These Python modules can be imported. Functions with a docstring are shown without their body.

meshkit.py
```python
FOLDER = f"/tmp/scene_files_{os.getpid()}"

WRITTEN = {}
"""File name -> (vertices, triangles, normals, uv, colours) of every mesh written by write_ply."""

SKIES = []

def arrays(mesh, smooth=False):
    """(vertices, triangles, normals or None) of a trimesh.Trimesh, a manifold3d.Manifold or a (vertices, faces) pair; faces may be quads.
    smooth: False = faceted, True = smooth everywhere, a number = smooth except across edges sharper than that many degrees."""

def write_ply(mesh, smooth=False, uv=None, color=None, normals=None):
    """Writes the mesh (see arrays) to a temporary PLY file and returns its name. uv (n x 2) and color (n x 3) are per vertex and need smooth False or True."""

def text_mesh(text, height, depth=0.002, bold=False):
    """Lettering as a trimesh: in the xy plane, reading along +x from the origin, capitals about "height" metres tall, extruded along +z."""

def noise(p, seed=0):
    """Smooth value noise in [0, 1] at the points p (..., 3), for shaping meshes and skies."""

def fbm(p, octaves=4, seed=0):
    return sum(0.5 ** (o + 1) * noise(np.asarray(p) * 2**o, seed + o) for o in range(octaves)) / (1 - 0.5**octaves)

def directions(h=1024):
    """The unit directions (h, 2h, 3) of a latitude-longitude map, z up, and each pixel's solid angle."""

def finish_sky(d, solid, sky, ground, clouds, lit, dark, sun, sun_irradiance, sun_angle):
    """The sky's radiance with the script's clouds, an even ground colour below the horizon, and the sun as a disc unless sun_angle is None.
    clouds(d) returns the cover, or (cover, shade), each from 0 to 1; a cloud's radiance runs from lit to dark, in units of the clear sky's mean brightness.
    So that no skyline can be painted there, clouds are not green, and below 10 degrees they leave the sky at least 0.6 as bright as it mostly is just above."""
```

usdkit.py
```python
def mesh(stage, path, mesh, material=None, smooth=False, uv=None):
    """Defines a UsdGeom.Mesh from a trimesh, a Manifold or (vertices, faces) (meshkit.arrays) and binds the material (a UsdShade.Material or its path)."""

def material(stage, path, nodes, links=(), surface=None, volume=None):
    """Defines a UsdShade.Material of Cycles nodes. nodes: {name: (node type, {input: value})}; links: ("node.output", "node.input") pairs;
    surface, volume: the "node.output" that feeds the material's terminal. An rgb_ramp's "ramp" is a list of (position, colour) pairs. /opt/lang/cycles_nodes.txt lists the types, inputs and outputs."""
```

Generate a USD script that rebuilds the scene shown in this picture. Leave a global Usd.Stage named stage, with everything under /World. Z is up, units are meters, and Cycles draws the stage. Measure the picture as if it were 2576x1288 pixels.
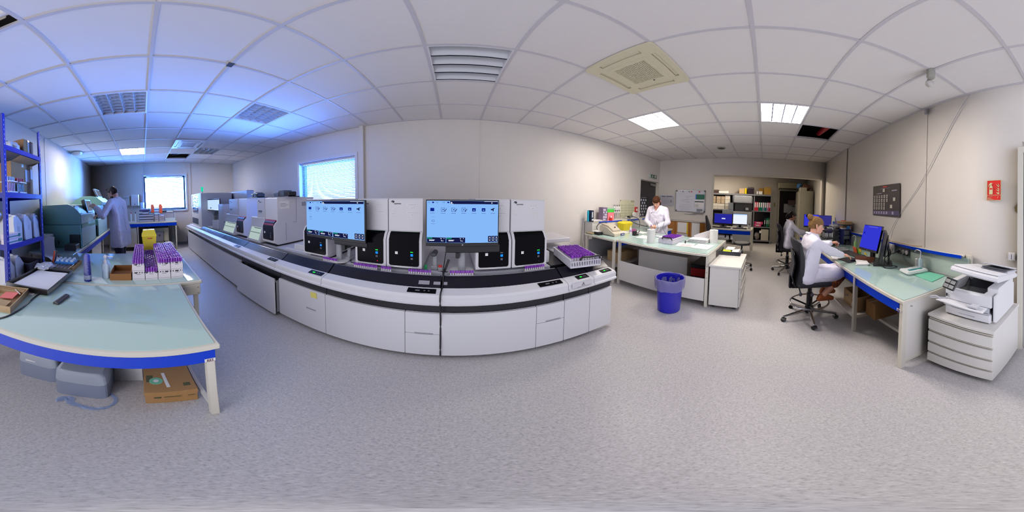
import math, random
import numpy as np, trimesh, manifold3d as m3, usdkit, meshkit
from pxr import Usd, UsdGeom, UsdLux, Gf, Sdf, UsdShade
from shapely.geometry import Polygon, Point
from shapely.geometry import box as sbox

stage = Usd.Stage.CreateInMemory()
UsdGeom.Xform.Define(stage, '/World')
random.seed(3)
rng = np.random.default_rng(7)
PI = math.pi

# ---------------------------------------------------------------- camera, daylight, exposure
# The photograph is an unrolled panorama: the long laboratory is built as an unrolled room that curves round the
# place where the photographer stood (bend() below), so that one ordinary lens looks along all of it.
H = 1.40                     # eye height
CEIL = H + 1.339             # suspended ceiling
FOCAL = 498.25               # picture points per radian of the unrolled room
cam = UsdGeom.Camera.Define(stage, '/World/camera')
cam.CreateHorizontalApertureAttr(36.0)
cam.CreateVerticalApertureAttr(18.0)
cam.CreateFocalLengthAttr(36.0 * FOCAL / 2576)
cam.CreateVerticalApertureOffsetAttr(-36.0 * (644 - 516.76) / 2576)
cam.CreateClippingRangeAttr(Gf.Vec2f(0.05, 200))
cam.AddTranslateOp().Set(Gf.Vec3d(0, 0, H))
cam.AddRotateXOp().Set(90.0)
cam.CreateExposureAttr(EXPO := -1.15)
dome = UsdLux.DomeLight.Define(stage, '/World/sky')
dome.CreateIntensityAttr(0.70)
dome.CreateColorAttr(Gf.Vec3f(0.90, 0.90, 1.0))

# ---------------------------------------------------------------- the unrolled room
X0, TA, TB = 1140.7, .0398, -.0071
ca, sa, cb, sb = math.cos(TA), math.sin(TA), math.cos(TB), math.sin(TB)
TURN = (X0 - 1288) / FOCAL

def bend(p):
    """Room metres (u along the analyser wall, v towards it, z up) to the unrolled room."""
    p = np.atleast_2d(np.asarray(p, float))
    u, v, w = p[:, 0], p[:, 1], p[:, 2] - H
    v1, w1 = ca * v - sa * w, sa * v + ca * w
    u2, w2 = cb * u - sb * w1, sb * u + cb * w1
    th = np.arctan2(u2, v1)
    ph = np.arctan2(w2, np.hypot(u2, v1))
    y = H / np.arctan2(H, np.maximum(np.hypot(u, v), 1e-6))
    return np.stack([(th + TURN) * y, y, H + ph * y], 1)

def refine(v, f, k=.1, most=9):
    """Splits long edges so that straight things follow the room's curve."""
    for _ in range(most):
        e = np.sort(np.vstack([f[:, [0, 1]], f[:, [1, 2]], f[:, [2, 0]]]), 1)
        ue, inv = np.unique(e, axis=0, return_inverse=True)
        inv = inv.ravel()
        a, b = v[ue[:, 0]], v[ue[:, 1]]
        m = (a + b) / 2
        r = np.maximum(np.minimum(np.minimum(np.hypot(m[:, 0], m[:, 1]), np.hypot(a[:, 0], a[:, 1])), np.hypot(b[:, 0], b[:, 1])), .12)
        hl = np.hypot(a[:, 0] - b[:, 0], a[:, 1] - b[:, 1])
        vl = np.abs(a[:, 2] - b[:, 2])
        cut = (hl > k * r) | (vl > .6 * r)
        if not cut.any():
            break
        mid = np.full(len(ue), -1)
        mid[cut] = len(v) + np.arange(cut.sum())
        v = np.vstack([v, m[cut]])
        n = len(f)
        q = np.stack([mid[inv[:n]], mid[inv[n:2 * n]], mid[inv[2 * n:]]], 1)
        on = q >= 0
        c = on.sum(1)
        out = [f[c == 0]]
        for need in (1, 2):
            for s in range(3):
                sel = (c == need) & (on[:, s] if need == 1 else ~on[:, s])
                if not sel.any():
                    continue
                if need == 1:
                    A, B, C = (f[sel][:, (s + i) % 3] for i in range(3))
                    M = q[sel][:, s]
                    out += [np.stack([A, M, C], 1), np.stack([M, B, C], 1)]
                else:
                    t = (s + 1) % 3
                    A, B, C = (f[sel][:, (t + i) % 3] for i in range(3))
                    M, N = q[sel][:, t], q[sel][:, (t + 1) % 3]
                    out += [np.stack([A, M, N], 1), np.stack([M, B, N], 1), np.stack([A, N, C], 1)]
        g, h = f[c == 3], q[c == 3]
        if len(g):
            out += [np.stack([g[:, 0], h[:, 0], h[:, 2]], 1), np.stack([h[:, 0], g[:, 1], h[:, 1]], 1), np.stack([h[:, 2], h[:, 1], g[:, 2]], 1), h]
        f = np.vstack(out)
    return v, f

# ---------------------------------------------------------------- materials
MATS = {}
def lin(c):
    c = np.asarray(c, float) / 255
    return tuple(np.where(c <= .04045, c / 12.92, ((c + .055) / 1.055) ** 2.4))

def mat(name, rgb, rough=.5, metal=0, spec=.5, coat=0, grain=0, scale=40, bump=0, emit=0, trans=0, alpha=1):
    """A plain material; grain mottles the colour, bump gives fine relief."""
    if name in MATS:
        return MATS[name]
    c = lin(rgb)
    n = {'p': ('principled_bsdf', dict(base_color=c, roughness=rough, metallic=metal, specular_ior_level=spec, coat_weight=coat, transmission_weight=trans, alpha=alpha))}
    links = []
    if emit:
        n['p'][1].update(emission_color=c, emission_strength=emit)
    if grain or bump:
        n['g'] = ('geometry', {})
        n['n'] = ('noise_texture', dict(scale=scale, detail=4, roughness=.6))
        links.append(('g.position', 'n.vector'))
    if grain:
        n['r'] = ('rgb_ramp', dict(ramp=[(.25, tuple(x * (1 - grain) for x in c)), (.75, tuple(min(1, x * (1 + grain)) for x in c))]))
        links += [('n.fac', 'r.fac'), ('r.color', 'p.base_color')]
    if bump:
        n['b'] = ('bump', dict(strength=bump, distance=.01))
        links += [('n.fac', 'b.height'), ('b.normal', 'p.normal')]
    MATS[name] = usdkit.material(stage, '/World/Looks/' + name, n, links, surface='p.BSDF')
    return MATS[name]

def glow(name, rgb, strength=1.0):
    if name not in MATS:
        MATS[name] = usdkit.material(stage, '/World/Looks/' + name, {'e': ('emission', dict(color=lin(rgb), strength=strength * (2.2 if strength < 3 else 1)))}, surface='e.emission')
    return MATS[name]

# ---------------------------------------------------------------- shapes (room metres, or local to a thing)
def cat(*ms):
    flat = []
    for m in ms:
        flat += cat_list(m)
    return flat[0] if len(flat) == 1 else trimesh.util.concatenate(flat)
def cat_list(m):
    return [m] if isinstance(m, trimesh.Trimesh) else [y for x in m for y in cat_list(x)]

def box(x0, x1, y0, y1, z0, z1, c=0):
    """A box, its edges chamfered by c."""
    x0, x1, y0, y1, z0, z1 = min(x0, x1), max(x0, x1), min(y0, y1), max(y0, y1), min(z0, z1), max(z0, z1)
    c = min(c, .45 * min(x1 - x0, y1 - y0, z1 - z0))
    if c <= 0:
        m = trimesh.creation.box(extents=(x1 - x0, y1 - y0, z1 - z0))
        m.apply_translation(((x0 + x1) / 2, (y0 + y1) / 2, (z0 + z1) / 2))
        return m
    pts = []
    for X, sx in ((x0, 1), (x1, -1)):
        for Y, sy in ((y0, 1), (y1, -1)):
            for Z, sz in ((z0, 1), (z1, -1)):
                pts += [(X, Y + sy * c, Z + sz * c), (X + sx * c, Y, Z + sz * c), (X + sx * c, Y + sy * c, Z)]
    return hull(pts)

def hull(pts):
    m = m3.Manifold.hull_points(np.asarray(pts, np.float64)).to_mesh()
    return trimesh.Trimesh(np.array(m.vert_properties[:, :3], float), np.array(m.tri_verts, int), process=False)

def tm(man):
    m = man.to_mesh()
    return trimesh.Trimesh(np.array(m.vert_properties[:, :3], float), np.array(m.tri_verts, int), process=False)

def mani(t):
    return m3.Manifold(m3.Mesh(np.asarray(t.vertices, np.float32), np.asarray(t.faces, np.uint32)))

def cut(a, *bs):
    r = mani(a)
    for b in bs:
        r = r - mani(b)
    return tm(r)

def cyl(x, y, z0, z1, r, r2=None, n=24):
    """An upright cylinder or cone with slightly rounded rims."""
    r2 = r if r2 is None else r2
    e = min(.12 * min(r, r2), .2 * (z1 - z0))
    return move(lathe([(0, z0), (r - e, z0), (r, z0 + e), (r2, z1 - e), (r2 - e, z1), (0, z1)], n), (x, y, 0))

def lathe(prof, n=24):
    return trimesh.creation.revolve(np.asarray(prof, float), sections=n)

def rod(a, b, r, r2=None, n=10):
    a, b = np.asarray(a, float), np.asarray(b, float)
    r2 = r if r2 is None else r2
    L = np.linalg.norm(b - a)
    m = trimesh.creation.revolve(np.array([(0, 0), (r, 0), (r2, L), (0, L)]), sections=n)
    m.apply_transform(trimesh.geometry.align_vectors([0, 0, 1], (b - a) / L))
    m.apply_translation(a)
    return m

def tube(pts, r, n=8, smooth=0):
    """A round cord along points; smooth > 0 passes a spline through them."""
    p = np.asarray(pts, float)
    if smooth and len(p) > 2:
        from scipy.interpolate import CubicSpline
        t = np.r_[0, np.cumsum(np.linalg.norm(np.diff(p, axis=0), axis=1))]
        p = CubicSpline(t, p)(np.linspace(0, t[-1], smooth))
    d = np.gradient(p, axis=0)
    d /= np.maximum(np.linalg.norm(d, axis=1, keepdims=True), 1e-9)
    ref = np.array([0, 0, 1.0]) if abs(d[:, 2]).mean() < .8 else np.array([1.0, 0, 0])
    s = np.cross(d, ref); s /= np.maximum(np.linalg.norm(s, axis=1, keepdims=True), 1e-9)
    t = np.cross(s, d)
    a = np.linspace(0, 2 * PI, n, endpoint=False)
    rr = np.broadcast_to(np.asarray(r, float), (len(p),))
    v = (p[:, None] + rr[:, None, None] * (np.cos(a)[None, :, None] * s[:, None] + np.sin(a)[None, :, None] * t[:, None])).reshape(-1, 3)
    f = []
    for i in range(len(p) - 1):
        for j in range(n):
            A, B = i * n + j, i * n + (j + 1) % n
            f += [(A, A + n, B), (B, A + n, B + n)]
    for base, flip in ((0, 0), ((len(p) - 1) * n, 1)):
        for j in range(1, n - 1):
            q = (base, base + j, base + j + 1)
            f.append(q[::-1] if flip else q)
    return trimesh.Trimesh(v, np.array(f), process=False)

def prism(poly, d, axis='z', at=0):
    """Extrudes a 2-D outline by d: axis z: (x, y); axis y: (x, z); axis x: (y, z)."""
    m = trimesh.creation.extrude_polygon(poly if isinstance(poly, Polygon) else Polygon(poly), d, engine='earcut')
    if axis == 'y':
        m.vertices = m.vertices[:, [0, 2, 1]]; m.invert()
    elif axis == 'x':
        m.vertices = m.vertices[:, [2, 0, 1]]
    m.apply_translation({'z': (0, 0, at), 'y': (0, at, 0), 'x': (at, 0, 0)}[axis])
    return m

def rrect(x0, x1, y0, y1, r, n=5):
    return sbox(x0 + r, y0 + r, x1 - r, y1 - r).buffer(r, quad_segs=n)

def move(m, d):
    m = m.copy(); m.apply_translation(d); return m
def turn(m, deg, axis=(0, 0, 1), at=(0, 0, 0)):
    m = m.copy(); m.apply_transform(trimesh.transformations.rotation_matrix(math.radians(deg), axis, at)); return m
def words(text, h, depth=.001, bold=False):
    return meshkit.text_mesh(text, h, depth, bold)
def ball(x, y, z, r, sx=1, sy=1, sz=1, sub=2):
    m = trimesh.creation.icosphere(sub, r); m.vertices *= (sx, sy, sz); m.apply_translation((x, y, z)); return m

# ---------------------------------------------------------------- things, parts
NAMES = {}
def numbered(parent, name):
    k = parent + '/' + name
    NAMES[k] = NAMES.get(k, -1) + 1
    return k if NAMES[k] == 0 else k + '_%03d' % NAMES[k]

def say(prim, label=None, category=None, group=None, kind=None):
    for k, x in (('label', label), ('category', category), ('group', group), ('kind', kind)):
        if x:
            prim.SetCustomDataByKey(k, x)

class Thing:
    """One thing: an Xform at its base, or (solo) one mesh. at and rot place its local shapes in the room."""
    def __init__(s, name, label=None, category=None, group=None, kind=None, at=(0, 0, 0), rot=0, base=None):
        s.M = trimesh.transformations.rotation_matrix(math.radians(rot), (0, 0, 1))
        s.M[:3, 3] = at
        s.base = bend([base if base is not None else at])[0] if (base is not None or any(at)) else np.zeros(3)
        s.path = numbered('/World', name)
        s.info = (label, category, group, kind)
        s.made = False
    def xform(s):
        if not s.made:
            x = UsdGeom.Xform.Define(stage, s.path)
            x.AddTranslateOp().Set(Gf.Vec3d(*map(float, s.base)))
            say(x.GetPrim(), *s.info); s.made = True
    def part(s, name, mesh, material, label=None, under=None, smooth=None, kind=None, k=.1, solo=False, uvw=False):
        m = cat(mesh)
        if not solo:
            s.xform()
        v = np.asarray(m.vertices, float) @ s.M[:3, :3].T + s.M[:3, 3]
        v2, f2 = refine(v, np.asarray(m.faces, int), k)
        if smooth is None:
            smooth = 35 if len(f2) > len(m.faces) else False
        pts = bend(v2) - s.base
        path = s.path if solo else numbered(under or s.path, name)
        t = trimesh.Trimesh(pts, f2, process=False)
        usdkit.mesh(stage, path, t, material, smooth=smooth)
        if solo:
            UsdGeom.Xformable(stage.GetPrimAtPath(path)).AddTranslateOp().Set(Gf.Vec3d(*map(float, s.base)))
            say(stage.GetPrimAtPath(path), *s.info); s.made = True
        else:
            say(stage.GetPrimAtPath(path), label, kind=kind)
        return path
    def solo(s, mesh, material, smooth=None, k=.1):
        s.part('', mesh, material, smooth=smooth, k=k, solo=True)
        return s

# plain materials
WHITE = mat('white_plastic', (216, 214, 218), .38, bump=.0)
WHITE2 = mat('off_white_plastic', (205, 203, 205), .42)
GREYP = mat('grey_plastic', (150, 152, 158), .45)
DGREY = mat('dark_grey_plastic', (62, 64, 72), .45)
BLACK = mat('black_plastic', (18, 18, 24), .35)
GLOSS = mat("black_gloss", (7, 7, 12), .2, spec=.07)
COVER = mat('smoked_cover', (22, 20, 32), .16, spec=.22)
CREAM = mat('cream_metal', (208, 203, 190), .42)
PANEL = mat('cabinet_white', (214, 211, 206), .4)
BLUE = mat('bench_blue', (4, 60, 200), .5, spec=.12)
MINT = mat('glass_top_mint', (172, 199, 192), .06, spec=.35)
STEEL = mat('steel', (150, 152, 156), .28, metal=1)
CHROME = mat('chrome', (215, 215, 218), .12, metal=1)
CARD = mat('cardboard', (166, 124, 74), .8, grain=.08, scale=60)
CARD2 = mat('pale_cardboard', (190, 160, 118), .8, grain=.06, scale=60)
PAPER = mat('paper', (226, 224, 224), .75)
WALL = mat('wall_paint', (214, 208, 202), .6, grain=.02, scale=3, bump=.04)
SHELFB = mat('shelf_blue', (12, 34, 158), .45, spec=.12)
PURPLE = mat('cap_purple', (120, 32, 170), .35)
PURPLE2 = mat('cap_purple_bright', (142, 50, 190), .35)
TUBE = mat('tube_label', (222, 216, 222), .4)
RED = mat('red', (206, 36, 34), .4)
YELLOW = mat('yellow_plastic', (222, 198, 20), .4)
GREEN = mat('green', (40, 150, 90), .5)
TEAL = mat('teal', (20, 130, 130), .5)
PINK = mat('pink', (226, 70, 120), .5)
ORANGE = mat('orange', (246, 96, 30), .45)
LED = glow('led_green', (40, 255, 70), 1.6)
LEDB = glow('led_blue', (30, 140, 255), 1.2)

# ================================================================ THE ROOM
ZT = 3.16
VB, VF, UL, UR = 3.2, -1.68, -6.45, 5.40
def struct(name, mesh, m, smooth=None, label=None, k=.1):
    return Thing(name, kind='structure', label=label).solo(mesh, m, smooth, k)

# --- floor: speckled vinyl, laid out from the photographer's feet
FLOORM = usdkit.material(stage, '/World/Looks/floor_vinyl', {
    't': ('texture_coordinate', {}),
    'n1': ('noise_texture', dict(scale=95, detail=3, roughness=.7)), 'n2': ('noise_texture', dict(scale=38, detail=2)), 'n3': ('noise_texture', dict(scale=.9, detail=3)),
    'r1': ('rgb_ramp', dict(ramp=[(.3, lin((150, 147, 148))), (.45, lin((180, 177, 178))), (.6, lin((190, 187, 188))), (.72, lin((206, 204, 206)))])),
    'r2': ('rgb_ramp', dict(ramp=[(.3, (.92, .92, .92)), (.7, (1.06, 1.06, 1.06))])), 'r3': ('rgb_ramp', dict(ramp=[(.3, (.95, .93, .96)), (.7, (1.04, 1.05, 1.02))])),
    'm1': ('mix_color', dict(blend_type='multiply', fac=1.0)), 'm2': ('mix_color', dict(blend_type='multiply', fac=1.0)),
    'p': ('principled_bsdf', dict(roughness=.42, specular_ior_level=.4))},
    [('t.UV', 'n1.vector'), ('t.UV', 'n2.vector'), ('t.UV', 'n3.vector'), ('n1.fac', 'r1.fac'), ('n2.fac', 'r2.fac'), ('n3.fac', 'r3.fac'),
     ('r1.color', 'm1.a'), ('r2.color', 'm1.b'), ('m1.result', 'm2.a'), ('r3.color', 'm2.b'), ('m2.result', 'p.base_color')], surface='p.BSDF')

def disc(z, lo, far, na=260, nr=70):
    """A horizontal surface round the photographer's feet out to far metres; lo: the steepest angle it starts from."""
    th = np.linspace(-PI + .002, PI - .002, na)
    hh = abs(z - H)
    ph = np.linspace(lo, math.atan2(hh, far) - .05, nr)
    T, Pq = np.meshgrid(th, ph, indexing='ij')
    sg = 1 if z > H else -1
    d = np.stack([np.cos(Pq) * np.sin(T), np.cos(Pq) * np.cos(T), sg * np.sin(Pq)], -1).reshape(-1, 3)
    u, w1 = cb * d[:, 0] + sb * d[:, 2], -sb * d[:, 0] + cb * d[:, 2]
    v, w = ca * d[:, 1] + sa * w1, -sa * d[:, 1] + ca * w1
    t = np.minimum((z - H) / np.where(sg * w > .01, w, sg * .01), far / np.maximum(np.hypot(u, v), 1e-9))
    p = np.stack([u * t, v * t, np.full(len(t), float(z))], 1)
    i = np.arange(na * nr).reshape(na, nr)
    a, b, c, e = i[:-1, :-1].ravel(), i[1:, :-1].ravel(), i[1:, 1:].ravel(), i[:-1, 1:].ravel()
    f = np.vstack([np.stack([a, b, c], 1), np.stack([a, c, e], 1)])
    return p, (f if sg < 0 else f[:, ::-1])

p, f = disc(0, 1.5675, 10.0, 300, 110)
usdkit.mesh(stage, '/World/floor', trimesh.Trimesh(bend(p), f[:, ::-1], process=False), FLOORM, smooth=True, uv=p[:, :2])
say(stage.GetPrimAtPath('/World/floor'), kind='structure')
NAMES['/World/floor'] = 0

# --- suspended ceiling: lay-in panels, grid bars, and the concrete slab above
TILE, GU, GV = .6258, -.2028, .1183
CT = mat('ceiling_panel', (222, 217, 216), .85, grain=.012, scale=5, bump=.06)
BARM = mat('ceiling_bar', (196, 192, 198), .55)
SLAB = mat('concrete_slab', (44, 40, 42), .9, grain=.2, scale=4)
ceil = Thing('ceiling', kind='structure')
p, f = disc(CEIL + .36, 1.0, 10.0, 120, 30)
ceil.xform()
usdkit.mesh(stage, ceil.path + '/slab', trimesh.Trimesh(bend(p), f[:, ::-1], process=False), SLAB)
def cell(i, j):
    return GU + TILE * i, GU + TILE * (i + 1), GV + TILE * j, GV + TILE * (j + 1)
LIGHTS = {(-4, -1): 0, (-4, 2): 0, (0, 2): 0, (4, 2): 1, (4, -1): 1, (-8, -1): 1, (-8, 2): 0}
HOLES = {(-9, 1), (5, -2), (-1, -2)}
ACS = {(2, 1): 'big', (-7, 1): 'small'}
def inroom(u0, u1, v0, v1):
    u0, u1, v0, v1 = max(u0, UL), min(u1, UR), max(v0, VF), min(v1, VB)
    if v0 < 0 and u0 < .02 < u1 and u1 > -.02:
        u0 = .03
    return (u0, u1, v0, v1) if u1 - u0 > .03 and v1 - v0 > .03 else None
def nearest(u0, u1, v0, v1):
    return math.hypot(max(u0, 0, -u1), max(v0, 0, -v1))
for i in range(-10, 9):
    for j in range(-3, 5):
        if (i, j) in LIGHTS or (i, j) in HOLES or (i, j) in ACS:
            continue
        q = inroom(*cell(i, j))
        if q is None or max(math.hypot(a, b) for a in q[:2] for b in q[2:]) < .68:
            continue
        if nearest(*q) < .05:
            continue
        ceil.part('tile', box(q[0] + .011, q[1] - .011, q[2] + .011, q[3] - .011, CEIL + .004 + .002 * rng.random(), CEIL + .022), CT, smooth=35)
def bars(fixed, along_u):
    n0, n1 = (-11, 10) if along_u else (-4, 6)
    g0 = GU if along_u else GV
    run = []
    for k in range(n0, n1):
        a, b = g0 + TILE * k, g0 + TILE * (k + 1)
        q = (a, b, fixed, fixed) if along_u else (fixed, fixed, a, b)
        lo = (max(q[0], UL), min(q[1], UR), max(q[2], VF), min(q[3], VB))
        ok = nearest(*q) > .25 and lo[1] >= lo[0] and lo[3] >= lo[2] and not (along_u and fixed < 0 and a < .02 < b)
        if along_u and fixed < 0 and a < .02 < b and b > .2:
            run.append((.03, b)); continue
        if ok:
            s = (lo[0], lo[1]) if along_u else (lo[2], lo[3])
            if run and abs(run[-1][1] - s[0]) < 1e-6:
                run[-1] = (run[-1][0], s[1])
            else:
                run.append(s)
    for s in run:
        w = .012
        m = box(s[0], s[1], fixed - w, fixed + w, CEIL - .003, CEIL + .03) if along_u else box(fixed - w, fixed + w, s[0], s[1], CEIL - .0022, CEIL + .03)
        ceil.part('grid_bar', m, BARM, smooth=35)
for j in range(-2, 6):
    bars(GV + TILE * j, True)
for i in range(-9, 9):
    bars(GU + TILE * i, False)
EDGE = [box(UL, UL + .03, VF, VB, CEIL - .004, CEIL + .02), box(UR - .03, UR, VF, VB, CEIL - .004, CEIL + .02), box(UL, UR, VB - .03, VB, CEIL - .004, CEIL + .02),
        box(UL, -.5, VF, VF + .03, CEIL - .004, CEIL + .02), box(.03, UR, VF, VF + .03, CEIL - .004, CEIL + .02)]
for m in EDGE:
    ceil.part('edge_trim', m, BARM, smooth=35)

# --- walls
WD, WU0, WU1, WZ0, WZ1 = .16, -3.13, -1.72, 1.28, 2.20       # window over the analysers
struct('wall_back', cat(box(UL - .1, WU0, VB, VB + .25, 0, ZT), box(WU1, 4.40, VB, VB + .25, 0, ZT), box(WU0, WU1, VB, VB + .25, 0, WZ0), box(WU0, WU1, VB, VB + .25, WZ1, ZT),
       box(4.40, 5.42, VB, VB + .25, 2.03, ZT), box(-1.60, -1.53, VB - .06, VB, 0, CEIL)), WALL, smooth=35)
EU, EV0, EV1, EZ0, EZ1 = UL, .07, 1.46, 1.17, 2.32           # window at the far left end
struct('wall_left', cat(box(UL - .25, UL, VF - .1, EV0, 0, ZT), box(UL - .25, UL, EV1, VB + .1, 0, ZT), box(UL - .25, UL, EV0, EV1, 0, EZ0), box(UL - .25, UL, EV0, EV1, EZ1, ZT)), WALL, smooth=35)
AV1 = 1.49
struct('wall_right', cat(box(UR, UR + .15, AV1, VB + .12, 0, ZT), box(UR, UR + .15, VF - .1, AV1, 2.235, ZT), box(UR, UR + .13, VF - .1, VF + .10, 0, 2.24)), WALL, smooth=35)
struct('wall_front', cat(box(UL - .1, -.55, VF - .12, VF, 0, ZT), box(.47, 8.3, VF - .12, VF, 0, ZT), box(.03, .47, VF - .12, VF, 2.06, ZT),
       box(3.86, 4.10, VF, VF + .022, 0, CEIL)), WALL, smooth=35)
BU = 7.85                                                     # the alcove behind the right-hand opening
struct('wall_alcove', cat(box(BU, BU + .1, -1.8, 2.6, 0, ZT), box(UR + .15, BU, 2.5, 2.6, 0, ZT), box(UR + .1, BU + .1, -1.8, 2.6, 2.62, 2.7)), WALL, smooth=35)
struct('trim_1', cat(box(UR - .004, UR, 1.43, AV1 + .0, 0, 2.26), box(UR - .004, UR, VF + .02, 1.43, 2.235, 2.26)), CREAM, smooth=35)
struct('baseboard_left', box(UL, UL + .012, VF, VB, 0, .09), GREYP, smooth=35)
struct('baseboard_back', box(1.45, 4.4, VB - .012, VB, 0, .09), CREAM, smooth=35)
struct('baseboard_right', box(UR - .012, UR, AV1, VB, 0, .09), CREAM, smooth=35)

struct('trim_2', box(.42, .44, VB - .004, VB, 0, CEIL), WALL, smooth=35)
struct('trim_3', box(1.59, 1.61, VF, VF + .004, .99, CEIL), WALL, smooth=35)
struct('trim_4', box(UL, UL + .004, 1.62, 1.64, 0, CEIL), WALL, smooth=35)
struct('trim_5', box(-3.22, -3.20, VF, VF + .004, .8, CEIL), WALL, smooth=35)
# --- windows with blinds
SKYP = glow('window_daylight', (84, 144, 255), 75.0)
SKYP2 = glow('window_daylight_end', (96, 156, 255), 110.0)
BLIND = usdkit.material(stage, '/World/Looks/blind_slat', {'d': ('principled_bsdf', dict(base_color=lin((205, 215, 230)), roughness=.5)), 't': ('translucent_bsdf', dict(color=lin((150, 190, 225)))), 'm': ('mix_closure', dict(fac=.35))},
    [('d.BSDF', 'm.closure1'), ('t.BSDF', 'm.closure2')], surface='m.closure')
def window(n, a0, a1, z0, z1, place, slats, drop, side=0.0, tilt=25):
    """place(a, d, z): along the wall, depth into it, height."""
    def bx(a, b, d0, d1, y0, y1):
        m = box(a, b, d0, d1, y0, y1)
        m.vertices = np.array([place(*q) for q in m.vertices])
        if np.linalg.det(np.array([np.subtract(place(*e), place(0, 0, 0)) for e in np.eye(3)])) < 0:
            m.invert()
        return m
    w = Thing('window_%d' % n, kind='structure', at=tuple(place((a0 + a1) / 2, 0, z0)))
    w.M = np.eye(4)
    fr = [bx(a0, a0 + .05, .12, .19, z0, z1), bx(a1 - .05, a1, .12, .19, z0, z1), bx(a0 + .05, a1 - .05, .12, .19, z0, z0 + .06), bx(a0 + .05, a1 - .05, .12, .19, z1 - .06, z1)]
    w.part('window_frame', fr, mat('window_frame_dark', (38, 40, 52), .4))
    w.part('sky_pane', bx(a0 + .05, a1 - .05, .2, .205, z0 + .06, z1 - .06), SKYP if n == 1 else SKYP2)
    w.part('reveal', [bx(a0 - .05, a0 + .004, -.012, .2, z0 - .05, z1 + .05), bx(a1 - .004, a1 + .05, -.012, .2, z0 - .05, z1 + .05), bx(a0 + .004, a1 - .004, -.012, .2, z1 - .004, z1 + .05), bx(a0 + .004, a1 - .004, -.03, .2, z0 - .05, z0 + .004)], WHITE)
    b0, b1 = a0 + .03 + side, a1 - .03 - side
    w.part('blind_headrail', bx(b0, b1, .05, .09, z1 - .05, z1 - .01), WHITE)
    zz = np.linspace(z1 - .07, z0 + drop, slats)
    t = math.radians(tilt)
    for z in zz:
        m = box(b0, b1, -.0125, .0125, -.0008, .0008)
        m = turn(m, -tilt + 4 * (rng.random() - .5), (1, 0, 0))
        m.apply_translation((0, .07, z))
        m.vertices = np.array([place(*q) for q in m.vertices])
        w.part('slat', m, BLIND, smooth=False)
    w.part('bottom_rail', bx(b0, b1, .055, .085, zz[-1] - .035, zz[-1] - .015), WHITE)
    for a in (b0 + .18 * (b1 - b0), b1 - .18 * (b1 - b0)):
        w.part('blind_cord', bx(a - .002, a + .002, .052, .055, zz[-1] - .02, z1 - .02), WHITE)
window(1, WU0, WU1, WZ0, WZ1, lambda a, d, z: (a, VB + d, z), 30, .1)
window(2, EV0, EV1, EZ0, EZ1, lambda a, d, z: (UL - d, a, z), 34, .1, side=.07)

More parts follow.
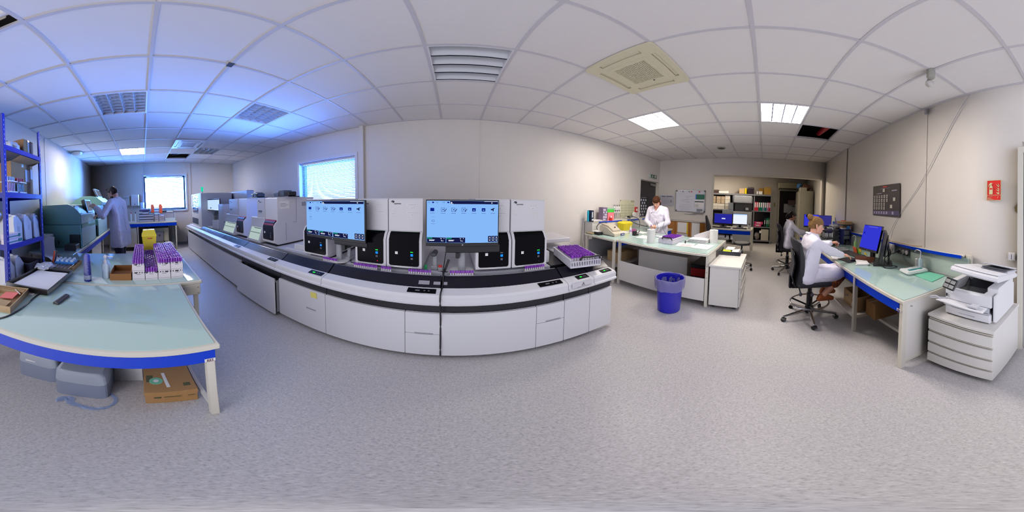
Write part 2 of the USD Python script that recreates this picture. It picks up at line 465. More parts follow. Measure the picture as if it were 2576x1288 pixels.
# --- doors
d = Thing('door_1', kind='structure', at=(4.9, VB + .12, 0)); d.M = np.eye(4)
d.part('leaf', box(4.36, 5.38, VB + .12, VB + .16, .01, 2.02), mat('door_dark', (40, 32, 38), .5, grain=.15, scale=8))
d.part('door_frame', [box(5.38, 5.42, VB, VB + .2, 0, 2.03), box(4.40, 5.42, VB + .1, VB + .2, 2.02, 2.06)], CREAM)
d.part('door_closer', [box(5.05, 5.30, VB + .05, VB + .12, 1.90, 1.97, .01), box(4.95, 5.15, VB + .04, VB + .055, 1.955, 1.97)], STEEL)
d = Thing('door_2', kind='structure', at=(BU, -.85, 0)); d.M = np.eye(4)
d.part('leaf', box(BU - .05, BU - .005, -1.32, -.58, .01, 2.06), mat('door_dark', (40, 32, 38)))
d.part('door_frame', [box(BU - .06, BU, -.58, -.53, 0, 2.1), box(BU - .06, BU, -1.37, -1.32, 0, 2.1), box(BU - .06, BU, -1.32, -.58, 2.06, 2.1)], CREAM)
d.part('door_handle', [rod((BU - .1, -.63, 1.02), (BU - .05, -.63, 1.02), .008), rod((BU - .1, -.63, 1.02), (BU - .1, -.75, 1.02), .009)], STEEL)
d = Thing('door_3', kind='structure', at=(.4, VF, 0)); d.M = np.eye(4)
d.part('door_frame', [box(.455, .50, VF - .04, VF + .03, 0, 2.0), box(.03, .455, VF - .04, VF + .03, 1.95, 2.0)], CREAM)
d.part('leaf', box(.03, .45, VF - .05, VF - .005, .01, 1.95), WHITE)

# --- ceiling lights
LAMP2 = glow('lamp_diffuser_far', (255, 246, 244), 90.0)
LAMP = glow('lamp_diffuser', (255, 244, 234), 88.0)
LOUV = mat('louvre_aluminium', (196, 198, 204), .35, metal=.35)
LOUVD = mat('louvre_gap', (46, 48, 60), .6)
LAB = {(-4, -1): 'unlit louvred ceiling light above the bearded man and the tube boxes', (-4, 2): 'unlit louvred ceiling light above the analysers near the window', (0, 2): 'large unlit louvred ceiling light over the two middle screens',
       (4, 2): 'bright glowing ceiling light beside the ceiling air conditioner', (4, -1): 'bright ceiling light of four lit strips next to the dark opening', (-8, -1): 'small glowing ceiling light at the far left end', (-8, 2): 'small unlit ceiling light beyond the far air conditioner'}
for (i, j), on in LIGHTS.items():
    u0, u1, v0, v1 = cell(i, j)
    t = Thing('ceiling_light', LAB[i, j], 'ceiling light', 'recessed ceiling lights', at=((u0 + u1) / 2, (v0 + v1) / 2, CEIL)); t.M = np.eye(4)
    e = .022
    t.part('frame', [box(u0 + .01, u1 - .01, v0 + .01, v0 + e, CEIL - .004, CEIL + .06), box(u0 + .01, u1 - .01, v1 - e, v1 - .01, CEIL - .004, CEIL + .06), box(u0 + .01, u0 + e, v0 + e, v1 - e, CEIL - .004, CEIL + .06), box(u1 - e, u1 - .01, v0 + e, v1 - e, CEIL - .004, CEIL + .06)], WHITE)
    t.part('housing', box(u0 + .012, u1 - .012, v0 + .012, v1 - .012, CEIL + .085, CEIL + .1), LOUVD)
    n = 4
    w = (v1 - v0 - 2 * e) / n
    for q in range(n):
        a = v0 + e + q * w
        if on:
            t.part('lamp_diffuser', box(u0 + e, u1 - e, a + .008, a + w - .008, CEIL + .003, CEIL + .012), LAMP if i > 0 else LAMP2)
            t.part('reflector', box(u0 + e, u1 - e, a - .006, a + .006, CEIL - .001, CEIL + .03), mat('lamp_rib', (120, 128, 160), .5))
        else:
            sec = [(a + w * (.5 + .5 * s), CEIL + .001 + .062 * (1 - abs(s) ** 2.2)) for s in np.linspace(-1, 1, 11)]
            sec += [(y, z + .003) for y, z in sec[::-1]]
            t.part('reflector', prism(sec, u1 - u0 - 2 * e, 'x', u0 + e), LOUV, smooth=50)
            if (i, j) != (0, 2):
                for x in np.linspace(u0 + .1, u1 - .1, 6):
                    t.part('fin', prism([(a + w * .04, CEIL + .004), (a + w * .96, CEIL + .004), (a + w * .85, CEIL + .022), (a + w * .15, CEIL + .022)], .003, 'x', x), LOUV)
            else:
                t.part('fin', box(u0 + e, u1 - e, a + w - .004, a + w + .004, CEIL - .002, CEIL + .006), LOUVD)

# --- open ceiling cells: dangling services
for (i, j), lab in {(-9, 1): 'grey cables hanging inside the small open ceiling panel at the far left', (5, -2): 'red pipe inside the dark open ceiling panel near the lit strips', (-1, -2): 'white cable bundle inside the open ceiling panel in the left corner'}.items():
    u0, u1, v0, v1 = cell(i, j)
    cu, cv = (u0 + u1) / 2, (v0 + v1) / 2
    t = Thing('ceiling_pipe' if (i, j) == (5, -2) else 'ceiling_cable', lab, 'pipe' if (i, j) == (5, -2) else 'cable', at=(cu, cv, CEIL + .2)); t.M = np.eye(4)
    if (i, j) == (5, -2):
        t.part('pipe', rod((u0 + .02, v0 + .12, CEIL + .12), (u1 - .02, v0 + .2, CEIL + .12), .05, n=14), mat('red_pipe', (170, 20, 36), .45))
    else:
        for q in range(3):
            t.part('cable', tube([(u0 + .1 + .1 * q, v0 + .1, CEIL + .15), (cu + .05 * q, cv, CEIL + .07 + .05 * q), (u1 - .1, v1 - .1 - .1 * q, CEIL + .2)], .014, smooth=14), PAPER if q else BLACK)
        if (i, j) == (-1, -2):
            t.part('duct', [box(u0 + .05, u1 - .1, v0 + .1, v1 - .06, CEIL + .05, CEIL + .15, .01)], mat('duct_cream', (216, 208, 180), .6)); t.part('pipe', rod((u0 + .10, v1 - .02, CEIL + .06), (u0 + .16, v0 + .1, CEIL + .035), .03, n=12), PAPER); t.part('cord', [tube([(u0 + .04, v1 - .1, CEIL + .1), (u0 + .10, v1 - .12, CEIL + .03), (u0 + .3, v1 - .3, CEIL + .04)], .008, smooth=12), tube([(u0 + .03, v1 - .16, CEIL + .1), (u0 + .08, v1 - .17, CEIL + .03), (u0 + .3, v1 - .36, CEIL + .04)], .008, smooth=12)], BLACK)

# --- ceiling cassette air conditioners
ACM = mat('aircon_cream', (208, 200, 172), .45)
for (i, j), size in ACS.items():
    u0, u1, v0, v1 = cell(i, j)
    g = .02
    u0, u1, v0, v1 = u0 - g, u1 + g, v0 - g, v1 + g
    cu, cv = (u0 + u1) / 2, (v0 + v1) / 2
    body = ACM if size == 'big' else WHITE2
    t = Thing('ceiling_air_conditioner', 'cream ceiling cassette air conditioner with square grille and dirty edges' if size == 'big' else 'small white ceiling air conditioner far off at the left end', 'air conditioner', at=(cu, cv, CEIL)); t.M = np.eye(4)
    hs = (u1 - u0) / 2
    plate = prism(rrect(-hs, hs, -hs, hs, .03), .022, 'z', -.026)
    plate = cut(plate, box(-.19, .19, -.19, .19, -.1, .1), *[turn(box(-.20, .20, .245, .285, -.1, .1), 90 * k) for k in range(4)])
    t.part('panel', move(plate, (cu, cv, CEIL)), body)
    t.part('backing', box(cu - .28, cu + .28, cv - .295, cv + .295, CEIL + .02, CEIL + .03), mat('aircon_dark', (16, 15, 13), .9))
    t.part('grille_frame', move(cut(box(-.19, .19, -.19, .19, -.03, -.006), box(-.155, .155, -.155, .155, -.1, .1)), (cu, cv, CEIL)), body)
    for q in np.linspace(-.145, .145, 17):
        t.part('grille_bar', box(cu + q - .0030, cu + q + .0030, cv - .156, cv + .156, CEIL - .022, CEIL - .012), body)
        t.part('grille_bar', box(cu - .156, cu + .156, cv + q - .0030, cv + q + .0030, CEIL - .023, CEIL - .011), body)
    for q in range(4):
        m = turn(turn(box(-.190, .190, -.0155, .0155, -.003, .003), 8, (1, 0, 0)), 0)
        m.apply_translation((0, .265, -.012))
        t.part('flap', move(turn(m, 90 * q), (cu, cv, CEIL)), body)
    t.part('sensor', box(cu + .165, cu + .18, cv - .05, cv - .035, CEIL - .033, CEIL - .028), BLACK)

# ================================================================ THE ANALYSER LINE
WAG = [(-5.78, -4.07), (-4.07, -3.29), (-3.29, -2.49), (-2.49, -1.64), (-1.64, -1.02), (-1.02, -.082), (-.082, .858), (.858, 1.123), (1.123, 1.40)]
WLAB = ['long base wagon at the far left end of the analyser line', 'second base wagon from the far left end of the analyser line', 'base wagon beside the one with the pulled-out door',
        'base wagon with its door pulled out and a dark gap showing', 'base wagon carrying a yellow sticky note on its door', 'wide base wagon with a small two-door column, left of the middle seam',
        'wide base wagon with a small two-door column, right of the middle seam', 'narrow base wagon with a warning triangle on its rail', 'narrow base wagon at the right end of the analyser line']
WBODY = mat('wagon_white', (214, 213, 218), .36)
BAND = mat('wagon_band', (22, 21, 30), .4)
for n, (a, b) in enumerate(WAG):
    t = Thing('base_wagon', WLAB[n], 'analyser base', at=((a + b) / 2, 1.8, 0)); t.M = np.eye(4)
    g = .003
    a, b = a + g, b - g
    pulled = n == 3
    t.part('carcass', [box(a, b, 1.42, 2.55, .06, .62), box(a + .02, b - .02, 1.40, 2.5, .03, .06)], DGREY if pulled else WBODY)
    for x in (a + .08, b - .08):
        t.part('foot', cyl(x, 1.42, 0, .06, .025, n=10), BLACK)
    t.part('band', box(a, b, 1.345, 1.42, .50, .625), BAND)
    if pulled:
        t.part('door', box(-2.53, -1.66, 1.262, 1.285, .035, .515, .004), WBODY)
        t.part('door_rail', [box(-1.72, -1.70, 1.285, 1.42, .09, .11), box(-1.72, -1.70, 1.285, 1.42, .13, .15), box(-2.4, -2.38, 1.285, 1.42, .1, .14), box(-1.74, -1.665, 1.285, 1.30, .46, .50)], STEEL)
        t.part('side_panel', box(-1.668, -1.65, 1.30, 1.42, .06, .48), GREYP)
    elif n in (5, 6):
        s = -.333 if n == 5 else .612
        ym = .30 if n == 5 else .335
        t.part('door', box(a, s - .002, 1.315, 1.345, .045, .517, .004), WBODY)
        t.part('drawer', box(s + .002, b, 1.315, 1.345, ym + .002, .517, .004), WBODY)
        t.part('drawer', box(s + .002, b, 1.315, 1.345, .045, ym - .002, .004), WBODY)
        hx = (s + b) / 2 + (.01 if n == 5 else .02)
        t.part('door_pull', [box(hx - .065, hx + .065, 1.311, 1.317, ym + .004, ym + .018, .004), box(hx - .06, hx + .06, 1.3135, 1.3155, ym + .014, ym + .017)], GREYP)
    else:
        t.part('door', box(a, b, 1.315, 1.345, .045, .517, .004), WBODY)
        if n == 4:
            t.part('door_pull', [box(-1.24, -1.125, 1.311, 1.317, .29, .305, .003)], GREYP)
    sec = [(1.36, .612), (1.275, .618), (1.262, .628), (1.258, .645), (1.272, .652), (1.270, .690), (1.284, .706), (1.372, .722), (1.372, .612)]
    t.part('front_rail', prism(sec, b - a, 'x', a), WBODY, smooth=30)
    px1 = b - (.03 if n not in (4,) else .02)
    pw = .20 if n in (5, 6) else .15 if n >= 4 else .14
    if n in (7, 8):
        px1, pw = b - .03, .12
    if n > 1:
        pan = box(px1 - pw, px1, 1.297, 1.352, 0, .004, .002)
        sl = math.atan2(.016, .088)
        pan.vertices[:, 2] += .708 + (pan.vertices[:, 1] - 1.284) * math.tan(sl)
        P_ = t.part('control_panel', pan, GLOSS)
        led = box(px1 - pw * .72, px1 - pw * .56, 1.316, 1.326, 0, .006)
        led.vertices[:, 2] += .709 + (led.vertices[:, 1] - 1.284) * math.tan(sl)
        t.part('status_light', led, LED if n in (4, 7, 8) else mat('led_off', (110, 112, 120), .4), under=P_)
        for q in (.40, .25):
            led = box(px1 - pw * q - .006, px1 - pw * q + .006, 1.318, 1.328, 0, .0055)
            led.vertices[:, 2] += .709 + (led.vertices[:, 1] - 1.284) * math.tan(sl)
            t.part('button', led, mat('button_grey', (90, 90, 104), .4), under=P_)
    sec = [(1.372, .66), (1.372, .724), (1.392, .735), (1.458, .775), (1.470, .781), (1.482, .783), (1.482, .66)]
    if n == 0:
        t.part('track_cover', prism(sec, (b + 4.75) if 0 else .62, 'x', b - .62), COVER, smooth=30)
        t.part('end_top', box(a, b - .62, 1.372, 1.6, .66, .745, .006), WBODY)
    else:
        t.part('track_cover', prism(sec, b - a - .006, 'x', a + .003), COVER, smooth=30)
    t.part('track', box(a, b, 1.482, 1.575, .62, .735), BLACK)
    t.part('deck', box(a, b, 1.575, 2.55, .62, .775, .004), mat('deck_grey', (186, 186, 196), .4) if n != 7 else BLACK)
    if n in (4, 5, 6):
        t.part('cover_edge', box(a + .01, b - .01, 1.474, 1.480, .782, .7845), STEEL)
    if n == 7:
        tri = Polygon([(0, 0), (.036, 0), (.018, .031)])
        tri = tri.difference(tri.buffer(-.003))
        t.part('label', box(.885, 1.09, 1.2555, 1.259, .655, .700, .001), mat('label_grey', (205, 202, 208), .5))
        m = prism(tri, .001, 'y', 0); m.apply_translation((.975, 1.2545, .667))
        t.part('warning_triangle', [m, box(.991, .995, 1.2542, 1.2555, .675, .689), box(.93, 1.07, 1.2542, 1.2555, .658, .6592)], DGREY)
    if n in (5, 6):
        x0 = -.25 if n == 5 else -.07
        slotm = mat('slot_grey', (150, 148, 158), .3)
        sl2 = math.atan2(.04, .066)
        def onslope(x0_, x1_, y0_, y1_, m_):
            q = box(x0_, x1_, y0_, y1_, 0, .002)
            q.vertices[:, 2] += .7355 + (q.vertices[:, 1] - 1.392) * .607
            t.part('window_slot', q, m_)
        if n == 5:
            onslope(-.25, -.17, 1.395, 1.425, slotm); onslope(-.14, -.09, 1.397, 1.42, slotm)
        else:
            onslope(-.07, -.04, 1.397, 1.42, slotm)

# sticky note on the wagon door, cable over the middle seam
t = Thing('sticky_note', 'small yellow sticky note stuck on the wagon door', 'note', at=(-1.145, 1.313, .475), rot=0)
t.solo(turn(box(-.035, .035, -.002, 0, -.03, .03), -4, (0, 1, 0)), mat('note_yellow', (226, 214, 110), .8))
t = Thing('seam_cable', 'black cable hanging down over the middle seam of the analyser line', 'cable', at=(-.07, 1.25, .7)); t.M = np.eye(4)
t.part('cord', tube([(-.035, 1.60, .88), (-.062, 1.55, .82), (-.070, 1.48, .80), (-.074, 1.37, .735), (-.0815, 1.268, .715), (-.0815, 1.252, .64), (-.0815, 1.30, .5), (-.0815, 1.31, .3), (-.0815, 1.31, .05)], .0055, smooth=40), BLACK)
t.part('cord_grip', tube([(-.035, 1.60, .88), (-.05, 1.57, .84), (-.066, 1.54, .80)], .011, smooth=12), BLACK)

# --- blood tube, and racks of tubes
def tube_thing(u, v, z, label, group, h=.072, tone=0, cr=.0076, ch=.020):
    t = Thing('blood_tube', label, 'tube', group, at=(u, v, z))
    c = (PURPLE, PURPLE2)[tone]
    t.part('vial', lathe([(0, 0), (.005, .001), (.0058, .004), (.0058, h - ch + .006), (0, h - ch + .006)], 8), TUBE)
    t.part('cap', lathe([(0, h - ch), (cr * .97, h - ch), (cr, h - .003), (cr * .87, h), (cr * .52, h), (cr * .48, h - .003), (0, h - .003)], 10), c)
def rack(u, v, z, lab, tlab, n=10, lead=0):
    t = Thing('tube_rack', lab, 'tube rack', at=(u, v, z))
    w = n * .0185
    bod = [box(0, w, 0, .022, 0, .008), box(0, w, 0, .022, .032, .040)] + [box(q * .0185 - .001, q * .0185 + .001, 0, .022, .008, .032) for q in range(n + 1)]
    t.part('holder', bod, WHITE2)
    for q in range(lead, n):
        tube_thing(u + (q + .5) * .0185, v + .011, z + .008, tlab, tlab + 's', h=.072, tone=q % 2)
rack(-.84, 1.50, .737, 'tube rack under the left tower near the first screen', 'purple-capped tube in the rack under the leftmost green-visor tower', 12)
rack(-.585, 1.50, .737, 'short tube rack between the two left towers', 'purple-capped tube in the short rack between the left towers', 5)
rack(-.352, 1.495, .737, 'tube rack left of the middle cable', 'purple-capped tube in the rack left of the middle cable', 10)
rack(-.025, 1.495, .737, 'tube rack in front of the monitor stand', 'purple-capped tube in the rack in front of the monitor stand', 10)
rack(.585, 1.515, .737, 'tube rack beneath the rightmost tower', 'purple-capped tube in the rack beneath the rightmost tower', 10)
rack(-1.19, 1.51, .737, 'tube rack under the tower behind the left screen', 'purple-capped tube in the rack behind the left screen', 9)

# --- analyser towers with black glass doors
TOWER = mat('tower_white', (208, 206, 210), .36)
def sysmark(x, z, y=0):
    """The maker's small mark and name."""
    arrow = Polygon([(0, .009), (.015, .015), (.012, .003), (.027, .006), (.030, .018), (.018, .024), (.006, .021)])
    m = prism(arrow, .001, 'y', y - .001); m.apply_translation((x, 0, z + .004))
    w = words('sysmex', .0125, .001)
    w = turn(w, 90, (1, 0, 0)); w.apply_translation((x + .026, y, z - .004))
    return [m, w]
def tower(u0, u1, label, visor, stickers, lit=True, red=False, z1=1.392):
    w = u1 - u0
    t = Thing('analyser_tower', label, 'analyser', at=(u0, 1.545, .778))
    h = z1 - .778
    side = prism([(.07, .0), (.07, .02), (.0, .03), (.0, .27), (.03, .31), (.075, .33), (.075, h), (.80, h), (.80, 0)], w, 'x', 0)
    t.part('housing', prism(Polygon([(.06, .02), (.0, .03), (.0, .27), (.03, .315), (.06, .335), (.06, h - .012), (.072, h), (.80, h), (.80, .02)]), w, 'x', 0), TOWER, smooth=25)
    t.part('base', box(.01, w - .01, .08, .8, 0, .021), BLACK)
    e = .022
    t.part('top_seam', box(.004, w - .004, .0595, .0605, .338, .341), GREYP)
    dw = rrect(e, w - e, .048, .272, .018)
    D = t.part('door', prism(dw, .008, 'y', -.005), GLOSS, smooth=30)
    vis = [(-.004, .262), (.0, .262), (.034, .312), (.056, .328), (.052, .332), (.028, .317), (-.006, .272)]
    t.part('visor', prism(vis, w - 2 * e, 'x', e), GLOSS)
    t.part('visor_band', prism([(.020, .303), (.024, .300), (.058, .326), (.056, .334)], w - 2 * e - .004, 'x', e + .002), visor, smooth=30)
    t.part('sticker', box(.075, .098, -.0065, -.004, .150, .174, .0005), PAPER, under=D)
    t.part('status_light', box(w - .092, w - .070, -.0065, -.004, .170, .1765), LED if lit else mat('led_off', (110, 112, 120), .4), under=D)
    t.part('button', box(w - .090, w - .070, -.0065, -.004, .138, .158), LEDB, under=D)
    t.part('button', box(w - .089, w - .071, -.0065, -.004, .108, .125), mat('button_grey', (90, 90, 104), .4), under=D)
    t.part('power_mark', prism(Point(0, 0).buffer(.005), .002, 'y', 0) if 0 else move(ball(0, 0, 0, .005), (w - .075, -.004, .073)), glow('red_dot', (240, 30, 60), .7) if red else BLACK, under=D)
    t.part('brand_mark', sysmark(.022, h - .045, .0595), mat('print_black', (40, 40, 50), .6))
    for (x, z, ww) in stickers:
        t.part('label_strip', box(x, x + ww, .0592, .0605, z, z + .011), PAPER)
        t.part('print', box(x + .006, x + ww - .006, .0588, .0595, z + .0045, z + .0065), mat('print_grey', (120, 118, 126), .6))
VG = mat('visor_green', (40, 76, 34), .4, spec=.1)
VR = mat('visor_red', (150, 18, 52), .4, spec=.1)
ST = [(.03, .52, .02), (.026, .505, .022), (.018, .475, .05), (.16, .555, .09), (.18, .53, .04), (.16, .49, .105), (.19, .468, .035)]
tower(-1.475, -1.15, 'white analyser tower mostly hidden behind the left screen', VG, ST[:2], lit=False)
tower(-.840, -.553, 'leftmost of the four green-visor towers, red dot on its door', VG, ST[3:], red=True)
tower(-.545, -.250, 'green-visor tower standing just left of the middle screen', VG, ST)
tower(.180, .470, 'green-visor tower half hidden by the middle screen', VG, ST[3:], lit=False)
tower(.482, .796, 'rightmost white analyser tower beside the tube basket', VG, ST)
def redtower(u0, u1, label, z1, scr, slab):
    w = u1 - u0
    t = Thing('analyser_tower', label, 'analyser', at=(u0, 1.56, .778))
    h = z1 - .778
    wd = .27
    t.part('housing', prism(Polygon([(.06, .02), (.0, .05), (.0, .27), (.03, .31), (.06, .33), (.06, h - .012), (.072, h), (.78, h), (.78, .02)]), wd, 'x', w - wd), TOWER, smooth=25)
    t.part('base', box(w - wd + .02, w - .02, .04, .75, 0, .03), BLACK)
    t.part('door', prism(rrect(w - wd + .02, w - .02, .08, .275, .02), .008, 'y', -.005), GLOSS, smooth=30)
    t.part('visor', prism([(-.006, .262), (.0, .262), (.052, .335), (.046, .342), (.02, .318)], wd - .05, 'x', w - wd + .025), GLOSS)
    t.part('visor_band', prism([(.000, .285), (.006, .28), (.060, .338), (.048, .350)], wd - .05, 'x', w - wd + .025), VR)
    t.part('sticker', box(w - wd + .05, w - wd + .075, -.0065, -.004, .165, .19), PAPER)
    for z in (.17, .14, .115):
        t.part('button', box(w - .085, w - .065, -.0065, -.004, z, z + .015), mat('button_grey', (90, 90, 104), .4))
    # stainer column with sloping screen
    cw = w - wd - .004
    t.part('column', box(.16, .16 + cw - .16, .05, .75, .02, h, .008), mat('column_grey', (186, 184, 188), .4))
    t.part('column_slot', [box(.20, .29, .047, .051, h - .20, h - .18), box(.20, .29, .047, .051, h - .215, h - .21), box(.21, .30, .047, .051, h - .315, h - .30)], DGREY)
    con = prism([(-.05, .02), (.045, .27), (.045, .36), (.06, .37), (.3, .37), (.3, .02)], cw, 'x', 0)
    t.part('console', con, mat('column_grey', (186, 184, 188), .4))
    sl = math.atan2(.25, .095)
    s = box(.045, cw - .045, -.003, .002, .03, .215, .002)
    s = turn(s, -(90 - math.degrees(sl)), (1, 0, 0)); s.apply_translation((0, -.052, .02))
    S = t.part('touch_screen', s, glow('lcd_pale', scr, .62))
    for z0, z1_, x0, x1 in ((.13, .137, .05, cw - .05), (.198, .206, .13, cw - .05)):
        q = box(x0, x1, -.0045, -.002, z0, z1_)
        q = turn(q, -(90 - math.degrees(sl)), (1, 0, 0)); q.apply_translation((0, -.052, .02))
        t.part('screen_text', q, glow('lcd_grey', (60, 80, 90), .5), under=S)
    m = mat('print_black', (40, 40, 50), .6)
    t.part('brand_mark', sysmark(.20, h - .06, .049), m)
    # right side: seams, label, vents
    gx = w + .0008
    seam = mat('seam_line', (96, 104, 140), .6)
    t.part('side_seam', [box(gx - .001, gx, .40, .404, .30, h - .02), box(gx - .001, gx, .34, .404, .296, .30), box(gx - .001, gx, .2, .203, .06, .3)], seam)
    if slab:
        L = t.part('side_label', box(gx - .001, gx + .001, .10, .27, h - .15, h - .05), PAPER)
        t.part('print', [box(gx + .0005, gx + .002, .11, .2, h - .085, h - .08)] + [box(gx + .0005, gx + .002, .11, .25 - .02 * q, h - .1 - .012 * q, h - .097 - .012 * q) for q in range(3)], mat('print_grey', (120, 118, 126), .6), under=L)
        t.part('vent', [box(gx - .001, gx + .0005, .52 + .014 * q, .528 + .014 * q, h - .13, h - .07) for q in range(9)], GREYP)
redtower(-2.63, -2.0, 'tall white analyser with a red visor and a tilted screen, nearest the window', 1.425, (216, 240, 236), True)
redtower(-3.60, -2.80, 'second red-visor analyser, farther left, bright blue-lit side', 1.43, (190, 225, 250), False)

# white cable housings beside the left screen
t = Thing('cable_box', 'low white box with a red stop button beside the left screen', 'control box', at=(-1.75, 1.66, .776))
t.part('box', [box(0, .22, 0, .4, 0, .07, .01), box(.06, .26, .1, .4, .07, .13, .01)], WHITE2)
t.part('stop_button', ball(.255, .02, .105, .019), RED)
t.part('plate', box(-.1, .33, -.06, 0, 0, .012, .004), WHITE2)

# --- far left end: sorting cabinet, back cabinets
t = Thing('slide_stainer', 'tall glass-fronted stainer cabinet at the far left end of the line', 'analyser', at=(-5.70, 1.50, .745)); t.M = np.eye(4)
t.part('housing', cut(box(-5.66, -4.72, 1.44, 2.3, .745, 1.62, .01), box(-5.62, -4.98, 1.40, 1.7, 1.08, 1.58)), WHITE)
t.part('glass_front', box(-5.61, -5.0, 1.455, 1.46, 1.09, 1.575), mat('stainer_glass', (120, 150, 190), .08, metal=.75))
for k in range(7):
    t.part('tubing', tube([(-5.6 + .02 * k, 1.448, 1.2 + .05 * k), (-5.4, 1.445, 1.24 + .045 * k + .02 * (k % 2)), (-5.2, 1.447, 1.18 + .05 * k), (-5.03, 1.446, 1.22 + .045 * k)], .006, n=5, smooth=12), PAPER if k % 2 else mat('tube_blue', (50, 80, 150), .4))
t.part('dark_panel', box(-5.60, -5.0, 1.434, 1.441, .80, .96, .003), DGREY)
t.part('beacon_post', cyl(-4.78, 1.50, 1.62, 1.66, .02, n=10), WHITE)
t.part('beacon', cyl(-4.78, 1.50, 1.66, 1.77, .03, n=12), glow('beacon_green', (30, 220, 170), 1.0))
t = Thing('back_cabinet', 'long bluish cabinet along the wall behind the far analysers', 'cabinet', at=(-5, 2.45, .78)); t.M = np.eye(4)
t.part('body', box(-6.3, -4.02, 2.35, 2.55, .78, 1.64, .01), mat('cabinet_bluish', (190, 200, 226), .4))
t.part('notice', [box(-5.9, -5.2, 2.344, 2.349, 1.46, 1.6)], PAPER)
t = Thing('transfer_tower', 'pale grey tower with a low white step, in front of the far cabinet', 'analyser', at=(-3.9, 1.7, .78)); t.M = np.eye(4)
t.part('tower', box(-3.98, -3.72, 1.60, 2.2, .78, 1.335, .008), mat('column_grey', (186, 184, 188), .4))
t.part('step', box(-4.28, -3.985, 1.56, 2.0, .78, .97, .008), WHITE)
t.part('tray', box(-3.715, -3.45, 1.60, 1.75, .93, .945), WHITE)
t.part('tray_liner', box(-3.71, -3.46, 1.61, 1.74, .945, .99, .004), mat('teal_liner', (0, 110, 150), .4))
t.part('shelf', box(-3.70, -3.0, 1.95, 2.2, .79, 1.30, .008), mat('column_grey', (186, 184, 188), .4))
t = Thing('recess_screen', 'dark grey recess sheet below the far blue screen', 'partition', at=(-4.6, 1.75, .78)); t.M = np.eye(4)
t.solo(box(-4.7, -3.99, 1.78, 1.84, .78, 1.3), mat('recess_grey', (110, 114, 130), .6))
t = Thing('bin_block', 'small dark block standing on the left tip of the analyser line', 'box', at=(-5.72, 1.5, .745)); t.M = np.eye(4)
t.solo(box(-5.92 + .17, -5.70 + .02, 1.52, 1.7, .745, .86, .02), DGREY)

# black reagent racks on the tower tops
for (u, v, z, w, lab) in ((-2.31, 1.80, 1.425, .33, 'large black slide rack lying on the nearer red-visor analyser'), (-3.03, 1.85, 1.43, .22, 'small black slide rack lying on the farther red-visor analyser')):
    t = Thing('slide_rack', lab, 'rack', at=(u, v, z + .004))
    t.part('tray', box(-.02, w + .02, -.02, .2, 0, .012, .003), BLACK)
    t.part('rack_body', [box(0, w * .38, 0, .16, .012, .075, .01), box(w * .3, w * .7, .01, .17, .012, .095, .01), box(w * .66, w, 0, .16, .012, .078, .01)], BLACK)
    t.part('slot', [box(w * .72 + .03 * q * w, w * .73 + .03 * q * w, -.004, .002, .02, .07) for q in range(8)], DGREY)
    s = Thing('paper_sheet', 'white sheet spread under the ' + lab.split(' lying')[0], 'paper', at=(u - .06, v - .05, z))
    s.solo(box(0, w + .12, 0, .3, 0, .003), PAPER)

# ---------------------------------------------------------------- monitors
def icon_folder(): return Polygon([(0, 0), (1, 0), (1, .75), (.45, .75), (.38, .85), (0, .85)])
def monitor_screen(t, w, h, y, screen, ui, S=None):
    """Flat picture on a screen: (x, z, w, h, material) rectangles in fractions."""
    S = t.part('screen', box(-w / 2, w / 2, y - .002, y + .002, -h / 2, h / 2), screen)
    by = {}
    for e in ui:
        x, z, ww, hh, m = e[:5]
        d = e[5] if len(e) > 5 else 0
        by.setdefault((id(m), d), (m, []))[1].append(box(-w / 2 + x * w, -w / 2 + (x + ww) * w, y - .0032 - .0012 * d, y - .0024, -h / 2 + z * h, -h / 2 + (z + hh) * h))
    for m, bs in by.values():
        t.part('screen_picture', bs, m, under=S)
    return S
SCR_LB = glow('screen_light_blue', (138, 190, 255), .95)
SCR_DK = glow('screen_navy', (26, 30, 78), .8)
SCR_W = glow('screen_white', (236, 244, 255), 1.0)
SCR_IC = glow('screen_icon_blue', (16, 40, 150), .8)
SCR_GY = glow('screen_grey_text', (84, 120, 190), .8)
SCR_GR = glow('screen_green', (24, 150, 120), .8)
SCR_BL = glow('screen_royal_blue', (58, 60, 226), .85)
SCR_PALE = glow('screen_pale', (196, 226, 255), 1.0)
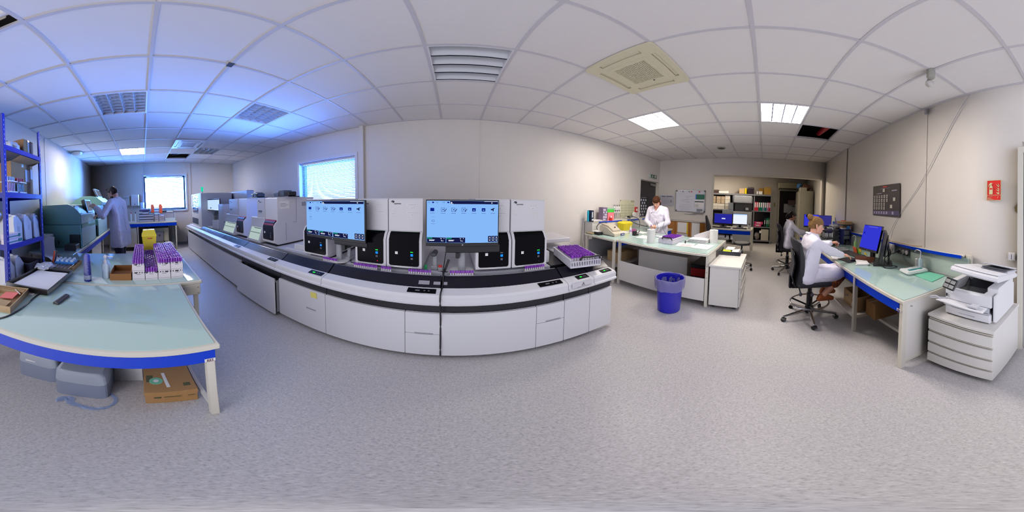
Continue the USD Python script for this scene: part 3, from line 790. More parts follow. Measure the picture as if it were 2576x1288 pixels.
def desktop(panels):
    ui = [(.325, .925, .67, .07, SCR_DK), (.335, .94, .018, .03, SCR_W, 1), (.325, .927, .045, .008, SCR_W, 1), (.90, .942, .014, .025, SCR_W, 1), (.80, .985, .19, .008, SCR_W, 1)]
    for x in (.02, .075, .13, .225, .285):
        m = SCR_IC if x in (.075, .285) else SCR_GY
        if m is SCR_IC:
            ui.append((x, .945, .026, .032, m))
        else:
            ui += [(x, .945, .026, .004, m), (x, .973, .026, .004, m), (x, .945, .003, .032, m), (x + .023, .945, .003, .032, m)]
    xs = [.05, .20, .345, .485, .63, .765, .895]
    for k, x in enumerate(xs):
        if k in (0, 4, 5):
            ui += [(x, .755, .05 if k else .055, .075, SCR_IC), (x + .015, .775, .02, .02, SCR_LB if k else SCR_IC, 1)]
        elif k in (1, 2, 3):
            ui += [(x, .75, .05, .006, SCR_IC), (x, .83, .05, .006, SCR_IC), (x, .75, .004, .085, SCR_IC), (x + .046, .75, .004, .085, SCR_IC), (x + .02, .785, .015, .02, SCR_IC)]
            ui += [(x + .05 + .008 * q, .75 + .02 * q, .008, .024, SCR_DK) for q in range(3)]
        else:
            ui += [(x, .785, .03, .03, SCR_DK), (x + .025, .76, .014, .07, SCR_DK), (x + .035, .82, .02, .014, SCR_DK)]
        ui.append((x - .005, .705, .065, .008, SCR_GY))
    ui += [(.065, .62, .045, .004, SCR_GY), (.075, .505, .03, .006, SCR_GY), (.075, .545, .03, .006, SCR_GY), (.07, .51, .005, .036, SCR_GY), (.104, .51, .005, .036, SCR_GY), (.065, .455, .05, .006, SCR_GY)]
    for k in range(panels):
        x = .004 + .27 * k if panels == 2 else .004 + .255 * k
        ww = .262 if panels == 2 else .24
        ui += [(x, .005, ww, .125, SCR_DK), (x + .005, .095, .07, .03, SCR_GR, 1), (x + .03, .068, .08, .008, SCR_W, 1), (x + .03, .045, .07, .014, SCR_W, 1), (x + ww - .075, .1, .02, .012, SCR_W, 1), (x + ww - .03, .1, .012, .015, SCR_W, 1), (x + ww - .065, .045, .005, .035, SCR_W, 1), (x + ww - .06, .043, .03, .01, SCR_W, 1)]
    for k in range(3):
        x = .86 + .047 * k
        ui += [(x, .02, .043, .145, SCR_DK), (x + .016, .115, .013, .026, SCR_W, 1), (x + .01, .085, .024, .008, SCR_W, 1), (x + .016, .045, .013, .022, SCR_W, 1)]
    return ui
def monitor(label, u, v, zc, w, h, rot, tilt, screen, ui, deep=.03, stand=None, lip=.03, group=None, roll=0, frame=BLACK):
    """A flat monitor facing -y before it is turned; zc: height of its middle."""
    t = Thing('monitor', label, 'monitor', group, at=(u, v, zc), rot=rot)
    R = trimesh.transformations.rotation_matrix(math.radians(tilt), (1, 0, 0)) @ trimesh.transformations.rotation_matrix(math.radians(roll), (0, 1, 0))
    keep = t.M.copy()
    t.M = t.M @ R
    t.part('casing', [box(-w / 2 - .008, w / 2 + .008, 0, deep, -h / 2 - lip, h / 2 + .008, .004), box(-w * .3, w * .3, deep, deep + .03, -h * .3, h * .3, .012)], frame)
    monitor_screen(t, w, h, -.001, screen, ui)
    t.part('brand_dot', move(prism(Point(0, 0).buffer(.006), .002, 'y', -.003), (0, 0, -h / 2 - lip / 2 - .001)), GREYP)
    t.M = keep
    if stand:
        stand(t)
    return t
def post(base_z, r=.03, back=.10, base=(.10, .012)):
    def f(t):
        zc = t.M[2, 3]
        t.part('post', [rod((0, back, base_z - zc), (0, back, 0), r, n=14), box(-.05, .05, .03, back, -.06, .06, .01)], GREYP)
        t.part('stand_base', cyl(0, back, base_z - zc, base_z - zc + base[1], base[0], n=28), WHITE2)
    return f
def flatpost(base_z, w=.2, d=.18, back=.07, neck=.04):
    def f(t):
        zc = t.M[2, 3]
        t.part('neck', box(-neck, neck, .03, .03 + .04, base_z - zc, .02, .008), BLACK)
        t.part('stand_base', box(-w / 2, w / 2, back - d * .6, back + d * .4, base_z - zc, base_z - zc + .012, .005), BLACK)
    return f
monitor('left lit touchscreen over the analyser line, three status panels along its foot', -1.055, 1.50, 1.205, .675, .335, -3, 0, SCR_LB, desktop(3), stand=post(.776))
monitor('middle lit touchscreen over the analyser line, two status panels along its foot', .071, 1.50, 1.213, .548, .325, 0, 0, SCR_LB, desktop(2), stand=post(.776))
for u, lab in ((-.80, 'black monitor bracket bar under the left touchscreen'), (.20, 'black monitor bracket bar under the middle touchscreen')):
    t = Thing('bracket_bar', lab, 'bracket', at=(u - .2, 1.53, .97))
    t.part('bar', box(-.06, .37 if u > 0 else .28, 0, .06, -.01, .055, .006), BLACK)
    t.part('clip', box(.02, .05, .01, .05, -.06, -.01, .004), BLACK)
ui = [(.0, .94, 1, .06, SCR_DK), (.0, .0, 1, .05, SCR_W), (.28, .18, .002, .55, SCR_GY), (.28, .73, .25, .004, SCR_GY), (.22, .1, .03, .05, SCR_GY), (.32, .1, .03, .05, SCR_GY), (.42, .1, .03, .05, SCR_GY), (.52, .12, .06, .1, SCR_IC), (.2, .78, .08, .03, SCR_GY)]
monitor('small lit screen far left among the analysers, blue bars at its top', -4.56, 1.62, 1.325, 1.20, .25, 0, 0, SCR_PALE, ui, stand=lambda t: t.part('post', rod((0, .1, -.54), (0, .1, 0), .03), GREYP))
t = Thing('screen_cable', 'black cables drooping under the small far-left screen', 'cable', at=(-4.4, 1.66, 1.1)); t.M = np.eye(4)
t.part('cord', tube([(-4.6, 1.68, 1.18), (-4.5, 1.68, 1.06), (-4.3, 1.68, 1.05), (-4.2, 1.68, 1.17)], .008, smooth=16), BLACK)
t.part('cord', tube([(-4.1, 1.68, 1.17), (-4.05, 1.68, 1.03), (-3.99, 1.68, 1.0)], .008, smooth=12), BLACK)
# hand-held scanners in their cradles
def scanner(u, v, z, lab):
    t = Thing('barcode_scanner', lab, 'scanner', at=(u, v, z), rot=-8)
    t.part('handle', hull(np.vstack([ball(0, 0, .02, .02, 1, .8).vertices, ball(0, .012, .12, .018, 1, .9).vertices])), GREYP)
    t.part('scan_head', hull(np.vstack([ball(0, -.035, .145, .024, 1.1, 1, .8).vertices, ball(0, .03, .15, .022).vertices])), DGREY)
    t.part('cradle', box(-.03, .03, -.03, .04, 0, .035, .008), GREYP)
    t.part('coil_cord', tube([(.01, .02, .01), (.05, -.03, .0), (.09, -.06, .004), (.12, -.05, .003)], .004, smooth=14), BLACK)
scanner(-.155, 1.64, .778, 'grey barcode scanner standing left of the middle monitor post')
scanner(-.98, 1.66, .778, 'grey barcode scanner hanging under the left monitor bracket')
t = Thing('emergency_stop', 'red emergency stop knob beside the grey scanner', 'button', at=(-.105, 1.60, .778))
t.part('knob', lathe([(0, .035), (.014, .035), (.017, .042), (.015, .05), (0, .053)], 16), RED)
t.part('base', box(-.018, .018, -.018, .018, 0, .035, .004), GREYP)
t = Thing('green_clip', 'small green plug on the deck left of the scanner', 'plug', at=(-.225, 1.60, .778)); t.solo(box(-.012, .012, -.01, .01, 0, .05, .003), GREEN)

# --- box of sample tubes at the right end of the line
def basket(name, label, u0, v0, z, ang, tlab, nx, ny, L=.50, W=.30, hh=.085):
    t = Thing(name, label, 'basket', at=(u0, v0, z), rot=ang)
    wall = lambda m: m
    walls = [box(0, W, 0, L, 0, .006), box(0, .006, 0, L, .006, hh), box(W - .006, W, 0, L, .006, hh), box(0, W, L - .006, L, .006, hh)]
    t.part('bin', walls + [box(-.008, .010, -.004, L + .008, hh - .01, hh, .003), box(W - .010, W + .008, -.004, L + .008, hh - .01, hh, .003), box(-.008, W + .008, L - .004, L + .008, hh - .01, hh, .003)], mat('basket_white', (206, 205, 216), .45))
    t.part('front_wall', [box(0, W, 0, .006, .006, .016), box(0, W, 0, .006, .056, hh * .75)], mat('basket_white', (206, 205, 216), .45))
    for q in np.linspace(.004, W - .004, 13):
        t.part('rib', box(q - .004, q + .004, 0, .006, .016, .056), mat('basket_white', (206, 205, 216), .45))
    for q in np.linspace(.03, L - .03, 12):
        t.part('rib', box(-.002, .002, q - .006, q + .006, .01, hh - .012), mat('basket_white', (206, 205, 216), .45))
    t.part('handle', tube([(W * .30, -.004, hh - .012), (W * .33, -.012, hh + .012), (W * .62, -.016, hh + .016), (W * .93, -.012, hh + .012), (W * .96, -.004, hh - .012)], .009, smooth=16), BLACK)
    c, s = math.cos(math.radians(ang)), math.sin(math.radians(ang))
    for a in range(nx):
        for b in range(ny):
            x, y = .03 + (W - .06) * (a + .5) / nx, .045 + (L - .07) * (b + .5) / ny
            tube_thing(u0 + c * x - s * y, v0 + s * x + c * y, z + .012 + .004 * rng.random(), tlab, tlab + 's', h=hh + .006, tone=int(rng.random() < .6), cr=.0115, ch=.026)
basket('tube_basket', 'white ribbed basket full of purple tubes at the right end of the analysers', .955, 1.395, .785, -12, 'purple-capped tube in the white basket on the analyser line', 9, 12)

t = Thing('deck_slab', 'white slab beside the rightmost tower behind the tube basket', 'cover', at=(.81, 1.66, .776))
t.part('slab', [box(0, .08, 0, .7, 0, .12, .01), box(.0, .62, .45, .9, .08, .135, .01)], WHITE2)
t = Thing('deck_paper', 'white sheet on the deck right of the tube basket', 'paper', at=(1.27, 1.56, .780), rot=-14); t.solo(box(0, .09, 0, .4, 0, .003), PAPER)

# ================================================================ LEFT SIDE
def R(name, label, cat_, at, group=None, kind=None):
    """A thing whose shapes are given in room metres."""
    t = Thing(name, label, cat_, group, kind, at=at); t.M = np.eye(4)
    return t
TZ = .73
def worktop(t, u0, u1, v0, v1, z, glass=True, e=.018):
    t.part('worktop', box(u0, u1, v0, v1, z - .034, z - .003, .004), CREAM, smooth=35)
    if glass:
        t.part('glass_top', box(u0 + e, u1 - e, v0 + e, v1 - e, z - .003, z + .003, .001), MINT, smooth=35)
def tag(t, m):
    """m places (x, z, y-out) tag shapes."""
    a = t.part('maker_tag', m(box(-.022, .022, -.002, 0, -.011, .011)), PAPER)
    w = turn(words('KIT', .012, .001, True), 90, (1, 0, 0)); w.apply_translation((-.0145, -.002, -.004))
    b = box(-.015, .015, -.003, -.002, -.009, -.0065)
    t.part('maker_name', m(cat(w, b)), mat('tag_ink', (92, 20, 60), .6), under=a)

# table nearest the photographer
t = R('lab_table', 'glass-topped lab table with a blue edge nearest the viewer at the left', 'table', (-1.1, -.3, 0))
worktop(t, -1.535, -.715, -1.105, .272, TZ)
t.part('blue_apron', box(-.742, -.725, -1.10, .252, .605, TZ - .034), BLUE, smooth=35)
t.part('blue_apron', box(-1.52, -1.505, -1.10, .252, .605, TZ - .034), BLUE, smooth=35)
for (a, b) in ((-.742, .232), (-1.50, .232), (-1.50, -1.09), (-.742, -1.09)):
    t.part('leg', box(a - .018, a + .018, b - .018, b + .018, 0, TZ - .034 if a < -1 else .62, .003), CREAM)
t.part('side_rail', box(-1.48, -.76, .222, .242, .075, .105), CREAM)
t.part('back_rail', box(-1.51, -1.49, -1.08, .22, .08, .11), CREAM)
t.part('side_rail', box(-1.48, -.76, .222, .242, .62, TZ - .034), CREAM)
tag(t, lambda m: move(turn(m, 90), (-.722, .228, .622)))
# table behind it
t = R('lab_table', 'second glass-topped lab table, carrying the boxes of purple tubes', 'table', (-2.1, -.1, 0))
worktop(t, -2.66, -1.545, -1.105, .455, TZ)
t.part('end_plate', box(-1.56, -1.546, .27, .44, .595, TZ - .034, .003), CREAM)
for q in ((.30, .665), (.42, .665), (.42, .61)):
    t.part('screw', ball(-1.545, q[0], q[1], .0045, .5, 1, 1, 1), STEEL)
for (a, b) in ((-1.58, .405), (-2.63, .43), (-2.63, -1.09)):
    t.part('leg', box(a - .018, a + .018, b - .018, b + .018, 0, TZ - .034, .003), CREAM)
t.part('side_rail', box(-2.6, -1.58, .40, .415, .08, .11), CREAM)

# under the near table
GREYCAN = mat('jerrycan_grey', (118, 128, 152), .45)
GREYTOP = mat('jerrycan_top', (148, 156, 172), .45)
def jerrycan(label, u0, u1, v0, v1, h, capv, lab=False):
    t = R('jerrycan', label, 'canister', ((u0 + u1) / 2, (v0 + v1) / 2, 0))
    r = .05
    b = prism(rrect(u0, u1, v0, v1, r, 6), h * .62, 'z', 0)
    t.part('body', b, GREYCAN, smooth=40)
    lo, hi = rrect(u0, u1, v0, v1, r, 6), rrect(u0 + .025, u1 - .025, v0 + .025, v1 - .025, r * .8, 6)
    pts = [(x, y, h * .62) for x, y in lo.exterior.coords] + [(x, y, h * .93) for x, y in rrect(u0 + .006, u1 - .006, v0 + .006, v1 - .006, r, 6).exterior.coords] + [(x, y, h) for x, y in hi.exterior.coords]
    t.part('shoulder', hull(pts), GREYTOP, smooth=40)
    t.part('cap', cyl((u0 + u1) / 2 + .02, capv, h - .005, h + .035, .038, n=20), BLACK)
    t.part('grip', tube([((u0 + u1) / 2 - .06, v0 + .05, h - .005), ((u0 + u1) / 2 - .06, v0 + .06, h + .03), ((u0 + u1) / 2 - .06, v0 + .16, h + .03), ((u0 + u1) / 2 - .06, v0 + .17, h - .005)], .012, smooth=12), GREYTOP)
    if lab:
        L = t.part('label', box(u1 - .012, u1 - .002, v0 + .07, v0 + .14, h * .68, h * .75), PAPER)
jerrycan('grey plastic jerrycan in front, with a black cap, under the near table', -1.24, -.915, -.50, -.215, .285, -.265)
jerrycan('grey plastic jerrycan farther left, behind the first, under the near table', -1.32, -1.01, -.80, -.525, .29, -.70, True)
t = R('paper_box', 'white printed cardboard box under the table behind the jerrycan', 'box', (-1.25, -.12, 0))
t.part('carton', box(-1.40, -1.13, -.24, -.05, 0, .235, .003), PAPER)
t.part('flap', box(-1.40, -1.13, -.24, -.05, .235, .24), WHITE2)
t.part('print', [box(-1.129, -1.127, -.20, -.12, .19, .193), box(-1.129, -1.127, -.20, -.12, .215, .218), box(-1.129, -1.127, -.20, -.197, .19, .218), box(-1.129, -1.127, -.12, -.117, .19, .218), box(-1.129, -1.127, -.19, -.13, .2, .207), box(-1.129, -1.127, -.10, -.07, .2, .204)], mat('print_black', (40, 40, 50), .6))
t = R('cardboard_box', 'flat brown cardboard box with a green printed lid under the near table', 'box', (-1.03, .09, 0))
t.part('carton', box(-1.20, -.885, -.04, .205, 0, .148, .002), CARD)
lid = t.part('lid', box(-1.205, -.883, -.043, .208, .11, .152, .002), CARD)
t.part('print', move(lathe([(0, 0), (.036, 0), (.034, .0015), (0, .0015)], 24), (-1.0, .02, .152)), mat('print_green', (120, 190, 150), .7), label='round green printed picture', under=lid)
t.part('print', [move(lathe([(0, 0), (.014, 0), (.014, .002), (0, .002)], 18), (-1.0, .02, .1525))], PAPER, under=lid)
t.part('print', turn(box(-1.08, -.93, .060, .078, .152, .1535), 6, (0, 0, 1), (-1, .07, 0)), PAPER, under=lid)
t.part('print', [box(-.96, -.93, .15, .185, .152, .153), box(-1.06, -.99, -.03, .005, .152, .1528)], mat('print_dark_olive', (84, 84, 48), .7), under=lid)
t.part('print', [box(-.8825, -.8805, .0, .03, .075, .09), box(-.8825, -.8805, .045, .125, .083, .088), box(-.8825, -.8805, .155, .19, .083, .087)], mat('print_dark_olive', (84, 84, 48), .7), under=lid)
t = R('plastic_film', 'crumpled blue plastic film strip lying on the floor below the jerrycan', 'plastic film', (-.85, -.32, 0))
film = usdkit.material(stage, '/World/Looks/film_blue', {'p': ('principled_bsdf', dict(base_color=lin((130, 160, 215)), roughness=.2)), 't': ('transparent_bsdf', {}), 'm': ('mix_closure', dict(fac=.45))}, [('p.BSDF', 'm.closure1'), ('t.BSDF', 'm.closure2')], surface='m.closure')
loop = np.array([(-.83, -.43), (-.87, -.425), (-.875, -.39), (-.845, -.385), (-.825, -.34), (-.81, -.28), (-.82, -.225), (-.86, -.19), (-.91, -.18), (-.96, -.205), (-.955, -.22)])
def ribbon(pts, w, z0=.004):
    v, f = [], []
    d = np.gradient(pts, axis=0); d /= np.linalg.norm(d, axis=1, keepdims=True)
    n = np.stack([-d[:, 1], d[:, 0]], 1)
    for i, (a, b) in enumerate(zip(pts, n)):
        ww = w[i]
        for s in (-1, -.3, .3, 1):
            v.append((a[0] + b[0] * ww * s, a[1] + b[1] * ww * s, z0 + .012 * rng.random()))
    for i in range(len(pts) - 1):
        for j in range(3):
            A = i * 4 + j
            f += [(A, A + 1, A + 4), (A + 1, A + 5, A + 4)]
    return trimesh.Trimesh(np.array(v), np.array(f), process=False)
from scipy.interpolate import CubicSpline
cs = CubicSpline(np.linspace(0, 1, len(loop)), loop)
t.part('film', ribbon(cs(np.linspace(0, 1, 40)), np.interp(np.linspace(0, 1, 40), [0, .2, .5, .7, 1], [.016, .022, .014, .008, .012])), film, smooth=True)

# things on the near table
t = R('paper_tray', 'black letter tray holding white paper sheets at the left of the table', 'tray', (-1.45, -.85, TZ))
u0, u1, v0, v1 = -1.745, -1.22, -1.035, -.665
def shear(m):
    return m
t.part('tray', [box(u0, u1, v0, v1, TZ + .012, TZ + .018), box(u0, u0 + .008, v0, v1, TZ + .018, TZ + .058, .002), box(u1 - .008, u1, v0, v1, TZ + .018, TZ + .058, .002), box(u0, u1, v0, v0 + .008, TZ + .018, TZ + .058, .002), box(u0, u1, v1 - .008, v1, TZ + .018, TZ + .050, .002)], BLACK)
for a in (u0 + .03, u1 - .03):
    for b in (v0 + .03, v1 - .03):
        t.part('foot', box(a - .015, a + .015, b - .015, b + .015, TZ + .003, TZ + .012), BLACK)
for k in range(4):
    s = R('paper_sheet', ['bottom', 'second', 'third', 'top'][k] + ' white sheet in the black letter tray', 'paper', (-1.48, -.85, TZ + .03))
    s.solo(turn(box(u0 + .05, u1 - .03 - .01 * k, v0 + .03, v1 - .03, TZ + .022 + .003 * k, TZ + .024 + .003 * k), (k - 1.5) * 1.2, (0, 0, 1), (-1.48, -.85, 0)), PAPER)
t = R('cardboard_tray', 'open shallow cardboard box with scraps at the left edge of the table', 'box', (-1.0, -.86, TZ))
def rot8(m): return turn(m, 14, (0, 0, 1), (-1.05, -.85, 0))
a0, a1, b0, b1 = -1.19, -.86, -1.03, -.77
t.part('carton', rot8(cut(box(a0, a1, b0, b1, TZ + .003, TZ + .052), box(a0 + .006, a1 - .006, b0 + .006, b1 - .006, TZ + .008, 1))), CARD2)
t.part('divider', [rot8(box(a0 + .05, a0 + .056, b0 + .01, b1 - .02, TZ + .008, TZ + .045)), rot8(box(a0 + .03, a0 + .034, b0 + .01, b1 - .02, TZ + .008, TZ + .048))], CARD2)
s = R('pink_card', 'pink card lying in the shallow cardboard box', 'card', (-1.07, -.87, TZ + .03)); s.solo(rot8(turn(box(-1.12, -1.01, -.92, -.82, TZ + .03, TZ + .034), 5, (1, 0, 0), (-1, -.9, TZ + .03))), mat('coral', (240, 120, 110), .7))
s = R('pen', 'thin white pen lying on the pink card', 'pen', (-1.12, -.85, TZ + .04)); s.solo(rod((-1.16, -.9, TZ + .043), (-1.10, -.81, TZ + .043), .004), PAPER)
s = R('paper_scrap', 'cream paper slip in the shallow cardboard box', 'paper', (-.97, -.9, TZ + .03)); s.solo(rot8(box(-.99, -.89, -1.0, -.82, TZ + .026, TZ + .03)), CARD2)
t = R('desk_cable', 'black cable curling across the glass top from under the letter tray', 'cable', (-1, -.72, TZ))
t.part('cord', tube([(-1.45, -.72, TZ + .008), (-1.30, -.735, TZ + .008), (-1.18, -.735, TZ + .008), (-1.02, -.715, TZ + .008), (-.90, -.71, TZ + .008), (-.80, -.73, TZ + .008), (-.74, -.80, TZ + .008)], .0055, smooth=36), BLACK)
s = R('paper_sheet', 'white sheet with a blue corner sticking out from under the letter tray', 'paper', (-1.25, -.95, TZ)); s.solo(turn(box(-1.45, -1.17, -1.1, -.78, TZ + .004, TZ + .006), 8, (0, 0, 1), (-1.3, -.95, 0)), PAPER)
t = R('cordless_phone', 'black cordless telephone handset lying on the glass table top', 'telephone', (-1.2, -.545, TZ))
def ph(m): m = turn(m, -7); return move(m, (-1.195, -.545, TZ + .003))
t.part('handset', ph(hull(np.vstack([box(-.08, .08, -.019, .019, .0, .010, .006).vertices, box(-.075, .075, -.022, .022, .004, .016, .004).vertices, ball(.07, 0, .010, .012, 1, 1.5, .8).vertices, ball(-.072, 0, .012, .013, 1, 1.4, .8).vertices]))), BLACK, smooth=40)
t.part('display', ph(box(-.045, -.008, -.016, .016, .015, .0175, .001)), mat('phone_display', (112, 124, 142), .2))
for i in range(4):
    for j in range(3):
        t.part('key', ph(box(.008 + .014 * i, .017 + .014 * i, -.016 + .0115 * j, -.008 + .0115 * j, .016, .018)), mat('phone_key', (52, 54, 64), .4))

# spray can, pump bottle, empty box, tube boxes
t = R('spray_can', 'tall blue spray can with printed text, standing on the table seam', 'spray can', (-1.62, -.485, TZ))
t.part('can', move(lathe([(0, .003), (.031, .003), (.033, .008), (.033, .175), (.030, .190), (0, .19)], 24), (-1.62, -.485, TZ)), mat('can_blue', (22, 34, 140), .3))
t.part('cap', move(lathe([(0, .19), (.029, .19), (.029, .222), (.024, .246), (.014, .256), (0, .258)], 24), (-1.62, -.485, TZ)), mat('can_cap', (38, 52, 166), .35))
t.part('band', move(lathe([(.0332, .022), (.0338, .024), (.0338, .062), (.0332, .064)], 24), (-1.62, -.485, TZ)), mat('can_silver', (150, 158, 190), .35))
t.part('print', [move(turn(box(.0333, .0342, -.016, .012 - .004 * (k % 3), .075 + .011 * k, .0785 + .011 * k), 12), (-1.62, -.485, TZ)) for k in range(8)], mat('can_text', (120, 132, 196), .5))
t = R('pump_bottle', 'clear pump bottle of gel standing left of the empty cardboard tray', 'bottle', (-1.715, -.345, TZ))
CLEAR = usdkit.material(stage, '/World/Looks/clear_plastic', {'p': ('principled_bsdf', dict(base_color=(.78, .9, .96), roughness=.12)), 't': ('transparent_bsdf', dict(color=(.9, .95, 1))), 'm': ('mix_closure', dict(fac=.45))}, [('p.BSDF', 'm.closure1'), ('t.BSDF', 'm.closure2')], surface='m.closure')
t.part('bottle', move(lathe([(0, .003), (.033, .003), (.036, .01), (.036, .12), (.028, .14), (.016, .147), (0, .147)], 24), (-1.715, -.345, TZ)), CLEAR, smooth=40)
t.part('gel', move(lathe([(0, .006), (.032, .006), (.032, .075), (0, .075)], 20), (-1.715, -.345, TZ)), mat('gel_blue', (150, 190, 220), .2))
t.part('pump', [move(lathe([(0, .145), (.017, .145), (.017, .17), (.01, .176), (.006, .2), (0, .2)], 16), (-1.715, -.345, TZ)), move(lathe([(0, .198), (.017, .198), (.019, .21), (.01, .224), (0, .226)], 16), (-1.715, -.345, TZ)), rod((-1.715, -.345, TZ + .213), (-1.72, -.275, TZ + .208), .0045)], WHITE)
t = R('cardboard_tray', 'empty open brown cardboard tray left of the purple tube boxes', 'box', (-1.78, -.21, TZ))
t.part('carton', cut(box(-1.92, -1.652, -.300, -.118, TZ + .003, TZ + .064), box(-1.915, -1.657, -.295, -.123, TZ + .007, 1)), mat('brown_card', (150, 98, 40), .75))
def tube_box(u0, v0, z, label, w=.1045, d=.74, h=.066):
    t = R('tube_box', label, 'box', (u0 - d / 2, v0 + w / 2, z))
    t.part('carton', box(u0 - d, u0, v0, v0 + w, z, z + h, .001), mat('box_white', (224, 216, 222), .6))
    t.part('printed_line', [box(u0, u0 + .001, v0 + .003, v0 + w - .003, z + .012, z + .0135), box(u0, u0 + .001, v0 + .035, v0 + .068, z + h - .012, z + h - .009)], mat('box_line', (120, 108, 128), .6))
    for q in range(5):
        y = v0 + (q + .5) * w / 5
        t.part('tube_end', box(u0 - .004, u0 + .003, y - .007, y + .007, z + h - .004, z + h + .010, .003), TUBE if (q + int(v0 * 50)) % 4 else BLACK)
TB0 = -.108
rows, stuffed = 8, 17
def fill(v0, z, which, far=True):
    lab = 'purple-capped tube in the ' + which
    for r in range(rows):
        for q in range(5):
            tube_thing(-1.664 - .040 * r, v0 + (q + .5) * .1045 / 5, z + .004 * rng.random(), lab, lab + 's', h=.085, tone=int(rng.random() < .55), cr=.0100, ch=.034)
CAPS = []
def extra(v0, z):
    for r in range(rows, stuffed + 1):
        for q in range(5):
            CAPS.append(move(lathe([(0, 0), (.0098, 0), (.0100, .031), (.0088, .034), (0, .034)], 8), (-1.664 - .040 * r, v0 + (q + .5) * .1045 / 5, z + .051 + .004 * rng.random())))
for c, nm in enumerate(('leftmost', 'second', 'third', 'rightmost')):
    v0 = TB0 + .1085 * c
    tube_box(-1.652, v0, TZ + .003, 'white tube box at the bottom of the %s stack on the second table' % nm if c != 1 else 'single low white tube box between the higher stacks')
    if c != 1:
        tube_box(-1.652, v0, TZ + .079, 'white tube box on top of the %s stack on the second table' % nm)
        fill(v0, TZ + .103, 'upper box of the %s stack' % nm); extra(v0, TZ + .103)
    else:
        fill(v0, TZ + .026, 'low box between the stacks'); extra(v0, TZ + .026)
s = R('blood_tubes', 'rear rows of purple caps at the far ends of the tube boxes', 'tubes', (-2.2, .1, TZ), kind='stuff'); s.solo(CAPS, PURPLE)
t = R('sharps_bin', 'yellow lidded sharps bin behind the purple tube boxes', 'bin', (-2.5, .06, TZ))
def sharps(t, u0, u1, v0, v1, z, h):
    lo = [(x, y, z) for x in (u0 + .02, u1 - .02) for y in (v0 + .02, v1 - .02)]
    hi = [(x, y, z + h * .78) for x in (u0, u1) for y in (v0, v1)]
    t.part('bin', hull(lo + hi), YELLOW)
    t.part('lid', [box(u0 - .006, u1 + .006, v0 - .006, v1 + .006, z + h * .78, z + h * .84, .005), hull([(x, y, z + h * .84) for x in (u0, u1) for y in (v0, v1)] + [(x, y, z + h) for x in (u0 + .02, u1 - .06) for y in (v0 + .015, v1 - .015)])], mat('yellow_lid', (236, 214, 40), .4))
    t.part('handle', box((u0 + u1) / 2, (u0 + u1) / 2 + .05, (v0 + v1) / 2 - .02, (v0 + v1) / 2 + .02, z + h * .95, z + h * 1.01, .006), mat('yellow_lid', (236, 214, 40), .4))
    t.part('label', box(u1 - .004, u1 + .0065, (v0 + v1) / 2 - .02, (v0 + v1) / 2 + .022, z + h * .7, z + h * .735), mat('bin_label', (190, 90, 70), .6))
sharps(t, -2.62, -2.42, -.02, .155, TZ + .003, .335)

# back left of the second table: rack of blue caps, pens, wire rack
t = R('sample_rack', 'bright blue rack of frosted vials on a tan box', 'rack', (-1.98, -.84, TZ + .04))
t.part('block', turn(box(-2.07, -1.925, -.94, -.725, TZ + .045, TZ + .075, .004), 0), mat('rack_cyan', (10, 130, 220), .4))
for i in range(3):
    for j in range(4):
        t.part('vial', cyl(-2.045 + .048 * i, -.915 + .054 * j, TZ + .07, TZ + .095, .018, .015, 12), mat('frosted', (196, 214, 230), .4))
t = R('tan_box', 'tan cardboard box lid under the blue vial rack', 'box', (-1.95, -.85, TZ)); t.solo(cut(box(-2.13, -1.83, -1.02, -.70, TZ + .003, TZ + .045), box(-2.12, -1.84, -1.01, -.71, TZ + .03, 1)), CARD)
t = R('wire_rack', 'wire test-tube rack lying in front of the blue vial rack', 'rack', (-1.82, -.82, TZ + .05))
t.part('wire', [rod((-1.92 + .028 * k, -.98, TZ + .05 + .002 * k), (-1.92 + .028 * k, -.72, TZ + .05), .0035, n=6) for k in range(6)] + [rod((-1.93, -.96 + .04 * k, TZ + .054), (-1.76, -.96 + .04 * k, TZ + .054), .003, n=6) for k in range(7)], CHROME)
t = R('plastic_bag', 'crumpled clear bag beside the wire rack', 'bag', (-1.80, -1.0, TZ + .03))
def crumple(m, amp, scale, seed):
    m = m.copy(); n = m.vertex_normals
    m.vertices = m.vertices + n * (amp * (meshkit.fbm(m.vertices * scale, 4, seed)[:, None] - .5) * 2)
    return m
t.solo(crumple(ball(-1.80, -1.0, TZ + .045, .06, 2.0, 1.6, .5, 4), .02, 25, 3), mat('bag_white', (206, 210, 222), .3), smooth=True)
for k, (m, lab) in enumerate(((ORANGE, 'orange marker pen standing in the tan box beside the shelf post'), (mat('pen_navy', (30, 30, 80), .4), 'dark blue marker pen standing beside the orange one'))):
    t = R('marker_pen', lab, 'pen', (-2.03 + .03 * k, -1.0 + .02 * k, TZ + .02))
    t.part('barrel', rod((-2.02 + .0 * k, -1.01 + .022 * k, TZ + .01), (-2.05, -1.00 + .028 * k, TZ + .13), .011), m)
    t.part('pen_cap', rod((-2.05, -1.00 + .028 * k, TZ + .13), (-2.055, -.998 + .029 * k, TZ + .165), .009), m if k == 0 else BLACK)

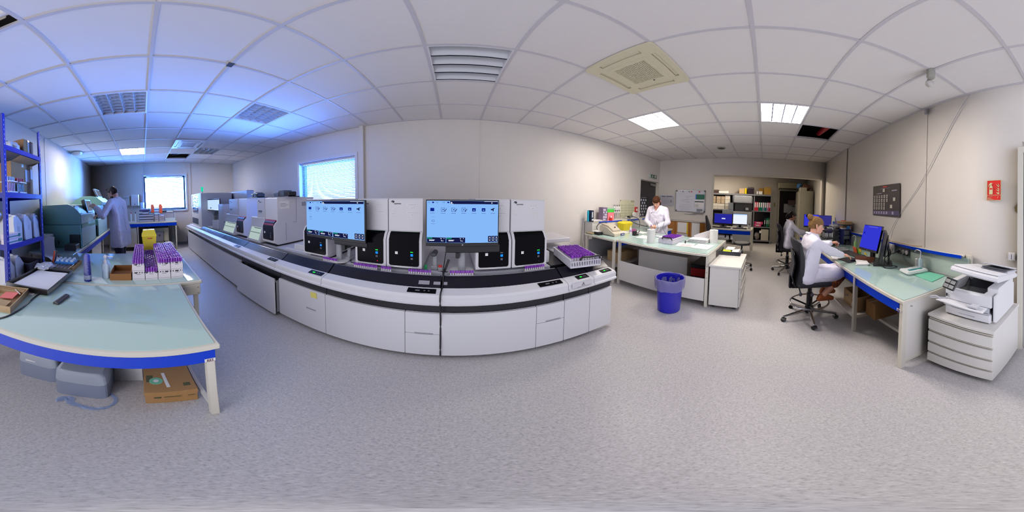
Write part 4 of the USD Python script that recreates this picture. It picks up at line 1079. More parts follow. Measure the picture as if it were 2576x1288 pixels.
# ---------------------------------------------------------------- blue shelving by the front wall
SH0, SH1, SV0, SV1 = -2.03, -1.355, -1.12, -1.64
t = R('storage_shelving', 'blue slotted steel shelving by the wall at the far left edge', 'shelving', ((SH0 + SH1) / 2, -1.4, 0))
def post4(u, v, su, sv):
    w = .036
    m = [box(u, u + su * w, v, v - sv * .004, 0, 2.335), box(u, u + su * .004, v - sv * .004, v - sv * w, 0, 2.335)]
    return m
for (u, v, su, sv) in ((SH1, SV0, -1, 1), (SH0, SV0, 1, 1), (SH1, SV1, -1, -1), (SH0, SV1, 1, -1)):
    P_ = t.part('upright', post4(u, v, su, sv), SHELFB)
    if v == SV0:
        t.part('slot', [box(u + su * .013, u + su * .021, v + .0008, v - .002, z, z + .016) for z in np.arange(.05, 2.3, .05)], mat('slot_pale', (188, 196, 226), .6), under=P_, kind='stuff')
LEV = [2.0, 1.55, 1.07, .60, .12]
for z in LEV:
    t.part('shelf_board', box(SH0 + .005, SH1 - .005, SV1 + .005, SV0 - .005, z - .01, z - .002), mat('galvanised', (150, 158, 178), .35, metal=.4))
    t.part('beam', [box(SH0, SH1, SV0 + .002, SV0 - .012, z - .045, z + .004)], SHELFB)
    t.part('beam', [box(SH0, SH1, SV1 - .002, SV1 + .012, z - .045, z + .004)], SHELFB)
    t.part('beam', [box(SH0, SH0 + .012, SV1, SV0, z - .045, z + .004)], SHELFB)
    t.part('beam', [box(SH1 - .012, SH1, SV1, SV0, z - .045, z + .004)], SHELFB)
def card_box(label, u0, u1, v0, v1, z0, z1, m=CARD, labels=()):
    t = R('cardboard_box', label, 'box', ((u0 + u1) / 2, (v0 + v1) / 2, z0))
    t.part('carton', box(u0, u1, v0, v1, z0, z1, .003), m)
    t.part('tape', box((u0 + u1) / 2 - .02, (u0 + u1) / 2 + .02, v0 - .001, v1 + .001, z1 - .04, z1 + .001), mat('tape', (176, 140, 92), .35))
    for (a, b, za, zb) in labels:
        t.part('label', box(a, b, v1, v1 + .002, za, zb), PAPER)
    return t
card_box('cardboard box with two white labels on the top blue shelf', -2.0, -1.80, -1.45, -1.2, 2.004, 2.20, CARD, ((-1.93, -1.88, 2.03, 2.18), (-1.98, -1.94, 2.05, 2.18)))
t = R('plastic_bag', 'white plastic bag slumped on the top blue shelf', 'bag', (-1.66, -1.3, 2.004)); t.solo(crumple(ball(-1.68, -1.3, 2.07, .07, 2.0, 1.7, .9, 4), .035, 14, 5), mat('bag_white', (206, 210, 222), .3), smooth=True)
tb = card_box('big open cardboard box with white stickers on the second blue shelf', -2.0, -1.58, -1.6, -1.22, 1.554, 1.90, CARD, ((-1.93, -1.84, 1.70, 1.84), (-1.99, -1.94, 1.74, 1.86)))
tb.part('flap', turn(box(-1.99, -1.60, -1.22, -1.10, 1.897, 1.901), 18, (1, 0, 0), (0, -1.22, 1.9)), CARD)
for k, (u, lab, c) in enumerate(((-1.50, 'white tube tray nearest the blue post, second shelf', 'tube_pink'), (-1.66, 'white tube tray with red-capped vials beside the big box', 'tube_red'))):
    t = R('vial_tray', lab, 'tray', (u, -1.2, 1.556))
    t.part('tray', [box(u - .07, u + .06, -1.25, -1.13, 1.556, 1.57, .003), box(u - .07, u + .06, -1.25, -1.13, 1.66, 1.672, .003)], WHITE)
    for q in range(5):
        for w in range(2):
            t.part('vial', rod((u - .055 + .025 * q, -1.22 + .05 * w, 1.57), (u - .055 + .025 * q, -1.22 + .05 * w, 1.655), .009, n=8), mat('vial_pink' if k == 0 else 'vial_clear', (210, 160, 180) if k == 0 else (150, 170, 180), .3))
            t.part('vial_cap', rod((u - .055 + .025 * q, -1.22 + .05 * w, 1.674), (u - .05 + .025 * q, -1.22 + .05 * w, 1.715), .010, n=8), mat('vial_cap_pale', (200, 200, 216), .4) if k == 0 else mat('vial_cap_red', (196, 70, 60), .4))
JUG = mat('jug_white', (224, 226, 232), .4)
def jug(label, u, v, z, w=.145, d=.20, h=.265, grp='white jugs on the blue shelves'):
    t = R('jug', label, 'jug', (u, v, z), grp)
    b = hull([(u + sx * (w / 2 - .01), v + sy * (d / 2), z) for sx in (-1, 1) for sy in (-1, 1)] + [(u + sx * w / 2, v + sy * (d / 2 - .01), z + .02) for sx in (-1, 1) for sy in (-1, 1)] + [(u + sx * w / 2, v + sy * (d / 2 - .01), z + h * .68) for sx in (-1, 1) for sy in (-1, 1)] + [(u + sx * w * .25, v + sy * d * .33, z + h * .93) for sx in (-1, 1) for sy in (-1, 1)])
    t.part('body', b, JUG, smooth=30)
    t.part('neck', cyl(u, v + .04, z + h * .9, z + h, .026, n=14), JUG)
    t.part('label_mark', box(u - .005, u + .001, v + d / 2, v + d / 2 + .0015, z + .1, z + .15), GREYP)
    t.part('grip', tube([(u, v - .07, z + h * .8), (u, v - .05, z + h * .97), (u, v + .01, z + h * .97)], .013, smooth=10), JUG)
jug('white plastic jug at the outer end of the third blue shelf', -1.94, -1.24, 1.074)
jug('white plastic jug, second from the outer end of the third shelf', -1.765, -1.25, 1.074)
jug('white plastic jug behind the teal-striped boxes on the third shelf', -1.60, -1.26, 1.074)
jug('white jug on the low shelf nearest the blue post', -1.50, -1.30, .604, h=.30)
jug('white jug on the low shelf, second from the blue post', -1.66, -1.30, .604, h=.30)
card_box('small tan box behind the jugs on the third shelf', -1.78, -1.66, -1.6, -1.45, 1.074, 1.38, CARD2)
t = R('plastic_bag', 'clear bag hanging over the left jug on the third shelf', 'bag', (-1.50, -1.4, 1.3)); t.solo(crumple(ball(-1.50, -1.42, 1.33, .07, 1.5, 1.2, 1.2, 3), .02, 16, 8), mat('bag_white', (206, 210, 222), .3), smooth=True)
for k in range(2):
    t = R('reagent_box', ('lower' if k == 0 else 'upper') + ' small white box with a teal stripe on the third shelf', 'box', (-1.47, -1.15, 1.08 + .05 * k))
    t.part('carton', box(-1.60 + .03 * k, -1.37, -1.2, -1.125, 1.074 + .05 * k, 1.122 + .05 * k, .002), mat('box_pinkish', (220, 206, 214), .6))
    t.part('stripe', [box(-1.60 + .03 * k - .0005, -1.40, -1.125, -1.1235, 1.09 + .05 * k, 1.10 + .05 * k), box(-1.601 + .03 * k, -1.54, -1.1252, -1.1232, 1.085 + .05 * k, 1.115 + .05 * k)], TEAL)
t = R('dark_crate', 'dark crate on the low blue shelf behind the wire rack', 'crate', (-1.87, -1.35, .604)); t.solo(cut(box(-1.99, -1.75, -1.55, -1.15, .604, .80, .005), box(-1.98, -1.76, -1.54, -1.16, .62, 1)), mat('crate_dark', (56, 50, 66), .5))

# ---------------------------------------------------------------- long bench with mint analysers
t = R('analyser_bench', 'long bench with a blue edge along the wall under the mint analysers', 'bench', (-4.2, -1.3, 0))
t.part('worktop', box(-5.75, -2.50, -1.66, -.93, .70, .733, .004), CREAM, smooth=35)
t.part('glass_top', box(-5.73, -2.52, -1.65, -.95, .733, .738), MINT, smooth=35)
t.part('blue_apron', box(-5.75, -2.50, -.962, -.945, .60, .70), BLUE, smooth=35)
for u in (-2.56, -3.6, -4.65, -5.69):
    t.part('leg', [box(u - .018, u + .018, -1.0, -.965, 0, .70, .003)], CREAM)
    t.part('leg', [box(u - .018, u + .018, -1.64, -1.60, 0, .70, .003)], CREAM)
MINTA = mat('analyser_mint', (138, 200, 194), .45)
MINTF = mat('analyser_pale_mint', (168, 214, 224), .4)
t = R('mint_analyser', 'nearer mint green analyser with a tilted touch display on the wall bench', 'analyser', (-3.4, -1.3, .738))
b0 = .742
prof = [(-1.655, b0), (-1.655, 1.425), (-1.62, 1.435), (-1.17, 1.44), (-1.12, 1.425), (-1.05, 1.385), (-.985, 1.32), (-.955, 1.275), (-.95, 1.12), (-1.655, 1.12)]
t.part('hood', prism([(y, z) for y, z in prof if z >= 1.12], .95, 'x', -3.88), MINTA, smooth=25)
t.part('lower_body', box(-3.88, -2.93, -1.655, -.955, b0, 1.112, .006), MINTA)
t.part('front_door', box(-3.86, -2.95, -.956, -.945, b0 + .02, 1.06, .004), MINTF)
t.part('front_hood_panel', prism([(-.9545, 1.125), (-.946, 1.13), (-.950, 1.27), (-.957, 1.275)], .92, 'x', -3.865), MINTF)
t.part('green_trim', prism([(-2.95, 1.115), (-3.3, 1.115), (-3.36, 1.08), (-3.86, 1.06), (-3.86, 1.03), (-3.40, 1.045), (-3.32, 1.06), (-2.95, 1.06)][::-1], .006, 'y', -.948), mat('trim_green', (30, 140, 100), .4))
t.part('lid_seam', [box(-3.2, -2.97, -1.08, -1.06, 1.39, 1.41)], DGREY)
t.part('side_plate', box(-2.932, -2.926, -1.35, -1.33, .80, .85), DGREY)
t.part('side_slot', box(-2.935, -2.90, -1.14, -.975, .742, .96, .004), BLACK)
D_ = t.part('touch_display', turn(box(-3.74, -3.36, -1.02, -.95, 1.27, 1.53, .012), 14, (1, 0, 0), (-3.3, -.97, 1.3)), mat('display_navy', (34, 40, 66), .4))
t.part('screen', turn(box(-3.705, -3.395, -.952, -.947, 1.31, 1.50), 14, (1, 0, 0), (-3.3, -.97, 1.3)), glow('lcd_dim', (150, 160, 190), .5), under=D_)
t.part('display_side', turn(box(-3.365, -3.355, -1.02, -.955, 1.28, 1.52, .002), 14, (1, 0, 0), (-3.3, -.97, 1.3)), BLACK)
t = R('print_tray', 'black paper catch tray in front of the nearer mint analyser', 'tray', (-2.84, -1.05, .738))
t.part('tray', [box(-2.92, -2.72, -1.16, -.975, .740, .83, .006), hull([(-2.92, -1.16, .83), (-2.92, -.975, .83), (-2.72, -1.16, .74), (-2.72, -.975, .74), (-2.9, -1.16, .74), (-2.9, -.975, .74)])], BLACK)
t = R('mint_analyser', 'farther mint green analyser with a raised display, where the bearded man reaches', 'analyser', (-4.7, -1.3, .738))
hood = [(-1.655, 1.20), (-1.655, 1.44), (-1.55, 1.48), (-1.40, 1.575), (-1.28, 1.62), (-1.1, 1.615), (-1.00, 1.585), (-.86, 1.47), (-.90, 1.42), (-1.05, 1.41), (-1.05, 1.20)]
t.part('hood', prism(hood[::-1], 1.1, 'x', -5.25), MINTA, smooth=25)
t.part('hood_front', prism([(-1.0, 1.587), (-.858, 1.472), (-.85, 1.475), (-.99, 1.595)], 1.06, 'x', -5.23), MINTF)
t.part('lower_body', box(-5.25, -4.15, -1.655, -1.05, b0, 1.20, .005), MINTA)
t.part('front_door', box(-5.2, -4.17, -1.05, -.955, b0, 1.10, .006), MINTF)
t.part('recess', box(-5.2, -4.2, -1.052, -1.045, 1.20, 1.41), BLACK)
t.part('handle_bar', box(-5.0, -4.2, -1.045, -.98, 1.12, 1.28, .01), BLACK)
t.part('side_slot', box(-4.152, -4.12, -1.04, -.97, .75, .98, .003), BLACK)
D_ = t.part('touch_display', turn(box(-4.9, -4.4, -1.03, -.99, 1.585, 1.81, .01), 24, (1, 0, 0), (-4.6, -1.02, 1.6)), mat('display_navy', (34, 40, 66), .4))
t.part('screen', turn(box(-4.86, -4.44, -.991, -.986, 1.61, 1.78), 24, (1, 0, 0), (-4.6, -1.02, 1.6)), glow('lcd_dim', (150, 160, 190), .5), under=D_)
def paper_roll(label, u, v, z, r, h, tail=None):
    t = R('paper_roll', label, 'paper roll', (u, v, z))
    t.part('roll', move(lathe([(.022, 0), (r, 0), (r, h), (.022, h), (.022, 0)], 28), (u, v, z)), mat('paper_roll_white', (228, 226, 222), .8, bump=.15, scale=90), smooth=40)
    t.part('core', move(lathe([(.018, .002), (.022, .002), (.022, h - .001), (.018, h - .001), (.018, .002)], 16), (u, v, z)), CARD)
    if tail is not None:
        t.part('loose_sheet', tail, mat('paper_roll_white', (228, 226, 222), .8))
    return t
tl = []
xs = np.linspace(0, 1, 14)
tp = np.stack([-2.66 + .52 * xs, -1.38 + .40 * xs ** 1.4, .74 + .22 * np.maximum(0, 1 - xs * 1.8) ** 1.5 + .012 * np.sin(xs * 9)], 1)
v_ = np.vstack([tp + (0, -.10, 0), tp + (0, .10, .0)])
f_ = [(i, i + 1, i + 14) for i in range(13)] + [(i + 1, i + 15, i + 14) for i in range(13)]
paper_roll('large white paper towel roll with a loose sheet, behind the blue shelving post', -2.74, -1.46, .739, .11, .24, trimesh.Trimesh(v_, np.array(f_), process=False))
t = R('knee_cabinet', 'pale cupboard under the wall bench beside the man', 'cabinet', (-3.9, -1.3, 0))
t.part('body', box(-4.6, -3.7, -1.62, -1.02, .06, .69, .004), PANEL); t.part('door', box(-4.58, -3.72, -1.02, -1.005, .08, .68, .003), PANEL); t.part('plinth', box(-4.55, -3.75, -1.58, -1.06, 0, .06), BLACK)
t = R('waste_box', 'brown carton under the wall bench', 'box', (-3.2, -1.2, 0)); t.part('carton', cut(box(-3.45, -3.05, -1.4, -1.05, 0, .42, .003), box(-3.44, -3.06, -1.39, -1.06, .02, .6)), mat('carton_grey', (120, 108, 110), .8)); t.part('hole', move(prism(Point(0, 0).buffer(.05, quad_segs=8), .004, 'x', 0), (-3.05, -1.2, .22)), DGREY)

# ---------------------------------------------------------------- end bench below the far window
t = R('end_bench', 'bench with a blue edge under the far left window', 'bench', (-6.1, .1, 0))
t.part('worktop', box(-6.42, -5.78, -.93, 1.0, .82, .858, .004), CREAM)
t.part('blue_apron', box(-5.80, -5.785, -.91, .985, .73, .82), BLUE)
for v in (.97, -.16):
    t.part('leg', box(-5.83, -5.79, v - .018, v + .018, 0, .82), CREAM)
t.part('leg', box(-6.40, -6.36, .95, .99, 0, .82), CREAM)
t = R('base_cabinet', 'cream cupboard under the left half of the end bench', 'cabinet', (-6.1, -.5, 0))
t.part('body', box(-6.4, -5.82, -.9, -.19, .12, .72, .004), CREAM); t.part('door', box(-5.82, -5.805, -.54, -.195, .13, .70, .003), CREAM); t.part('door', box(-5.82, -5.805, -.895, -.545, .13, .70, .003), CREAM); t.part('plinth', box(-6.35, -5.86, -.86, -.22, 0, .12), BLACK)
t = R('bench_machine', 'beige printer-like machine with a round dial under the end bench', 'machine', (-6.1, .5, 0))
t.part('body', box(-6.35, -5.90, .22, .76, .16, .66, .01), mat('machine_beige', (196, 188, 160), .5))
t.part('dark_top', box(-6.3, -5.92, .22, .76, .66, .70, .004), BLACK)
t.part('door', box(-5.90, -5.885, .36, .60, .26, .56, .02), mat('machine_grey', (140, 134, 140), .5)); t.part('dial', move(lathe([(0, 0), (.03, 0), (.026, .02), (0, .02)], 16), (0, 0, 0)) if 0 else ball(-5.885, .48, .44, .03, .5, 1, 1), STEEL)
t.part('panel', box(-5.90, -5.888, .24, .36, .52, .64), PAPER)
t.part('socket', [box(-5.90, -5.89, .60 + .07 * q, .65 + .07 * q, .20, .26, .004) for q in range(2)], BLACK)
for k, (v, r) in enumerate(((.42, .12), (.70, .15))):
    s = R('plastic_bag', ('small' if k == 0 else 'larger') + ' white plastic bag on the floor under the end bench', 'bag', (-5.72, v, 0)); s.solo(crumple(ball(-5.70, v, r * .95, r, 1, 1.2, .95, 4), .03, 9, 11 + k), mat('bag_bright', (226, 224, 230), .4), smooth=True)
t = R('bench_cables', 'grey cables dangling beside the end bench leg', 'cables', (-6.0, .9, .3))
for k in range(3):
    t.part('cord', tube([(-6.0, .82 + .04 * k, .8), (-6.02, .84 + .05 * k, .45), (-5.98, .87 + .03 * k, .2), (-5.9, .9 + .05 * k, .05)], .012, n=6, smooth=14), mat('cord_grey', (130, 140, 160), .5))
SLT = mat('tray_mauve', (178, 168, 180), .5)
for k in range(4):
    s = R('slide_folder', ['bottom', 'second', 'third', 'top'][k] + ' grey slide tray of the wide stack on the end bench', 'tray', (-6.0, .05, .86 + .08 * k))
    w = (.44, .44, .42, .30)[k]
    s.part('tray', box(-6.2, -5.86, -.12 + .02 * (k == 3) * 5, -.12 + w, .862 + .078 * k, .918 + .078 * k, .012), SLT)
    s.part('gap', box(-6.19, -5.87, -.11 + .1 * (k == 3), -.13 + w, .918 + .078 * k, .939 + .078 * k), DGREY)
for k in range(4):
    s = R('slide_box', ['bottom', 'second', 'third', 'top'][k] + ' grey slide tray of the narrower stack on the end bench', 'tray', (-5.98, .5, .86 + .06 * k))
    s.part('tray', box(-6.15, -5.87, .345, .645 - (.12 if k == 3 else 0), .862 + .062 * k, .918 + .062 * k, .008), SLT if k < 3 else mat('tray_bluish', (160, 170, 200), .5))
    s.part('label', box(-5.871, -5.868, .46, .475, .87 + .062 * k, .91 + .062 * k), DGREY)
for k, v in enumerate((.30, .545)):
    s = R('orange_stand', ('left' if k == 0 else 'right') + ' bright orange plastic stand by the far window', 'stand', (-5.95, v, 1.1))
    s.solo(hull([(-5.98, v - .045, 1.13 if k == 0 else 1.105), (-5.92, v + .045, 1.13 if k == 0 else 1.105), (-5.98, v + .045, 1.13), (-5.92, v - .045, 1.13), (-5.98, v - .05, 1.33), (-5.92, v + .05, 1.30), (-5.95, v - .03, 1.375), (-5.95, v + .03, 1.365)]), ORANGE)
s = R('book_stack', 'dark blue and mauve books on the left of the end bench', 'books', (-6.15, -.05, 1.17)); s.part('book', box(-6.3, -5.95, -.10, .22, 1.176, 1.22, .004), mat('book_plum', (70, 40, 90), .5)); s.part('book', box(-6.3, -5.95, -.06, .22, 1.22, 1.25, .004), mat('book_grey', (150, 150, 176), .5))
s = R('clear_organiser', 'pale blue translucent organiser on the right of the end bench', 'organiser', (-6.0, .82, .86))
s.part('bin', [box(-6.15, -5.88, .66, .97, .86, .875), box(-5.9, -5.885, .66, .97, .875, .95), box(-6.15, -5.88, .955, .97, .875, 1.10), box(-6.15, -5.88, .66, .675, .875, 1.02)], CLEAR); s.part('lamp', [rod((-5.95, .84, .95), (-5.95, .84, 1.12), .01), box(-6.0, -5.9, .72, .92, 1.12, 1.16, .01)], WHITE)
s = R('sill_devices', 'row of dark devices on the sill of the far window', 'devices', (-6.40, .8, 1.17)); s.solo(box(-6.46, -6.40, .55, 1.0, 1.125, 1.165, .006), DGREY)
s = R('clear_beaker', 'clear beaker rack beside the towel dispenser', 'beaker', (-6.3, -.02, .9)); s.part('beaker', move(lathe([(0, 0), (.06, 0), (.065, .2), (.06, .2), (.055, .01), (0, .01)], 14), (-6.3, -.0, 1.25)), CLEAR); s.part('lid', cyl(-6.3, 0, 1.20, 1.25, .06, n=14), mat('lid_navy', (30, 50, 110), .4))
t = R('towel_dispenser', 'white paper towel dispenser on the wall left of the far window', 'dispenser', (-6.42, -.24, 1.35)); t.part('case', box(-6.445, -6.30, -.36, -.10, 1.34, 1.72, .02), WHITE); t.part('slot', box(-6.30, -6.297, -.30, -.16, 1.66, 1.69, .004), PAPER); t.part('drop', box(-6.301, -6.297, -.25, -.23, 1.38, 1.42), DGREY)
t = R('soap_dispenser', 'flat white dispenser beside the towel dispenser, mostly behind the man', 'dispenser', (-6.42, -.5, 1.4)); t.part('case', box(-6.445, -6.35, -.62, -.40, 1.36, 1.68, .015), WHITE2); t.part('slot', box(-6.352, -6.348, -.58, -.44, 1.60, 1.62), GREYP)
for k in range(2):
    s = R('pen_pot', ('tall pale bottle' if k == 0 else 'pale tube with a red tip') + ' standing at the left end of the end bench', 'bottle', (-5.95, -.25 - .12 * k, .86)); s.part('bottle', cyl(-5.95, -.22 - .13 * k, .86, 1.12, .035, .025, 12), PAPER); s.part('tip', cyl(-5.95, -.22 - .13 * k, 1.12, 1.17, .014, n=10), RED if k else BLACK)
t = R('floor_grate', 'dark vent plate at the foot of the far wall', 'vent', (-6.42, 1.8, .2)); t.part('plate', box(-6.449, -6.43, 1.45, 2.2, .03, .28), mat('vent_blue', (90, 100, 140), .5)); t.part('slot', box(-6.432, -6.425, 1.62, 2.1, .06, .12), BLACK)

# ================================================================ RIGHT SIDE: centre bench
BZ = .77
t = R('centre_bench', 'white island bench with a glass top, where the standing woman works', 'bench', (2.9, 1.4, 0))
worktop(t, 2.35, 3.47, .655, 2.145, BZ)
for (a, b) in ((2.385, 2.105), (2.385, .675), (3.43, .675), (3.43, 2.1)):
    t.part('leg', box(a - .02, a + .02, b - .02, b + .02, 0, BZ - .034, .003), CREAM)
t.part('modesty_panel', box(2.37, 2.386, .70, 2.12, .085, .425, .003), PANEL)
t.part('end_plate', box(2.41, 2.72, .652, .668, .60, BZ - .034, .003), CREAM)
t.part('back_panel', box(3.40, 3.415, .70, 2.08, .1, .70), PANEL)
t.part('screw', [ball(2.364, .675, z, .006, .5, 1, 1, 1) for z in (.44, .52, .6)], STEEL)
t = R('under_cabinet', 'white cupboard pushed under the middle of the island bench', 'cabinet', (2.95, 1.5, 0))
t.part('body', box(2.75, 3.3, 1.09, 1.99, .10, .575, .004), PANEL); t.part('base', box(2.8, 3.25, 1.14, 1.94, .03, .1), BLACK)
t = R('red_crate', 'black and red storage box under the right end of the island bench', 'box', (2.85, .86, 0))
t.part('bin', box(2.62, 3.1, .725, .985, .34, .47, .006), mat('crate_red', (140, 16, 22), .4)); t.part('lid', box(2.61, 3.11, .715, .99, .47, .53, .01), BLACK); t.part('base', box(2.6, 3.12, .72, .985, .26, .34, .006), BLACK); t.part('riser', box(2.62, 3.1, .73, .98, 0, .26), PANEL)
t = R('floor_box', 'dark low box on the floor under the island bench', 'box', (2.75, .95, 0)); t.solo(box(2.55, 3.0, .75, 1.1, 0, .09, .01), BLACK)
t = R('back_bench', 'bench along the back wall behind the island bench, cluttered with instruments', 'bench', (3.3, 2.6, 0))
worktop(t, 2.30, 4.35, 2.15, 2.93, BZ, e=.012)
for (a, b) in ((2.335, 2.185), (2.335, 2.88), (4.3, 2.2)):
    t.part('leg', box(a - .02, a + .02, b - .02, b + .02, 0, BZ - .034, .003), CREAM)
t.part('blue_apron', box(2.40, 4.3, 2.165, 2.18, .645, BZ - .034), BLUE)
t.part('upstand', box(2.55, 4.62, 2.94, 2.97, .40, .955, .003), PANEL)
t.part('upstand_end', box(2.50, 2.55, 2.94, 3.19, .40, .96, .003), PANEL)
t.part('rail_shelf', box(2.52, 4.62, 2.93, 3.19, .957, .975, .002), CREAM)
t.part('blue_edge', [box(2.66, 3.35, 2.922, 2.932, .952, .975), box(3.55, 4.0, 2.922, 2.932, .952, .975), box(4.15, 4.62, 2.922, 2.932, .952, .975)], BLUE)
t.part('low_shelf', box(2.36, 4.2, 2.25, 2.85, .24, .26), PANEL)
t.part('back_board', box(2.36, 4.3, 2.88, 2.9, .26, .65), GREYP)
s = R('wall_cable', 'white cable hanging on the wall at the left end of the wall bench', 'cable', (2.45, 3.15, .6)); s.part('cord', tube([(2.46, 3.17, .95), (2.44, 3.15, .7), (2.42, 3.1, .5), (2.36, 3.0, .36), (2.3, 2.95, .32)], .007, smooth=18), PAPER)
card_box('open cardboard box on the shelf under the wall bench', 2.62, 2.95, 2.35, 2.62, .265, .46, CARD2)
card_box('small cardboard box beside the open one under the wall bench', 3.0, 3.2, 2.35, 2.6, .265, .42, CARD2)

# on the rail shelf and wall
s = R('spray_bottle', 'turquoise aerosol standing at the left end of the rail shelf', 'bottle', (2.56, 3.05, .977)); s.part('can', cyl(2.475, 3.05, .977, 1.17, .022, n=14), mat('turquoise', (30, 160, 190), .4)); s.part('cap', cyl(2.475, 3.05, 1.17, 1.20, .016, n=12), mat('turquoise', (30, 160, 190), .4))
s = R('reagent_box', 'dark blue carton beside the turquoise aerosol', 'box', (2.66, 3.02, .977)); s.part('carton', box(2.50, 2.555, 2.97, 3.07, .977, 1.20, .002), mat('carton_navy', (34, 44, 70), .5)); s.part('print', [box(2.507, 2.548, 2.968, 2.97, 1.0, 1.03), box(2.507, 2.53, 2.968, 2.97, 1.06, 1.17)], PAPER)
s = R('tissue_pack', 'flat white pack on the rail shelf', 'pack', (2.9, 3.05, .977)); s.part('pack', box(2.57, 2.82, 2.97, 3.15, .977, .998, .008), PAPER); s.part('edge', box(2.58, 2.81, 2.968, 2.971, .985, .992), GREYP)
s = R('picture_box', 'carton printed with grey cell pictures on the rail shelf', 'box', (3.12, 3.04, .977)); s.part('carton', box(2.80, 2.93, 2.97, 3.10, .977, 1.26, .002), mat('carton_mauve', (120, 104, 130), .6))
s.part('print', [box(2.812 + .038 * (k % 3), 2.84 + .038 * (k % 3), 2.967, 2.971, .99 + .05 * (k // 3), 1.026 + .05 * (k // 3)) for k in range(15) if k % 4 != 2], mat('print_lilac', (206, 200, 216), .6))
s = R('pink_carton', 'pink carton with a green top on the rail shelf', 'box', (3.35, 3.06, .977)); s.part('carton', box(2.98, 3.17, 3.0, 3.12, .977, 1.15, .002), mat('carton_pink', (240, 130, 140), .6)); s.part('top', box(2.95, 3.17, 3.0, 3.12, 1.15, 1.215, .002), mat('carton_green', (70, 200, 60), .6)); s.part('strip', box(2.94, 3.20, 2.998, 3.13, 1.215, 1.245, .002), mat('carton_sage', (150, 190, 160), .6))
s = R('red_bottle', 'small red bottle in front of the pink carton', 'bottle', (3.3, 2.98, .977)); s.part('bottle', cyl(3.04, 2.965, .977, 1.04, .03, n=14), RED); s.part('cap', cyl(3.04, 2.965, 1.04, 1.075, .018, n=12), PAPER)
PPM = lambda m: move(m, (-.34, 0, -.03))
t = R('pipette_stand', 'stand carrying four white pipettes on the rail shelf', 'stand', (3.31, 3.05, .977))
t.part('rack', [PPM(box(3.50, 3.76, 3.08, 3.11, 1.18, 1.25, .006)), PPM(box(3.50, 3.54, 3.06, 3.14, 1.007, 1.25)), PPM(box(3.50, 3.76, 3.02, 3.15, 1.007, 1.02))], WHITE2)
for k in range(4):
    s = R('pipette', ['first', 'second', 'third', 'fourth'][k] + ' white pipette from the left on the stand', 'pipette', (3.21 + .06 * k, 3.04, 1.1), 'pipettes on the stand')
    x = 3.55 + .058 * k
    s.part('handle', PPM(hull(np.vstack([ball(x, 3.04, 1.30, .016, sub=1).vertices, ball(x + .015, 3.04, 1.17, .012, sub=1).vertices]))), PAPER); s.part('plunger', PPM(rod((x - .004, 3.04, 1.31), (x - .012, 3.04, 1.345), .007)), DGREY); s.part('shaft', PPM(rod((x + .015, 3.04, 1.17), (x + .03, 3.04, 1.03), .006, .003)), DGREY); s.part('hook', PPM(box(x - .015, x + .005, 3.03, 3.05, 1.205, 1.225)), BLACK)
s = R('wall_calendar', 'pale yellow-green year calendar on the back wall above the rail shelf', 'calendar', (3.85, 3.195, 1.2))
CALY = mat('calendar_cream', (206, 204, 172), .7)
s.part('sheet', box(3.56, 4.15, 3.193, 3.197, 1.0, 1.44), CALY)
s.part('tables', [box(3.60 + .14 * (k % 4), 3.71 + .14 * (k % 4), 3.190, 3.194, 1.03 + .065 * (k // 4), 1.038 + .065 * (k // 4)) for k in range(20)] + [box(3.60 + .14 * (k % 4), 3.67 + .14 * (k % 4), 3.190, 3.194, 1.05 + .065 * (k // 4), 1.055 + .065 * (k // 4)) for k in range(20)], mat('calendar_ink', (150, 158, 140), .6), kind='stuff')
w = turn(words('2023', .04, .001, True), 90, (1, 0, 0)); w.apply_translation((3.98, 3.192, 1.385)); s.part('year', w, mat('calendar_year', (110, 118, 112), .6)); s.part('emblem', ball(3.585, 3.19, 1.415, .015, 1, .2, 1), mat('calendar_year', (110, 118, 112)))
s = R('call_point', 'red fire alarm call point on the back wall', 'alarm', (4.2, 3.19, 1.2)); s.part('case', box(4.15, 4.27, 3.17, 3.2, 1.12, 1.26, .006), mat('alarm_red', (196, 50, 50), .4)); s.part('window', box(4.19, 4.245, 3.167, 3.171, 1.16, 1.215), PAPER)
s = R('exit_sign', 'green running-man exit sign over the dark door', 'sign', (4.97, 3.18, 2.17)); s.part('case', box(4.77, 5.17, 3.165, 3.2, 2.115, 2.235, .004), mat('sign_case', (180, 190, 186), .4))
s.part('panel', [box(4.85, 4.99, 3.160, 3.166, 2.125, 2.225), box(5.01, 5.15, 3.160, 3.166, 2.125, 2.225)], mat('exit_green', (24, 84, 62), .4))
man = [ball(4.925, 3.158, 2.208, .010, 1, .3, 1, 1), turn(box(4.91, 4.925, 3.156, 3.16, 2.16, 2.2), 12, (0, 1, 0), (4.917, 3.16, 2.18)), turn(box(4.895, 4.905, 3.156, 3.16, 2.135, 2.17), 30, (0, 1, 0), (4.90, 3.16, 2.15)), turn(box(4.925, 4.935, 3.156, 3.16, 2.135, 2.17), -20, (0, 1, 0), (4.93, 3.16, 2.15)), turn(box(4.93, 4.96, 3.156, 3.16, 2.178, 2.185), 10, (0, 1, 0), (4.94, 3.16, 2.18))]
s.part('running_figure', man, PAPER); s.part('door_symbol', [box(5.04, 5.09, 3.156, 3.16, 2.14, 2.21), prism([(5.10, 2.17), (5.13, 2.185), (5.10, 2.20)], .004, 'y', 3.156)], PAPER)
s = R('cell_poster', 'black poster with rows of pale round cells on the dark door', 'poster', (4.65, 3.31, 1.3))
s.part('sheet', box(4.40, 4.98, VB + .112, VB + .118, .98, 1.56), mat('poster_black', (26, 22, 34), .5))
n = 0
